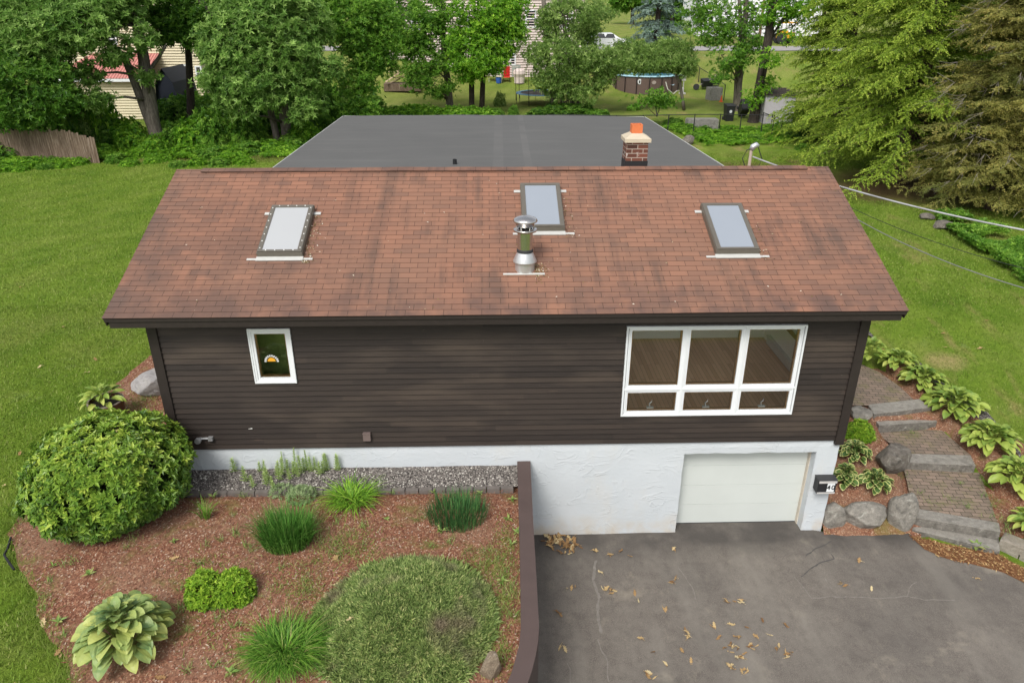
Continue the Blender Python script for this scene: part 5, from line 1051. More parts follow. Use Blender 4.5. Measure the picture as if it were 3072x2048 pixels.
for x, y, n, s in [(250, 115, 20, 60), (320, 130, 16, 45), (300, 170, 8, 40), (435, 150, 2, 12), (490, 172, 3, 18), (540, 155, 1, 5), (585, 180, 1, 5), (775, 145, 2, 8), (767, 295, 2, 12), (790, 276, 2, 14), (325, 325, 4, 22), (470, 320, 4, 30), (510, 335, 6, 32), (1030, 382, 4, 22), (1080, 378, 4, 22), (740, 415, 2, 10), (957, 492, 2, 12), (275, 438, 2, 20), (835, 515, 4, 16), (850, 545, 3, 14), (1040, 485, 1, 5), (1110, 500, 1, 5), (1180, 467, 1, 8), (1285, 492, 1, 8), (628, 548, 2, 10), (980, 545, 1, 8), (1050, 590, 9, 40), (1075, 625, 7, 35), (1068, 545, 2, 15), (1130, 582, 5, 26), (1240, 590, 3, 20), (1295, 625, 6, 28), (1045, 675, 5, 25), (1090, 700, 5, 25), (815, 603, 1, 5), (680, 607, 1, 6), (745, 665, 2, 8), (675, 715, 8, 35), (850, 652, 1, 5), (190, 595, 3, 15), (1525, 302, 3, 16), (1550, 312, 1, 8), (1665, 328, 1, 5), (1615, 200, 2, 8), (1960, 175, 1, 8), (2160, 210, 2, 10), (2135, 280, 1, 5), (1215, 533, 1, 5), (1145, 540, 1, 5), (455, 250, 1, 6), (620, 378, 1, 6), (600, 345, 1, 5)]:
    for _ in range(n if n < 3 else int(n * (1.5 if n >= 14 else .8) + .5)): CL.append((*z7(x + random.gauss(0, s * .45), y + random.gauss(0, s * .28)), 'd', 1.0 if n >= 14 else .75 if n > 3 else .85))
for x, y in [(1200, 518), (415, 1185), (400, 1170), (1105, 1340), (1585, 1225), (2315, 520), (2245, 770), (2330, 640), (300, 965), (90, 1400), (560, 1010)]: CL.append((x / 2.297, 1448 + y / 2.297, 'b', .95))
for x, y in [(1015, 970), (1000, 995), (1075, 995), (515, 980), (650, 1098), (480, 1015), (335, 1140)]: CL.append((900 + x / 2.24, 1348 + y / 2.24, 'j', .9))
for x, y in [(240, 740), (205, 467), (165, 990), (95, 1075), (235, 905)]: CL.append((900 + x / 2.24, 1348 + y / 2.24, 'b', .9))
for i, (px, py, kd, sc_) in enumerate(CL):
    q = atz(px, py, -.4 if kd == 'd' else 1.22)
    for _ in range(3): q = atz(px, py, h_drive(q[1]) + .012 if kd == 'd' else bed_z(q[0], q[1]) + (.44 if kd == 'j' else .01))
    if kd == 'd' and q[1] > -.03: q[1] = -.05
    if kd == 'd' and q[0] < 6.5: q[0] = 6.5 + random.uniform(0, .3)
    q[2] += random.uniform(0, .03) if kd == 'd' and i < 50 else random.uniform(0, .008)
    o = lp[i] if i < 3 else copy_of(lp[i % 3], q); o.location = q; o.rotation_euler = (random.uniform(-.3, .3), random.uniform(-.3, .3), random.uniform(0, 6.28)); s_ = sc_ * random.uniform(.75, 1.15); o.scale = (s_, s_, s_)
    tag(o, {'d': 'curled tan oak leaf fallen on the asphalt driveway', 'b': 'pale oak leaf fallen on the red mulch', 'j': 'pale oak leaf caught on top of the juniper'}[kd], 'leaf', {'d': 'leaves on the driveway', 'b': 'leaves on the mulch', 'j': 'leaves on the juniper'}[kd])

# ------------------------------------------------------------------ grass
def grass_field(n, x0, x1, y0, y1, ok, hgt=.07, wd=.014):
    X, Y = RNG.uniform(x0, x1, n), RNG.uniform(y0, y1, n); k = np.array([ok(a, b) for a, b in zip(X, Y)]); X, Y = X[k], Y[k]
    Z = np.array([ground_z(a, b) for a, b in zip(X, Y)]); return np.stack([X, Y, Z], 1), hgt, wd
m = MB()
EDGE_R = [(17.4, -1.1), (17.3, 1.2), (16.9, 3.0), (16.35, 4.6), (15.6, 6.0), (14.6, 7.2)]
def okr(x, y):
    if y > 7.2: return x > 12.3
    if y < -1.1: return x > 17.4
    if False: pass
    for (a, b), (c, d) in zip(EDGE_R[:-1], EDGE_R[1:]):
        if b <= y <= d: return x > lerp(a, c, (y - b) / (d - b)) + .1 * math.sin(y * 5)
    return False
for n, x0, x1, y0, y1, ok in [(120000, -9, .1, -6.5, 8, lambda x, y: not inside(BED, x, y)), (190000, -24, 0, 7.5, 31, lambda x, y: True), (70000, 12.2, 25, -3, 8, okr), (130000, 12.2, 31, 7.5, 29, lambda x, y: math.hypot(x - 24.5, (y - 21.5) * 1.1) > 4.2 + noise.noise(Vector((x, y, 0))))]:
    B, hg, wd = grass_field(n, x0, x1, y0, y1, ok); n = len(B); az = RNG.uniform(0, 6.28, n); L = RNG.uniform(.035, .09, n) * (1.0 if y0 > 5 else .85); h = np.stack([np.cos(az), np.sin(az), 0 * az], 1); s = np.stack([-np.sin(az), np.cos(az), 0 * az], 1) * RNG.uniform(.006, .012, n)[:, None] * (1.35 if y0 > 5 else 1)
    m.polys(np.stack([B - s, B + s, B + h * (L * RNG.uniform(.2, .9, n))[:, None] + np.array([0, 0, 1.0]) * (L * .8)[:, None]], 1), 0, RNG.uniform(0, 1, n))
E_ = BED0[2:16]; Bd = []                                      # longer ragged blades along the bed
for a_, b_ in zip(E_[:-1], E_[1:]):
    for _ in range(260): t_ = random.random(); Bd.append((lerp(a_[0], b_[0], t_) + random.gauss(-.05, .10), lerp(a_[1], b_[1], t_) + random.gauss(0, .08)))
B = np.array([(x, y, H(x, y)) for x, y in Bd]); n = len(B); blades(m, B, RNG.uniform(0, 6.28, n), RNG.uniform(.06, .17, n), np.full(n, .009), RNG.uniform(.3, 1.3, n), RNG.uniform(.1, .6, n), RNG.uniform(0, 1, n), 3)
tag(m.build('lawn_grass', BLADE), kind='stuff')
for i, (px, py) in enumerate([(286, 1078), (262, 1116), (297, 1164), (60, 1360), (12, 1455), (2835, 1040), (2940, 1045), (2900, 1250), (2620, 680), (2665, 660), (2690, 720), (2740, 790), (2830, 1000), (2590, 720), (2960, 960), (120, 1100), (190, 980), (60, 860)]):
    q = gnd(px, py, .05); tag(copy_of(lp[i % 3], q, random.uniform(0, 6.28), random.uniform(.7, 1.1), 'pale oak leaf fallen on the lawn', 'leaves on the lawn'), cat='leaf')

# ================================================================== trees
def M_leaf(name, dark, mid, light, trans=.48): return leafmat(name, [(0, dark), (.45, mid), (.8, light), (1, tuple(min(1, c * 1.35) for c in light))], trans, spec=.3, rough=.45, gain=1.9)
L_OAK = M_leaf('oak_leaf', (.030, .075, .012), (.095, .175, .033), (.21, .30, .085))
L_DARK = M_leaf('dark_maple_leaf', (.018, .055, .007), (.046, .112, .012), (.10, .18, .024))
L_BRIGHT = M_leaf('bright_maple_leaf', (.030, .095, .006), (.085, .195, .012), (.19, .31, .03))
L_MID = M_leaf('maple_leaf', (.026, .080, .008), (.070, .158, .016), (.15, .25, .035))
L_OLIVE = M_leaf('cherry_leaf', (.038, .080, .014), (.10, .165, .034), (.22, .29, .09))
def blob_crown(m, blobs, leaf, L, W, k, dens=1.0, gap=.10, droop=.0, spread=.75, seed=0):
    """blobs: (px, py, depth y, radius px, radius py): a real volume of leafy twigs at that depth"""
    for bi, (px, py, y, rx, ry, *dn) in enumerate(blobs):
        c = aty(px, py, y); sc = ((c - CAM) @ AX_F) / FPX; R3 = np.array([rx * sc, max(rx, ry) * sc * .8, ry * sc * 1.05])
        n = int(62 * dens * (dn[0] if dn else 1) * (R3[0] * R3[2] + R3[0] * R3[1] + R3[1] * R3[2]) / 1.5 + 6)
        u = rdir(n) * (RNG.uniform(0.12, 1, n) ** (1 / 2.4))[:, None]; C = c + u * R3
        keep = np.array([noise.noise(Vector((*(q * .85), ))) + .35 * noise.noise(Vector((*(q * 2.1), ))) > -.45 + gap * 2 for q in C]); C = C[keep]; u = u[keep]; n = len(C)
        if not n: continue
        A = unit(u) * .6 + np.array([0, -.15, .75]); tw = 5; Cc = np.repeat(C, tw, 0) + RNG.normal(0, .22, (n * tw, 3)) * (1, 1, .6); Ac = np.repeat(A, tw, 0) + .45 * RNG.normal(size=(n * tw, 3)) - np.array([0, 0, droop])
        br = np.repeat(np.clip(.46 + RNG.normal(0, .13, n), 0, 1), tw)
        rosettes(m, Cc, Ac, k, L, W, spread, np.clip(br + RNG.normal(0, .10, n * tw), 0, 1), .3)
def px_path(P, y): return [aty(a, b, y) for a, b, _ in P], [r for _, _, r in P]
def tree(name, base_px, y, trunks, blobs, leaf, bark, label, group='trees behind the house', L=.2, W=.085, k=5, dens=1.0, gap=.10, droop=0.0, spread=.75):
    b = aty(*base_px, y); b[2] = H(b[0], b[1]); t = thing(name, b, label, 'tree', group)
    m = MB()
    for T in trunks:
        P, R_ = px_path(T, y); 
        if T[0][2] > .12: P[0][2] = H(P[0][0], y) - .1; P.insert(1, P[0] + (P[1] - P[0]) * .08); R_ = [R_[0] * 1.35, R_[0] * 1.05] + R_[1:]
        Q, S_ = [], []
        for i in range(len(P) - 1):
            for s in range(3): Q.append(P[i] + (P[i + 1] - P[i]) * s / 3 + (np.array([.04 * noise.noise(Vector((i * 3.1 + s, P[i][0], 2))), .06 * noise.noise(Vector((i * 2.7 + s, 5, 2))), 0]) if s else 0)); S_.append(lerp(R_[i], R_[i + 1], s / 3))
        Q.append(P[-1]); S_.append(R_[-1]); m.tube(Q, S_, 10)
    # limbs into the crown blobs
    P, R_ = px_path(trunks[0], y); P = np.array(P)
    for bl in blobs:
        c = aty(bl[0], bl[1], bl[2]); i = int(np.argmin([np.linalg.norm(p - c + np.array([0, 0, .6])) + (p[2] > c[2]) * 2 for p in P])); mid = (P[i] + c) / 2 + np.array([0, 0, .15]); r = max(.025, R_[i] * .3)
        m.tube([P[i], mid, c], [r, r * .7, r * .3], 6)
        sc = ((c - CAM) @ AX_F) / FPX
        for _ in range(4): e = c + rdir(1)[0] * np.array([bl[3], bl[3] * .8, bl[4]]) * sc * .8; m.tube([c, (c + e) / 2 + np.array([0, 0, .08]), e], [r * .35, r * .25, .012], 5)
    m.build('trunk', bark, t, smooth=True)
    m = MB(); blob_crown(m, blobs, leaf, L, W, k, dens, gap, droop, spread); m.build('crown', leaf, t); return t
tree('oak_tree', (479, 444), 30.7, [[(479, 444, .40), (462, 380, .36), (450, 300, .33), (438, 230, .31), (428, 160, .28), (412, 80, .25), (402, 0, .22), (395, -120, .18)], [(434, 215, .22), (372, 168, .19), (330, 140, .16), (288, 88, .13), (240, 40, .09), (190, 0, .06)], [(442, 220, .1), (475, 175, .09), (497, 138, .07)], [(402, 70, .12), (370, 40, .1), (330, 10, .07)]],
     [(120, 110, 29, 120, 85), (235, 75, 28.5, 110, 75), (60, 40, 30, 130, 70), (330, 30, 30, 100, 55), (415, 110, 29.5, 50, 40), (200, 0, 30, 150, 40), (380, -40, 31, 120, 50), (440, 235, 29.8, 26, 20, .5), (300, 300, 29, 40, 24, .7), (335, 172, 29, 55, 20, .8), (262, 222, 29, 42, 26, .8)], L_OAK, BARK, 'big grey trunked oak with a long left limb before the yellow house', L=.26, W=.085, k=7, spread=.85, dens=1.1)
tree('maple_tree', (560, 430), 34, [[(575, 430, .25), (572, 300, .22), (565, 150, .18), (560, 0, .12)]], [(560, 70, 33, 110, 60), (490, 30, 34, 110, 50), (620, 130, 32.5, 50, 50), (600, 20, 33, 110, 60), (490, 95, 32.5, 50, 40)], L_DARK, BARK_D, 'dark leaved maple between the big oak and the twin trunked oak', dens=1.25, gap=.06)
tree('maple_tree', (30, 440), 28, [[(30, 440, .2), (40, 350, .17), (50, 250, .13), (60, 150, .08)]], [(60, 245, 27.5, 105, 75), (165, 225, 28, 75, 40), (25, 340, 27, 70, 50), (110, 330, 27, 60, 40), (10, 180, 29, 80, 60), (190, 300, 27, 55, 35)], L_DARK, BARK_D, 'dark leaved maple at the left picture edge above the board fence', dens=1.15, gap=.10)
tree('oak_tree', (866, 431), 31.9, [[(866, 431, .31), (856, 370, .28), (848, 300, .25), (842, 220, .21), (828, 110, .16), (815, -10, .12)], [(836, 430, .19), (812, 335, .17), (790, 260, .15), (768, 195, .12), (740, 120, .09)], [(700, 110, .13), (653, 57, .15), (601, 4, .17), (560, -50, .18)]],
     [(780, 85, 31, 140, 80), (715, 165, 30.3, 105, 65), (860, 170, 30.5, 100, 70), (905, 245, 30.5, 65, 50), (655, 245, 29.8, 60, 35), (760, 250, 29.8, 95, 42), (800, 10, 32, 160, 45), (900, 80, 32, 90, 70), (700, 298, 29.6, 60, 22, .8), (805, 300, 29.6, 50, 24, .7), (930, 315, 30.2, 50, 32, .8), (985, 200, 30.6, 35, 30, .7), (640, 120, 30.5, 45, 40), (890, 345, 30, 34, 18, .7), (735, 345, 29.6, 28, 14, .6)], L_OAK, BARK, 'twin trunked oak with bright leaf rosettes left of the flat roof', L=.26, W=.085, k=7, spread=.85, dens=1.15, gap=.06)
tree('maple_tree', (1050, 400), 35, [[(1062, 400, .16), (1068, 300, .14), (1078, 180, .11), (1085, 60, .08)]], [(1080, 55, 35.5, 115, 70), (1000, 20, 36, 65, 45), (1095, 165, 35, 60, 60), (1150, 190, 35.5, 50, 40), (990, 90, 36, 40, 40), (1070, 255, 34, 60, 55), (1130, 120, 35, 60, 45), (1060, 330, 33, 50, 30), (1060, 120, 35, 60, 50), (1100, 330, 33, 60, 30), (1150, 50, 37, 50, 45)], L_MID, BARK_D, 'slim maple with hanging foliage left of the lumber pile', dens=1.15, gap=.08)
tree('maple_tree', (1350, 310), 44, [[(1350, 305, .27), (1343, 240, .24), (1333, 180, .21), (1330, 100, .18), (1322, 0, .16), (1318, -100, .12)], [(1334, 195, .11), (1312, 165, .1), (1290, 148, .07)], [(1230, 68, .06), (1200, 35, .09), (1170, -5, .11)]],
     [(1245, 75, 43.5, 95, 60), (1272, 195, 43, 65, 50), (1195, 20, 45, 75, 45), (1300, 255, 42.5, 40, 38), (1250, 140, 43, 60, 40), (1310, 40, 44, 60, 50), (1330, 230, 42.5, 50, 45), (1180, 110, 44.5, 60, 55), (1360, 130, 43.5, 45, 50), (1250, 250, 42.5, 40, 25)], L_MID, BARK, 'tall straight grey trunked maple behind the flat roof, beside the lumber pile', gap=.15, dens=1.0)
tree('maple_tree', (1430, 308), 43, [[(1414, 306, .20), (1415, 240, .19), (1418, 150, .15), (1425, 50, .1)], [(1444, 308, .2), (1449, 240, .18), (1455, 150, .14), (1465, 30, .1)]], [(1450, 55, 42, 105, 70), (1435, 170, 41, 85, 60), (1500, 115, 42, 75, 60), (1395, 115, 42, 65, 55), (1540, 95, 42.5, 40, 40), (1540, 25, 43, 45, 40), (1475, 190, 41, 35, 30), (1400, 215, 41.5, 50, 32), (1500, 60, 42, 50, 50)], L_BRIGHT, BARK_D, 'bright green maple on two short dark trunks behind the flat roof', gap=.10, dens=1.15)
tree('cherry_tree', (1690, 322), 44, [[(1666, 322, .22), (1650, 240, .2), (1638, 120, .18), (1630, -10, .15)], [(1718, 316, .17), (1716, 230, .16), (1700, 130, .14), (1682, -10, .12)], [(1735, 314, .13), (1738, 240, .12), (1750, 120, .1), (1760, 20, .07)], [(1690, 318, .14), (1676, 200, .13), (1670, 60, .12), (1676, -40, .1)], [(1706, 130, .04), (1703, 60, .04), (1700, -10, .04)]],
     [(1700, 160, 42, 135, 42), (1650, 225, 41.5, 60, 42), (1765, 230, 41.5, 80, 50), (1640, 85, 43, 35, 45), (1730, 50, 44, 125, 50), (1830, 190, 42, 95, 38), (1760, 285, 41, 50, 25), (1680, 270, 41.5, 50, 25), (1760, 100, 43.5, 45, 35)], L_OLIVE, BARK, 'olive green cherry with several slender trunks beside the trampoline', L=.24, W=.075, droop=.7, gap=.15, dens=.85)
tree('cherry_tree', (2000, 350), 43, [[(2052, 330, .12), (2040, 250, .10), (2010, 190, .07), (1960, 165, .05)]], [(1950, 182, 43, 95, 34), (2040, 195, 43, 50, 28), (1890, 155, 43.5, 65, 28), (2010, 150, 44, 70, 28)], L_OLIVE, BARK, 'leaning olive green cherry whose foliage hangs over the round pool', L=.24, W=.075, droop=.7, gap=.10)
tree('sapling', (1970, 350), 37, [[(1971, 350, .05), (1968, 318, .04), (1962, 292, .03)]], [(1945, 300, 37, 50, 14), (1990, 302, 37, 40, 14), (1920, 318, 37, 30, 10), (1965, 282, 37, 35, 12)], L_MID, BARK, 'small thin sapling in front of the pool', dens=1.0, gap=.14)
tree('ash_tree', (2212, 330), 43, [[(2214, 332, .24), (2217, 250, .22), (2229, 150, .2), (2236, 60, .18), (2240, -40, .16)], [(2204, 330, .13), (2212, 200, .13), (2222, 90, .12), (2216, -20, .1)]], [(2175, 45, 43.5, 90, 50), (2145, 105, 43, 60, 32), (2195, 190, 42, 60, 28, .8), (2105, 25, 44, 60, 35), (2270, 105, 42, 60, 42), (2160, 160, 42.5, 40, 24), (2240, 160, 42, 50, 30), (2080, 60, 44.5, 50, 40), (2200, 110, 42.5, 50, 35), (2260, 40, 43, 60, 45), (2160, 225, 42, 40, 22, .7)], L_MID, BARK, 'slim ash with paired straight trunks beside the black trash bin', gap=.20, dens=.6)
tree('ash_tree', (2262, 366), 38, [[(2258, 372, .32), (2280, 250, .28), (2305, 120, .27), (2320, 0, .25), (2328, -80, .22)], [(2310, 120, .07), (2345, 60, .05), (2375, 20, .03)]], [(2290, 250, 37.5, 36, 30), (2330, 30, 38, 60, 45), (2270, 290, 37.5, 30, 30), (2380, 80, 38, 50, 50), (2400, 10, 39, 70, 50), (2300, 180, 37, 40, 25, .7)], L_BRIGHT, BARK_D, 'thick leaning dark trunked ash left of the hemlock', gap=.18, dens=.65)

# ------------------------------------------------------------------ conifers: whorls of branches carrying flat sprays
def conifer(name, base, h, R_, leaf, bark, label, z0=.6, whorls=24, nb=6, droop=.45, up=.15, L=.19, W=.06, npos=13, side_l=.34, pend=.25, power=.75, twigs=0, tr=.3, group='conifers by the side lawn', lump=.3, seed=1, zmax=None):
    t = thing(name, base, label, 'tree', group); b = np.array(base, float); m = MB(); m.tube([b - (0, 0, .2), b + (0, 0, .5), b + (.1, 0, h * .5), b + (0, 0, h)], [tr * 1.25, tr, tr * .6, .03], 10); cr = MB()
    rg = np.random.default_rng(seed); P_, D_, N_, L_, W_, R__ = [], [], [], [], [], []
    for w_ in range(whorls):
        z = z0 + (h - z0) * (w_ + rg.uniform(-.3, .3)) / whorls; z = max(z0 * .8, z)
        for j in range(nb):
            az = rg.uniform(0, 6.283); Lb = R_ * (1 - z / h * .92) ** power * rg.uniform(1 - lump, 1.08); d = np.array([math.cos(az), math.sin(az), 0]); s = np.array([-d[1], d[0], 0]); dr = droop * rg.uniform(.7, 1.3); upk = up * rg.uniform(.4, 1.6)
            f = lambda tt: b + np.array([0, 0, z]) + d * Lb * tt + np.array([0, 0, 1]) * Lb * (upk * tt - dr * tt * tt) + s * .06 * Lb * math.sin(tt * 3 + az * 5)
            m.tube([f(x) for x in (0, .35, .7, .97)], [.03 * Lb / 4 + .010, .018 * Lb / 4 + .006, .007, .003], 5, 0)
            for i in range(npos):
                tt = .16 + .84 * (i + rg.uniform(0, 1)) / npos; p = f(tt); tg = unit(f(min(1.02, tt + .03)) - f(tt - .03))
                for sd in (-1, 1):
                    ln = (side_l * Lb * (1.12 - tt) * .7 + .28) * rg.uniform(.6, 1.2); dd = unit(tg * rg.uniform(.3, 1.1) + s * sd * rg.uniform(.3, 1.1) + np.array([0, 0, -pend * rg.uniform(-.4, 1.9)]) + .16 * rg.normal(size=3)); nn = unit(np.cross(tg, s)); nn = nn if nn[2] > 0 else -nn; nn = unit(nn + .45 * rg.normal(size=3)); ss = np.cross(dd, nn); ns = max(2, int(ln / (L * .62)))
                    v = np.repeat((np.arange(ns) + rg.uniform(.1, .6)) / ns, 3)[:, None]; e = np.tile([-1.0, 1.0, 0.0], ns)[:, None] * rg.uniform(.5, 1.25, (ns * 3, 1)); zc_ = np.array([[0, 0, 1.0]]); n3 = ns * 3
                    P_.append(p + dd * ln * v - zc_ * (pend * .6 * ln) * v * v + .02 * rg.normal(size=(n3, 3))); D_.append(dd * .75 + ss * e * .7 - zc_ * (pend * .5) * v + .22 * rg.normal(size=(n3, 3))); N_.append(np.broadcast_to(nn, (n3, 3)) + .45 * rg.normal(size=(n3, 3))); k = rg.uniform(.65, 1.25, n3) * (1.05 - .3 * v[:, 0]); L_.append(L * k); W_.append(W * k); R__.append(np.clip(.22 + .30 * v[:, 0] + .22 * tt + rg.normal(0, .15, n3), 0, 1))
    for _ in range(twigs):
        q = rdir(1)[0]; z = rg.uniform(z0, h * .75); rr = R_ * (1 - z / h * .9) ** power * rg.uniform(.75, 1.03); p = b + np.array([q[0] * rr, q[1] * rr, z]); 
        for _k in range(3): e = p + np.array([q[0], q[1], -.5]) * rg.uniform(.2, .7) + rg.normal(0, .22, 3); m.tube([p, (p + e) / 2 + rg.normal(0, .04, 3), e], [.008, .006, .003], 4, 1)
    leaves(cr, *[np.concatenate(a_) for a_ in (P_, D_, N_, L_, W_, R__)], .08); m.build('trunk', bark, t, smooth=True); cr.build('crown', leaf, t); return t
L_HEM = leafmat('hemlock_spray', [(0, (.042, .088, .010)), (.3, (.105, .175, .018)), (.6, (.215, .295, .034)), (1, (.40, .45, .08))], .42)
L_HEM2 = leafmat('dark_hemlock_spray', [(0, (.03, .065, .009)), (.45, (.085, .15, .018)), (1, (.22, .30, .045))], .42)
L_SPR = leafmat('blue_spruce_spray', [(0, (.045, .075, .06)), (.5, (.11, .16, .13)), (1, (.23, .30, .25))], .12)
L_CED = leafmat('cedar_spray', [(0, (.11, .13, .034)), (.4, (.22, .225, .062)), (.75, (.33, .30, .095)), (1, (.46, .33, .095))], .5, patch=(.55, (.17, .20, .05), .5, .66))
TWIG = plain('bare_grey_twig', (.27, .24, .20), .9, var=.3)
def on_ground(px, py): p = gnd(px, py); p[2] = H(p[0], p[1]); return tuple(p)
hb = on_ground(2693, 548)
conifer('hemlock_tree', hb, 14.5, 6.2, L_HEM, [BARK_R, TWIG], 'big yellow green hemlock with drooping sprays right of the roof', z0=1.35, whorls=38, nb=9, npos=20, seed=3, tr=.42, droop=.33, up=.20, L=.10, W=.052, pend=.24)
hb2 = aty(2500, 400, 30); conifer('hemlock_tree', (hb2[0], 30, H(hb2[0], 30)), 14, 3.9, L_HEM, [BARK_R, TWIG], 'yellow green hemlock left of the biggest one, in front of the metal shed', z0=1.0, whorls=34, nb=9, npos=18, seed=8, droop=.33, up=.20, L=.10, W=.052, pend=.24)
hb3 = aty(2800, 300, 33); conifer('hemlock_tree', (hb3[0], 33, H(hb3[0], 33)), 15, 5.0, L_HEM2, [BARK_D, TWIG], 'dark green hemlock between the bright hemlock and the brown cedar', z0=1.0, whorls=30, nb=9, npos=15, seed=9, pend=.28, L=.12, W=.06)
cb = on_ground(2975, 628); conifer('cedar_tree', cb, 12.5, 3.9, L_CED, [BARK_R, TWIG], 'brownish olive cedar with bare twigs at the right picture edge', z0=.7, whorls=52, nb=12, droop=.16, up=.16, L=.08, W=.036, npos=16, side_l=.38, pend=.16, power=.5, twigs=300, seed=5, lump=.38)
cb2 = (cb[0] + 4.6, cb[1] + 3.0, 1.4); conifer('cedar_tree', cb2, 12, 3.6, L_CED, [BARK_R, TWIG], 'olive cedar behind the bare twigged one at right picture edge', z0=.8, whorls=30, nb=8, droop=.3, up=.1, L=.13, W=.04, npos=10, side_l=.32, pend=.35, power=.55, twigs=60, seed=6)
sp_ = aty(1960, 200, 57); conifer('blue_spruce', (sp_[0], 57, H(sp_[0], 57)), 12, 3.4, L_SPR, [BARK_D, TWIG], 'blue grey spruce behind the round pool', z0=1.0, whorls=20, nb=8, droop=.30, up=.05, L=.24, W=.07, npos=11, pend=.2, seed=12, group='conifers behind the pool')

# ------------------------------------------------------------------ shrubs of the rear borders
def shrub_proto(leaf, n, L, W, k, seed):
    m = MB(); u = rdir(n * 2); u = u[u[:, 2] > -.2][:n]; rad = 1 + .28 * np.array([fbm(v * 2 + seed, 1, 3) for v in u]); rad *= RNG.uniform(.35, 1, len(u)) ** .4
    C = u * rad[:, None]; C[:, 2] = np.maximum(C[:, 2], .02); rosettes(m, C, u + np.array([0, 0, .6]), k, L, W, .8, np.clip(.46 + RNG.normal(0, .2, len(u)), 0, 1)); return m.build('shrub', leaf)
protos = {'d': shrub_proto(L_DARK, 800, .16, .09, 5, 1), 'm': shrub_proto(L_MID, 800, .16, .085, 5, 4), 'b': shrub_proto(L_BRIGHT, 800, .15, .085, 5, 7), 'o': shrub_proto(L_OLIVE, 800, .13, .06, 5, 9)}
KD = {'d': 'dark green leafy shrub in the border below the trees', 'm': 'mid green leafy shrub in the border below the trees', 'b': 'bright green leafy shrub in the border below the trees', 'o': 'olive green leafy shrub in the border below the trees'}
KG = {'d': 'dark border shrubs', 'm': 'mid green border shrubs', 'b': 'bright border shrubs', 'o': 'olive border shrubs'}
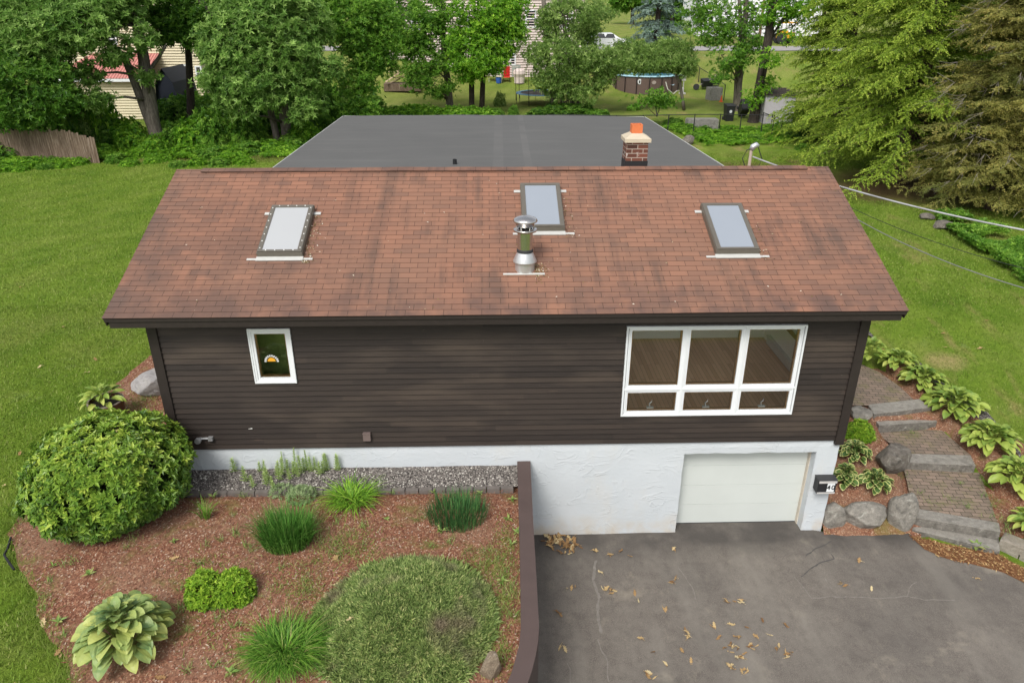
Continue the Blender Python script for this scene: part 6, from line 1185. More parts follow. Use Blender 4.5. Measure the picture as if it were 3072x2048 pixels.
SH = [(20, 480, 1.3, 1.2, 'm'), (95, 500, .7, .6, 'b'), (60, 420, 1.6, 1.9, 'o'), (150, 440, 1.4, 1.8, 'm'), (215, 430, 1.3, 1.6, 'o'), (270, 420, 1.6, 2.2, 'm'), (330, 440, 1.3, 1.9, 'd'), (385, 440, 1.2, 1.9, 'b'), (310, 470, .8, .8, 'b'), (350, 485, .6, .5, 'm'), (420, 470, .6, .6, 'b'), (530, 440, 1.0, 1.6, 'm'), (545, 400, 1.7, 2.6, 'd'), (600, 430, 1.3, 1.8, 'd'), (650, 415, 1.6, 2.2, 'd'), (700, 430, 1.3, 1.7, 'm'), (560, 465, .8, .7, 'b'), (640, 470, .9, .7, 'm'), (700, 475, .8, .6, 'b'), (745, 460, .9, .8, 'm'), (760, 400, 1.6, 2.1, 'd'), (810, 455, .9, .8, 'b'), (860, 455, .8, .6, 'b'), (905, 425, 1.3, 1.3, 'd'), (945, 395, 1.4, 1.6, 'm'), (900, 375, 1.6, 2.2, 'd'), (960, 355, 1.7, 1.9, 'm'), (1010, 360, 1.4, 1.4, 'm'), (500, 480, .5, .4, 'b'), (240, 492, .5, .4, 'b'), (460, 486, .5, .4, 'b'),
      (180, 445, 1.4, 4.3, 'o'), (235, 445, 1.3, 4.4, 'm'), (290, 440, 1.1, 3.6, 'o'), (330, 440, 1.0, 3.4, 'b'), (400, 452, .9, 1.7, 'b'), (470, 460, .8, 1.2, 'b'), (640, 440, 1.2, 2.4, 'm'), (580, 445, 1.0, 1.9, 'b'), (740, 430, 1.2, 2.2, 'm'), (920, 430, 1.1, 1.6, 'b'), (90, 460, 1.2, 2.2, 'm'), (1000, 352, 1.2, 2.6, 'm'), (1055, 350, 1.2, 2.3, 'o'), (1110, 350, 1.2, 1.7, 'm'), (950, 372, 1.4, 3.0, 'd'), (880, 445, .9, .8, 'm'), (915, 400, 1.3, 1.5, 'd'), (600, 380, 1.8, 2.4, 'm'), (690, 360, 1.7, 2.2, 'd'), (820, 360, 1.6, 2.0, 'd'), (20, 510, .8, .5, 'b'), (60, 512, .5, .35, 'b'), (140, 505, .5, .35, 'm'), (190, 502, .5, .35, 'b'), (590, 495, .6, .4, 'b'), (660, 495, .6, .4, 'm'), (730, 490, .6, .4, 'b'), (540, 500, .5, .35, 'm'), (390, 495, .5, .4, 'b'),
      (1190, 352, 1.1, .9, 'b'), (1230, 350, 1.1, 1.0, 'b'), (1275, 352, 1.1, 1.0, 'b'), (1320, 354, 1.0, .8, 'b'), (1365, 352, 1.1, .9, 'b'), (1410, 354, 1.1, .9, 'b'), (1455, 354, 1.0, .8, 'b'), (1150, 350, .9, .8, 'm'), (1490, 352, .6, .7, 'm'), (1540, 345, .4, .8, 'm'), (1620, 350, 1.0, .7, 'd'), (1680, 345, 1.3, .9, 'd'), (1740, 345, 1.3, .9, 'd'), (1790, 352, .9, .6, 'm'), (1500, 318, .5, 1.2, 'o'), (1100, 345, 1.0, 1.0, 'd'), (1060, 352, 1.1, .9, 'm'),
      (2060, 395, .8, .6, 'b'), (2110, 405, .9, .6, 'b'), (2160, 410, .9, .5, 'b'), (2210, 412, .9, .5, 'b'), (2260, 405, .9, .5, 'b'), (2310, 400, .9, .6, 'b'), (2350, 395, .8, .7, 'm'), (2130, 425, .7, .4, 'b'), (2190, 428, .7, .4, 'b'), (2090, 415, .6, .4, 'm'), (2400, 415, .9, .8, 'd'), (2020, 375, .7, .5, 'm'), (2250, 420, .7, .4, 'm'), (2330, 420, .6, .4, 'b'),
      (1975, 105, 1.6, 1.6, 'm'), (2060, 100, 1.8, 1.8, 'o'), (2010, 75, 2.2, 2.6, 'd'), (1210, 160, .9, 1.0, 'o'), (1260, 175, .8, .9, 'o'), (1900, 330, .5, .4, 'm'), (2470, 410, 1.1, .9, 'd'), (2580, 440, 1.1, .8, 'd'), (2420, 450, .6, .4, 'm')]
seen_p = set()
for px, py, r_, hh, kd in SH:
    p = on_ground(px, py); o = protos[kd] if kd not in seen_p else copy_of(protos[kd], p); seen_p.add(kd); o.location = p; o.rotation_euler = (0, 0, random.uniform(0, 6.28)); o.scale = (r_ * 1.0, r_ * .9, hh * .8); tag(o, KD[kd], 'shrub', KG[kd])
# ground cover right of the side lawn
def cover(poly, n, hgt, leaf, zf=H, thr=-.12):
    m = MB(); xs = [p[0] for p in poly]; ys = [p[1] for p in poly]; U = np.stack([RNG.uniform(min(xs), max(xs), n * 3), RNG.uniform(min(ys), max(ys), n * 3)], 1); U = [u for u in U if inside(poly, *u) and noise.noise(Vector((u[0] * 1.1, u[1] * 1.1, 4))) > thr][:n]
    P = np.array([(x, y, zf(x, y) + hgt * (.35 + .65 * max(0, .5 + .9 * noise.noise(Vector((x * .9, y * .9, 1))))) * random.uniform(.4, 1)) for x, y in U]); rosettes(m, P, np.array([0, 0, 1.0]) + .4 * RNG.normal(size=P.shape), 5, .10, .05, .85, np.clip(.5 + .35 * np.array([noise.noise(Vector((x * .7, y * .7, 8))) for x, y in U]) + RNG.normal(0, .15, len(U)), 0, 1)); return tag(m.build('ground_cover', leaf), kind='stuff')
G = lambda *pts: [tuple(gnd(*p)[:2]) for p in pts]
cover(G((2800, 655), (2870, 650), (2960, 690), (3110, 760), (3110, 880), (3010, 815), (2930, 760), (2850, 705)), 4600, .5, L_MID)
cover(G((1985, 385), (2060, 378), (2200, 385), (2390, 385), (2370, 432), (2230, 440), (2120, 440)), 4200, .3, L_BRIGHT)
cover(G((-60, 505), (120, 505), (300, 488), (480, 480), (700, 485), (890, 470), (890, 440), (700, 440), (400, 450), (0, 470)), 5200, .4, L_BRIGHT)
for bx4, lb, sd in (((2045, 2082, 408, 437), 'rounded grey boulder beside the flat roof corner', 11), ((2755, 2800, 640, 662), 'flat grey stone at the edge of the right lawn, farther one', 12), ((2800, 2862, 662, 690), 'flat grey stone at the edge of the right lawn, nearer one', 13)): rock('boulder', bx4, H, BOULDER_D, lb, sd, depth=.7)

# ================================================================== structures behind
road = G((-400, 121), (4000, 121)); yr = aty(1536, 130, 66)[1]
m = MB(); rx = np.arange(-90, 121, 3.0); V = []
for x in rx: V += [(x, 66.0, H(x, 66) + .05), (x, 71.0, H(x, 71) + .05)]
m.raw(V, [(2 * i, 2 * i + 2, 2 * i + 3, 2 * i + 1) for i in range(len(rx) - 1)]); tag(m.build('road', plain('old_asphalt', (.30, .285, .275), .9, sc=1.5, var=.1)), kind='structure')
def win_part(parent, x0, x1, z0, z1, y, fr=.09, bars=1):
    m = MB(); frame_bars(m, x0, x1, z0, z1, fr, y - .06, y + .02)
    if bars: m.box((x0 + fr, y - .05, (z0 + z1) / 2 - .03), (x1 - fr, y + .02, (z0 + z1) / 2 + .03))
    w_ = m.build('window', WHITE, parent); m = MB(); m.box((x0 + fr, y - .02, z0 + fr), (x1 - fr, y + .01, z1 - fr)); m.build('pane', DARKGLASS, w_); return w_
k = Mat('dark_glass'); DARKGLASS = k.pbr((.02, .024, .028), .05, None, .6)
def gable_roof(parent, x0, x1, y0, y1, z, rise, mat, along='x'):
    m = MB(); o = .4
    if along == 'x': V = [(x0 - o, y0 - o, z), (x1 + o, y0 - o, z), (x1 + o, (y0 + y1) / 2, z + rise), (x0 - o, (y0 + y1) / 2, z + rise), (x1 + o, y1 + o, z), (x0 - o, y1 + o, z)]
    V2 = [(a, b, c + .18) for a, b, c in V]; m.raw(V + V2, [(0, 3, 2, 1), (3, 5, 4, 2), (6, 7, 8, 9), (9, 8, 10, 11), (0, 1, 7, 6), (4, 5, 11, 10), (1, 2, 8, 7), (2, 4, 10, 8), (5, 3, 9, 11), (3, 0, 6, 9)]); return m.build('roof', mat, parent)
ROOF_G = plain('grey_shingle', (.12, .115, .11), .9); 
# yellow house
yx = lambda px, y: aty(px, 200, y)[0]
ys = 40.0; x0, x1, xe = yx(135, ys), yx(440, ys), yx(602, 42.5)
yh = thing('yellow_house', ((x0 + xe) / 2, 42, 1.8), 'pale yellow clapboard house with a red metal porch roof behind the left trees', 'house'); YEL = plain('yellow_vinyl', (.60, .53, .36), .6, var=.05)
m = MB(); laps(m, (x0 + .3, ys, 0), (1, 0, 0), (0, -1, 0), x1 - x0 - .3, 1.5, 4.3, .17, lip=.075, board=5, groove=.02); laps(m, (yx(185, 42.5), 42.5, 0), (1, 0, 0), (0, -1, 0), xe - yx(185, 42.5), 1.5, 9.4, .17, lip=.075, board=5, groove=.02); m.box((yx(185, 42.5) + .05, 42.55, 1.5), (xe - .02, 52, 9.4)); m.box((x0 + .32, ys + .05, 1.5), (x1 - .02, 42.45, 4.3)); m.build('wall', YEL, yh)
m = MB(); e = np.array([0, ys - .45, 4.42]); rgd = np.array([0, 42.45, 5.75]); n = 34
for i in range(n):
    xa, xb = lerp(x0, x1, i / n), lerp(x0, x1, (i + 1) / n); hip = lambda x: max(0, (x0 + 2.0 - x)) / 2.0
    pa, pb = [e + (rgd - e) * (1 - hip(x)) + np.array([x, 0, 0]) for x in (xa, xb)]
    m.raw([e + (xa, 0, 0), e + (xb, 0, 0), pb, pa], [(0, 1, 2, 3)]); m.tube([e + (xa, 0, .02), pa + (0, 0, .02)], .035, 4)
m.build('porch_roof', plain('red_metal', (.56, .24, .21), .5, var=.1), yh); m = MB(); m.box((x0, ys - .44, 4.22), (x1, ys - .40, 4.40)); m.build('fascia', WHITE, yh)
gable_roof(yh, yx(185, 42.5), xe, 42.5, 52, 9.4, 3, ROOF_G)
for (a, b, t_, bo, yy) in ((338, 368, 100, 135, 42.45), (550, 568, 194, 248, 42.45), (584, 604, 198, 240, 42.45), (265, 290, 96, 135, 42.45)): win_part(yh, yx(a, yy), yx(b, yy), aty(a, bo, yy)[2], aty(a, t_, yy)[2], yy)
# gambrel shed
sx0, sx1 = yx(450, 36), yx(522, 36); sh = thing('shed', ((sx0 + sx1) / 2, 37, 1.7), 'dark grey gambrel roofed shed in front of the yellow house', 'shed'); zt = aty(480, 205, 36)[2]; zm_ = lerp(1.7, zt, .62); cxx = (sx0 + sx1) / 2; hw = (sx1 - sx0) / 2
G5 = [(-1, .40), (-.72, .78), (0, 1.0), (.72, .78), (1, .40)]; V = [(cxx + hw * a, y_, 1.7 + (zt - 1.7) * b) for y_ in (35.8, 39.2) for a, b in G5]; m = MB(); m.raw(V, [(i, i + 1, i + 6, i + 5) for i in range(4)]); m.build('roof', plain('shed_roof', (.055, .055, .06), .85), sh)
m = MB(); V = [(cxx + hw * .94 * a, y_, 1.7 + (zt - 1.7) * b * .97) for y_ in (36, 39) for a, b in [(-1, 0), (-1, .40), (-.72, .78), (0, 1), (.72, .78), (1, .40), (1, 0)]]; m.raw(V, [(0, 6, 5, 4, 3, 2, 1), tuple(range(7, 14)), (0, 1, 8, 7), (6, 13, 12, 5)]); m.build('wall', plain('navy_boards', (.030, .036, .055), .8), sh)
# board fence at left
m = MB(); a, b = np.array(on_ground(-30, 484)), np.array(on_ground(300, 490)); n = 46; fb = thing('board_fence', tuple(b), 'weathered brown vertical board fence at the left edge of the lawn', 'fence')
WEATH = Mat('weathered_board'); c = WEATH.ramp(WEATH.noise(3, 5, .65, vec=WEATH.pos((6, 6, .6))), [(.3, (.085, .058, .040)), (.55, (.17, .125, .09)), (.75, (.30, .24, .19))]); WEATH = WEATH.pbr(c, .9, None, .15); dv3 = (b - a) / n
for i in range(n):
    p = a + dv3 * (i + .5); hh = 1.62 + .05 * math.sin(i * 2.3) - .35 * sm(.72, 1.0, i / n); m.obox((p[0], p[1] + .012 * math.sin(i * 7), H(p[0], p[1]) + hh / 2), (unit(dv3 * (1, 1, 0)), (0, 1, 0), (0, 0, 1)), (np.linalg.norm(dv3) * .47, .012, hh / 2))
m.build('boards', WEATH, fb); m = MB()
for z_ in (.4, 1.15): m.tube([a + (0, .06, z_), b + (0, .06, z_)], .035, 4)
m.build('rail', WEATH, fb)
# beige house
by = 56.0; bx0, bx1 = yx(1172, by), yx(1748, by); bh = thing('beige_house', ((bx0 + bx1) / 2, by + 4, 2.0), 'beige sided two storey house behind the middle trees', 'house'); BEI = plain('beige_vinyl', (.58, .49, .44), .6, var=.05)
m = MB(); laps(m, (bx0, by, 0), (1, 0, 0), (0, -1, 0), bx1 - bx0, 1.6, 10.2, .2, lip=.10, board=6, groove=.03); m.box((bx0 + .03, by + .05, 1.6), (bx1 - .03, by + 9, 10.2)); m.build('wall', BEI, bh); gable_roof(bh, bx0, bx1, by, by + 9, 10.2, 3, ROOF_G)
for a, b_, t_, bo in ((1575, 1606, 30, 84), (1530, 1547, 160, 196), (1240, 1268, 40, 90), (1680, 1712, 30, 84), (1380, 1408, 40, 90)): win_part(bh, yx(a, by), yx(b_, by), aty(a, bo, by)[2], aty(a, t_, by)[2], by - .05)
m = MB(); m.box((yx(1536, by), by - .09, 1.9), (yx(1562, by), by - .046, 4.0)); m.build('door', plain('grey_green_door', (.30, .33, .29), .5), bh)
# white house across the road
wy = 84.0; wx0, wx1 = yx(2085, wy), yx(2440, wy); wh = thing('white_house', ((wx0 + wx1) / 2, wy + 5, 5), 'white sided house across the far road behind the slim ash', 'house'); WV = plain('white_siding', (.78, .77, .80), .6, var=.04)
m = MB(); laps(m, (wx0, wy, 0), (1, 0, 0), (0, -1, 0), wx1 - wx0, 4.6, 11.5, .25, lip=.04, board=9); m.box((wx0 + .03, wy + .05, 4.6), (wx1 - .03, wy + 9, 11.5)); m.build('wall', WV, wh); gable_roof(wh, wx0, wx1, wy, wy + 9, 11.5, 3.5, ROOF_G)
for a, b_, t_, bo in ((2130, 2150, 20, 50), (2335, 2360, 25, 55), (2230, 2252, 20, 50)): win_part(wh, yx(a, wy), yx(b_, wy), aty(a, bo, wy)[2], aty(a, t_, wy)[2], wy - .04)
pp = aty(2285, 60, 74); m = MB(); m.tube([(pp[0], 74, H(pp[0], 74)), (pp[0], 74, 13)], (.16, .12), 10); m.tube([(pp[0] - .9, 73.85, 12.2), (pp[0] + .9, 73.85, 12.2)], .06, 6); one(m, 'utility_pole', plain('creosote_pole', (.22, .12, .08), .9), (pp[0], 74, H(pp[0], 74)), 'brown wooden utility pole in front of the white house', 'pole')
# far woods
far = [tree('far_tree', (px, 20), y, [[(px, 20, .25), (px, -60, .2)]], [(px, -20, y, 50, 40), (px - 35, 10, y, 35, 25), (px + 35, 5, y, 35, 28)], L_MID if i % 2 else L_DARK, BARK_D, lb, group='far trees beyond the road', dens=.35, L=.5, W=.25, gap=.02) for i, (px, y, lb) in enumerate([(800, 100, 'far tree beyond the road above the left lawn gap'), (1900, 105, 'far tree beyond the road behind the blue spruce'), (2020, 98, 'far tree beyond the road left of the white house'), (960, 110, 'far tree beyond the road left of the beige house'), (2480, 100, 'far tree beyond the road right of the white house')])]

# ================================================================== things in the back yards
pc = aty(1935, 250, 54.6); pc[2] = H(pc[0], 52); PR, PH = 2.95, 1.38
pool = thing('swimming_pool', tuple(pc), 'round brown above ground pool with a blue rim behind the house', 'pool'); m = MB(); m.lathe([(PR, -.6), (PR, PH)], pc, 48); m.build('wall', plain('pool_vinyl', (.125, .085, .072), .6, var=.15), pool, smooth=True)
m = MB(); m.lathe([(PR - .12, PH - .03), (PR - .1, PH + .05), (PR + .08, PH + .05), (PR + .1, PH - .04)], pc, 48); m.build('rim', plain('pool_rim', (.33, .52, .60), .4, var=.5, sc=1.2), pool, smooth=True)
m = MB(); m.lathe([(PR - .1, PH - .12), (0, PH - .12)], pc, 48); k = Mat('pool_water'); m.build('water', k.pbr((.10, .33, .42), .05, k.bump(k.noise(4, 3), .2, .05), .6), pool)
for i in range(18):
    q = 2 * math.pi * i / 18 + .1; m = MB(); m.tube([pc + ((PR + .05) * math.cos(q), (PR + .05) * math.sin(q), -.4), pc + ((PR + .05) * math.cos(q), (PR + .05) * math.sin(q), PH)], .045, 6); m.build('leg', plain('pool_leg', (.03, .022, .02), .5) if i == 0 else bpy.data.materials['pool_leg'], pool)
def badge(px, py, rx, ry, mat, ring=0, nm='emblem'):
    q = aty(px, py, pc[1] - PR); dx = q[0] - pc[0]; y_ = pc[1] - math.sqrt(max(0, PR ** 2 - dx * dx)) - .03; m = MB(); n = 18; V = []
    for s in (1.0, ring): V += [(q[0] + rx * s * math.cos(2 * math.pi * i / n), y_ - (.0 if s == 1 else .002), q[2] + ry * s * math.sin(2 * math.pi * i / n)) for i in range(n)]
    m.raw(V, [(i, (i + 1) % n, n + (i + 1) % n, n + i) for i in range(n)] if ring else [tuple(range(n))]); return m.build(nm, mat, pool), q, y_
badge(1920, 246, .17, .21, WHITE); badge(1920, 247, .06, .13, BLACK); badge(1920, 241, .11, .05, bpy.data.materials['pool_vinyl']) if False else None
badge(1962, 248, .18, .14, plain('faded_print', (.36, .30, .27), .6)); 
q = aty(2022, 252, pc[1] - PR); m = MB(); y_ = pc[1] - math.sqrt(PR ** 2 - (q[0] - pc[0]) ** 2) - .05; m.tube([(q[0] + .18 * math.cos(a), y_, q[2] + .16 * math.sin(a)) for a in np.linspace(3.5, 5.9, 8)], [.01, .025, .035, .04, .04, .035, .025, .01], 6); m.build('emblem', plain('pale_blue_print', (.45, .62, .75), .5), pool)
q = on_ground(2046, 283); m = MB(); m.box((q[0] - .25, q[1] - .2, q[2]), (q[0] + .25, q[1] + .2, q[2] + .12)); m.lathe([(.13, .12), (.13, .45), (.10, .5), (0, .5)], q, 14); m.tube([np.array(q) + (.05, 0, .4), np.array(q) + (.05, 0, 1.1)], .04, 8); m.box((q[0] - .1, q[1] - .1, q[2] + 1.05), (q[0] + .2, q[1] + .12, q[2] + 1.42)); one(m, 'pool_pump', plain('grey_pump', (.42, .41, .39), .5), q, 'grey pool pump standing right of the round pool', 'pump')
h0 = on_ground(2020, 284); m = MB(); m.tube([aty(1997, 246, pc[1] - PR - .1), aty(2003, 268, pc[1] - PR - .15), np.array(h0) + (0, 0, .05), np.array(on_ground(2030, 277)) + (0, 0, .1), np.array(q) + (-.1, -.1, .3)], .045, 7); one(m, 'pool_hose', plain('pale_hose', (.55, .54, .48), .6), h0, 'pale hose between the pool wall and its pump', 'hose')
# trampoline
tc_ = np.array(on_ground(1628, 312)); tr_ = thing('trampoline', tuple(tc_), 'round trampoline with a blue pad under the cherry trees', 'trampoline'); TRR = 2.05
m = MB(); m.lathe([(TRR - .35, .83), (TRR, .82), (TRR + .02, .78), (TRR - .35, .79)], tc_, 36); m.build('pad', plain('blue_pad', (.10, .28, .42), .5, var=.5, sc=2), tr_)
m = MB(); m.lathe([(TRR - .36, .80), (0, .79)], tc_, 36); m.build('mat', BLACK_PL, tr_)
for i in range(8):
    q = i * math.pi / 4 + .2; c, s = math.cos(q), math.sin(q); m = MB(); m.tube([tc_ + (TRR * c, TRR * s, .8), tc_ + (TRR * c, TRR * s, 0)], .022, 6); m.build('leg', BLACK, tr_); m = MB(); m.tube([tc_ + (TRR * c * 1.02, TRR * s * 1.02, .3), tc_ + (TRR * c * 1.04, TRR * s * 1.04, 2.6)], .02, 6); m.build('net_pole', BLACK, tr_)
# black chain link fences
k = Mat('chain_mesh'); t_ = k.n('BsdfTransparent'); d_ = k.n('BsdfDiffuse'); k.put(d_.inputs[0], (.01, .01, .01)); mx = k.n('MixShader'); mx.inputs[0].default_value = .14; k.t.links.new(t_.outputs[0], mx.inputs[1]); k.t.links.new(d_.outputs[0], mx.inputs[2]); k.t.links.new(mx.outputs[0], k.out.inputs[0]); MESHM = k.m
def chain_fence(P, hgt, label):
    f = thing('chain_link_fence', tuple(P[0]), label, 'fence', 'black chain link fences')
    for p in P: m = MB(); m.tube([p - (0, 0, .1), p + (0, 0, hgt + .03)], .032, 8); m.build('post', BLACK, f)
    m = MB(); m.tube([p + (0, 0, hgt) for p in P], .024, 6); m.build('rail', BLACK, f)
    m = MB(); 
    for a, b in zip(P[:-1], P[1:]): m.raw([a + (0, 0, .05), b + (0, 0, .05), b + (0, 0, hgt - .02), a + (0, 0, hgt - .02)], [(0, 1, 2, 3)])
    m.build('chain_mesh', MESHM, f)
def post(px, y): x = aty(px, 345, y)[0]; return np.array([x, y, H(x, y)])
chain_fence([post(px, 33.6) for px in (1640, 1710, 1780, 1850, 1930, 2007, 2085, 2162, 2225, 2290, 2324)], 1.22, 'black chain link fence running across behind the flat roof')
chain_fence([np.array(on_ground(*q)) for q in ((2171, 302), (2126, 266), (2095, 247), (2068, 209), (2050, 190))], 1.15, 'black chain link fence running away beside the round pool')
chain_fence([post(px, 72.5) for px in (1990, 2050, 2140, 2230, 2320)], 1.2, 'black chain link fence along the far road')
chain_fence([post(2290, 36), post(2318, 35), post(2350, 33.8)], .95, 'short black chain link fence beside the corrugated shed')
# blocks, bins and small things
def bxth(name, c, sx, sy, sz, mat, label, cat, rot=0.0, open_=False, group=None):
    c = np.array(c, float); X, Y = np.array([math.cos(rot), math.sin(rot), 0]), np.array([-math.sin(rot), math.cos(rot), 0]); m = MB(); Z = np.array([0, 0, 1.0])
    if open_:
        t_ = .09
        for s in (-1, 1): m.obox(c + X * s * (sx - t_) + Z * sz, (X, Y, Z), (t_, sy, sz)); m.obox(c + Y * s * (sy - t_) + Z * sz * .996, (X, Y, Z), (sx - 2 * t_ - .002, t_, sz * .996))
        m.obox(c + Z * .3, (X, Y, Z), (sx - 2 * t_ - .004, sy - 2 * t_ - .004, .28))
    else: m.obox(c + Z * (sz - .02), (X, Y, Z), (sx, sy, sz - .02)); m.obox(c + Z * (2 * sz - .021), (X, Y, Z), (sx - .03, sy - .03, .02))
    return one(m, name, mat, c, label, cat, group)
bxth('concrete_planter', on_ground(2140, 300), .48, .45, .47, CONCRETE, 'open square concrete planter box beside the pool fence', 'planter', .25, True)
g_ = aty(2105, 372, 35.2); bxth('concrete_block', (g_[0], 35.2, H(g_[0], 35.2)), .95, .35, .36, CONCRETE, 'big grey concrete block behind the near chain link fence', 'block')
g_ = aty(1880, 350, 37); bxth('concrete_slab', (g_[0], 37, H(g_[0], 37)), 1.75, .3, .14, CUT_STONE, 'long pale slab lying on the grass behind the flat roof', 'slab', -.03)
def bin_thing(c, label, rot, emblem, tilt=0.0):
    b = thing('trash_bin', tuple(c), label, 'bin', 'black bins under the ash trees'); c = np.array(c); m = MB(); a, d = .29, .37
    def P(x, y, z): return c + np.array([x, y * math.cos(tilt) - z * math.sin(tilt), y * math.sin(tilt) + z * math.cos(tilt) + (.3 if tilt else 0)])
    m.hexa([P(-a * .8, -d * .8, 0), P(a * .8, -d * .8, 0), P(a * .8, d * .8, 0), P(-a * .8, d * .8, 0), P(-a, -d, .95), P(a, -d, .95), P(a, d, .95), P(-a, d, .95)]); m.build('body', BLACK_PL, b)
    m = MB(); m.hexa([P(-a * 1.08, -d * 1.1, .951), P(a * 1.08, -d * 1.1, .951), P(a * 1.08, d * 1.1, .951), P(-a * 1.08, d * 1.1, .951), P(-a, -d * .9, 1.04), P(a, -d * .9, 1.04), P(a, d, 1.06), P(-a, d, 1.06)]); m.build('lid', BLACK_PL, b)
    for s in (-1, 1): m = MB(); m.tube([P(s * a * .9, d * .85, .12), P(s * a * 1.05, d * .85, .12)], .12, 12); m.build('wheel', RUBBER, b)
    if emblem:
        m = MB(); n = 10; m.raw([P(.09 * math.cos(6.283 * i / n), -d * .91 - .03, .62 + .10 * math.sin(6.283 * i / n)) for i in range(n)], [tuple(range(n))]); m.raw([P(-.10, -d * .88 - .03, .42), P(.10, -d * .88 - .03, .42), P(.10, -d * .88 - .035, .46), P(-.10, -d * .88 - .035, .46)], [(0, 1, 2, 3)]); m.build('emblem', plain('bin_print', (.5, .52, .54), .6), b)
bin_thing(on_ground(2184, 362), 'upright black wheeled trash bin with a pale emblem', 0, True); bin_thing(on_ground(2222, 352), 'tipped over black trash bin beside the ash trunk', 0, False, .9)
q = np.array(on_ground(2163, 306)); m = MB(); m.lathe([(.16, 0), (.16, .03), (.10, .04), (.03, .48), (0, .48)], q, 14); one(m, 'traffic_cone', plain('orange_plastic', (.70, .10, .02), .5), q, 'small orange cone beside the concrete planter', 'cone')
q = np.array(on_ground(2108, 272)); wb = thing('wheelbarrow', tuple(q), 'dark wheelbarrow tipped against the pool fence', 'wheelbarrow'); m = MB(); V = [q + v for v in ((-.1, 0, .25), (.75, .1, .3), (.75, .6, .55), (-.1, .5, .5), (.0, -.2, .75), (.9, -.1, .8), (.9, .75, .95), (-.1, .65, .9))]; m.hexa(V); m.build('tray', BLACK_PL, wb)
m = MB(); m.tube([q + (-.55, .1, .28) + np.array([0, -.05, 0]), q + (-.55, .1, .28) + np.array([0, .05, 0])], .25, 14); m.build('wheel', RUBBER, wb); 
for s in (-.0, .35): m = MB(); m.tube([q + (-.5, .1 + s * .2, .3), q + (.4, .1 + s, .75), q + (1.1, .2 + s, 1.15)], .03, 6); m.build('handle', plain('grey_wood', (.24, .21, .18), .8) if s == 0 else bpy.data.materials['grey_wood'], wb)
q = np.array(on_ground(2152, 276)) + (0, .3, 0); lc = thing('lounge_chair', tuple(q), 'dark folded lounge chair leaning on the pool fence', 'chair'); m = MB()
for i in range(7): z_ = .25 + i * .17; m.obox(q + (.08 * i - .25, .0 + .03 * i, z_), ((1, 0, .0), (0, 1, 0), (0, 0, 1)), (.26, .02, .055))
m.build('slat_panel', BLACK_PL, lc); m = MB(); m.tube([q + (-.5, 0, 0), q + (.0, .2, 1.5)], .025, 6); m.build('frame', BLACK, lc); m = MB(); m.tube([q + (.0, 0, 0), q + (.5, .2, 1.5)], .025, 6); m.build('frame', BLACK, lc)
g_ = aty(2325, 360, 37.5); x_, z_ = g_[0], H(g_[0], 37.5); ms = thing('metal_shed', (x_, 37.5, z_), 'pale corrugated metal shed half hidden by the hemlock', 'shed'); m = MB()
for i in range(26): xx = x_ - .8 + i * .075; m.raw([(xx, 37.5, z_ - .2), (xx + .0375, 37.46, z_ - .2), (xx + .0375, 37.46, z_ + 1.75), (xx, 37.5, z_ + 1.8)], [(0, 1, 2, 3)]); m.raw([(xx + .0375, 37.46, z_ - .2), (xx + .075, 37.5, z_ - .2), (xx + .075, 37.5, z_ + 1.75), (xx + .0375, 37.46, z_ + 1.75)], [(0, 1, 2, 3)])
m.box((x_ - .78, 37.51, z_ - .2), (x_ + 1.14, 39.5, z_ + 1.75)); m.build('wall', plain('pale_corrugated', (.47, .45, .47), .5, var=.1), ms); m = MB(); m.hexa([(x_ - .9, 37.35, z_ + 1.78), (x_ + 1.25, 37.35, z_ + 1.72), (x_ + 1.25, 39.6, z_ + 1.95), (x_ - .9, 39.6, z_ + 2.0), (x_ - .9, 37.35, z_ + 1.83), (x_ + 1.25, 37.35, z_ + 1.77), (x_ + 1.25, 39.6, z_ + 2.0), (x_ - .9, 39.6, z_ + 2.05)]); m.build('roof', BARK_D, ms)
# lumber pile in a timber box
q = np.array(on_ground(1192, 272)); lb_ = thing('lumber_pile', tuple(q), 'pale loose boards heaped on a low weathered timber box', 'lumber'); m = MB(); m.box(q + (-1.0, -.5, 0), q + (1.9, 1.0, .26)); m.box(q + (-1.0, -.5, .262), q + (1.9, 1.0, .55)); m.build('timber_box', WEATH, lb_)
PALEW = plain('pale_board', (.50, .38, .25), .8, var=.3, sc=4)
for i in range(9): rz = random.uniform(-.5, .9); el = random.uniform(.05, .55); d = np.array([math.cos(rz) * math.cos(el), math.sin(rz) * math.cos(el), math.sin(el)]); s = unit(np.cross(d, (0, 0, 1.0))); m = MB(); m.obox(q + (random.uniform(-.3, .6), random.uniform(-.2, .5), .75 + i * .09), (d, s, np.cross(s, d)), (random.uniform(.6, 1.0), .09, .02)); m.build('board', PALEW if i % 3 else WEATH, lb_)
m = MB(); m.box(q + (.95, .5, .5), q + (1.6, 1.1, 1.75)); m.build('crate', WEATH, lb_)
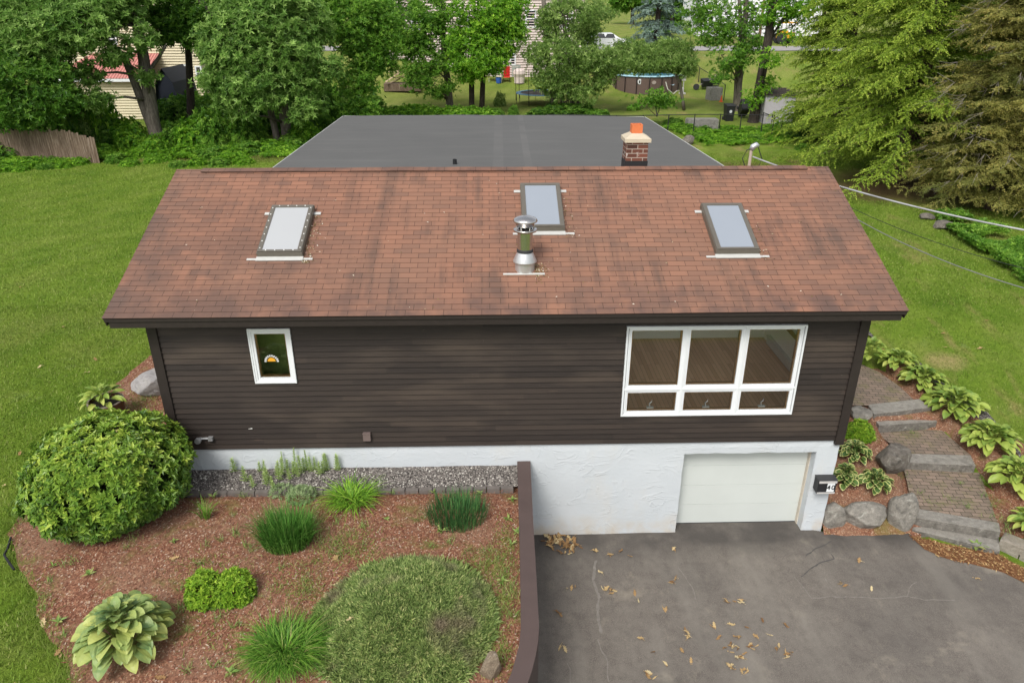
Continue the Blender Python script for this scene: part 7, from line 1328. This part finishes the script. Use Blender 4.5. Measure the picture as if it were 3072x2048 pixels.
# patio things in front of the beige house
q = np.array(on_ground(1520, 246)); rc = thing('lawn_chair', tuple(q), 'bright red high backed lawn chair by the beige house', 'chair'); RED = plain('red_fabric', (.62, .035, .03), .6)
m = MB(); m.obox(q + (0, .25, .80), ((1, 0, 0), (0, .95, .3), (0, -.3, .95)), (.28, .025, .45)); m.build('backrest', RED, rc); m = MB(); m.box(q + (-.28, -.28, .36), q + (.28, .22, .41)); m.build('seat', RED, rc)
for sx_ in (-.26, .26):
    for sy_ in (-.26, .24): m = MB(); m.tube([q + (sx_, sy_, 0), q + (sx_, sy_, .38)], .02, 6); m.build('leg', BLACK, rc)
q = np.array(on_ground(1558, 250)); m = MB(); m.lathe([(.42, 0), (.45, .5), (.55, .75), (.5, 1.0), (.25, 1.15), (0, 1.18)], q, 16); o = one(m, 'covered_grill', plain('pale_cover', (.62, .52, .48), .8, var=.25, sc=3), q, 'pale covered grill right of the red chair', 'grill')
q = np.array(on_ground(1490, 247)); tb = thing('folding_table', tuple(q), 'green topped folding table left of the red chair', 'table'); m = MB(); m.box(q + (-.75, -.35, .72), q + (.5, .35, .76)); m.build('tabletop', plain('green_top', (.16, .32, .14), .5), tb)
for sx_, sy_ in ((-.65, -.3), (-.65, .3), (.42, -.3), (.42, .3)): m = MB(); m.tube([q + (sx_, sy_, 0), q + (sx_, sy_, .73)], .02, 6); m.build('leg', GALV, tb)
q = np.array(on_ground(1496, 250)); m = MB(); m.lathe([(.2, 0), (.26, .45), (.28, .45), (.24, .43), (0, .40)], q, 14); one(m, 'bucket', plain('blue_plastic', (.03, .10, .38), .5), q, 'blue bucket on the ground under the green table', 'bucket')
q = np.array(on_ground(2790, 530)); m = MB(); V = [(-.42, 0, .3), (.15, -.05, .15), (.40, 0, .0), (.42, .25, .35), (-.05, .3, .55), (-.38, .3, .52)]; V = [q + v for v in V]; m.raw(V + [v + (0, .05, .03) for v in V], [(0, 1, 2, 3, 4, 5), (11, 10, 9, 8, 7, 6)] + [(i, i + 6, (i + 1) % 6 + 6, (i + 1) % 6) for i in range(6)]); one(m, 'sled', plain('green_plastic', (.03, .33, .05), .4), q, 'bright green plastic sled under the hemlock', 'sled')
# white car on the far road
q = aty(1822, 140, 66.5); q[2] = H(q[0], 66.5) + .06; car = thing('parked_car', tuple(q), 'white car parked on the far road left of the spruce', 'car'); PAINT = plain('white_paint', (.78, .80, .82), .25, var=.02); PF = [(-2.25, .35), (-2.3, .8), (-2.15, 1.05), (-1.7, 1.15), (-1.2, 1.55), (.3, 1.58), (1.05, 1.12), (1.95, .98), (2.25, .78), (2.28, .35)]
def cyy(z): return .9 if z < 1.1 else .9 - (z - 1.1) * .45
m = MB(); n = len(PF); V = [q + (x, -cyy(z), z) for x, z in PF] + [q + (x, cyy(z), z) for x, z in PF]; m.raw(V, [tuple(range(n))[::-1], tuple(range(n, 2 * n))] + [(i, (i + 1) % n, n + (i + 1) % n, n + i) for i in range(n)]); m.build('body', PAINT, car)
m = MB(); m.raw([q + (.36, -.62, 1.555), q + (.36, .62, 1.555), q + (1.03, .82, 1.155), q + (1.03, -.82, 1.155)], [(0, 3, 2, 1)]); m.build('windscreen', DARKGLASS, car)
for xa, xb in ((-1.35, -.5), (-.42, .45)): m = MB(); m.raw([q + (xa, -.905, 1.14), q + (xb + .15, -.905, 1.14), q + (xb, -.72, 1.5), q + (xa + .25, -.72, 1.5)], [(0, 1, 2, 3)]); m.build('side_window', DARKGLASS, car)
for xx in (-1.4, 1.4):
    for s in (-1, 1): m = MB(); m.tube([q + (xx, s * .72, .33), q + (xx, s * .93, .33)], .33, 16); m.build('wheel', RUBBER, car)
m = MB(); m.box(q + (2.2, -.8, .36), q + (2.33, .8, .62)); m.build('bumper', BLACK_PL, car)
# yellow tractor with canopy by the white house
q = aty(2358, 100, 74); q[2] = H(q[0], 74); tr2 = thing('tractor', tuple(q), 'yellow tractor with a canopy half hidden behind hemlock sprays', 'tractor'); YP = plain('yellow_paint', (.65, .33, .02), .45); q = np.array(q)
m = MB(); m.box(q + (-.9, -.4, .55), q + (.9, .4, 1.15)); m.box(q + (-.9, -.38, 1.151), q + (.1, .38, 1.35)); m.build('body', YP, tr2); m = MB(); m.box(q + (-.8, -.6, 2.05), q + (.8, .6, 2.18)); m.build('canopy', YP, tr2)
for sx_ in (-.7, .7):
    for sy_ in (-.5, .5): m = MB(); m.tube([q + (sx_, sy_, 1.0), q + (sx_, sy_, 2.06)], .03, 6); m.build('canopy_post', BLACK, tr2)
for sx_, r_ in ((-.6, .55), (.7, .4)):
    for s in (-1, 1): m = MB(); m.tube([q + (sx_, s * .45, r_), q + (sx_, s * .65, r_)], r_, 16); m.build('wheel', RUBBER, tr2)
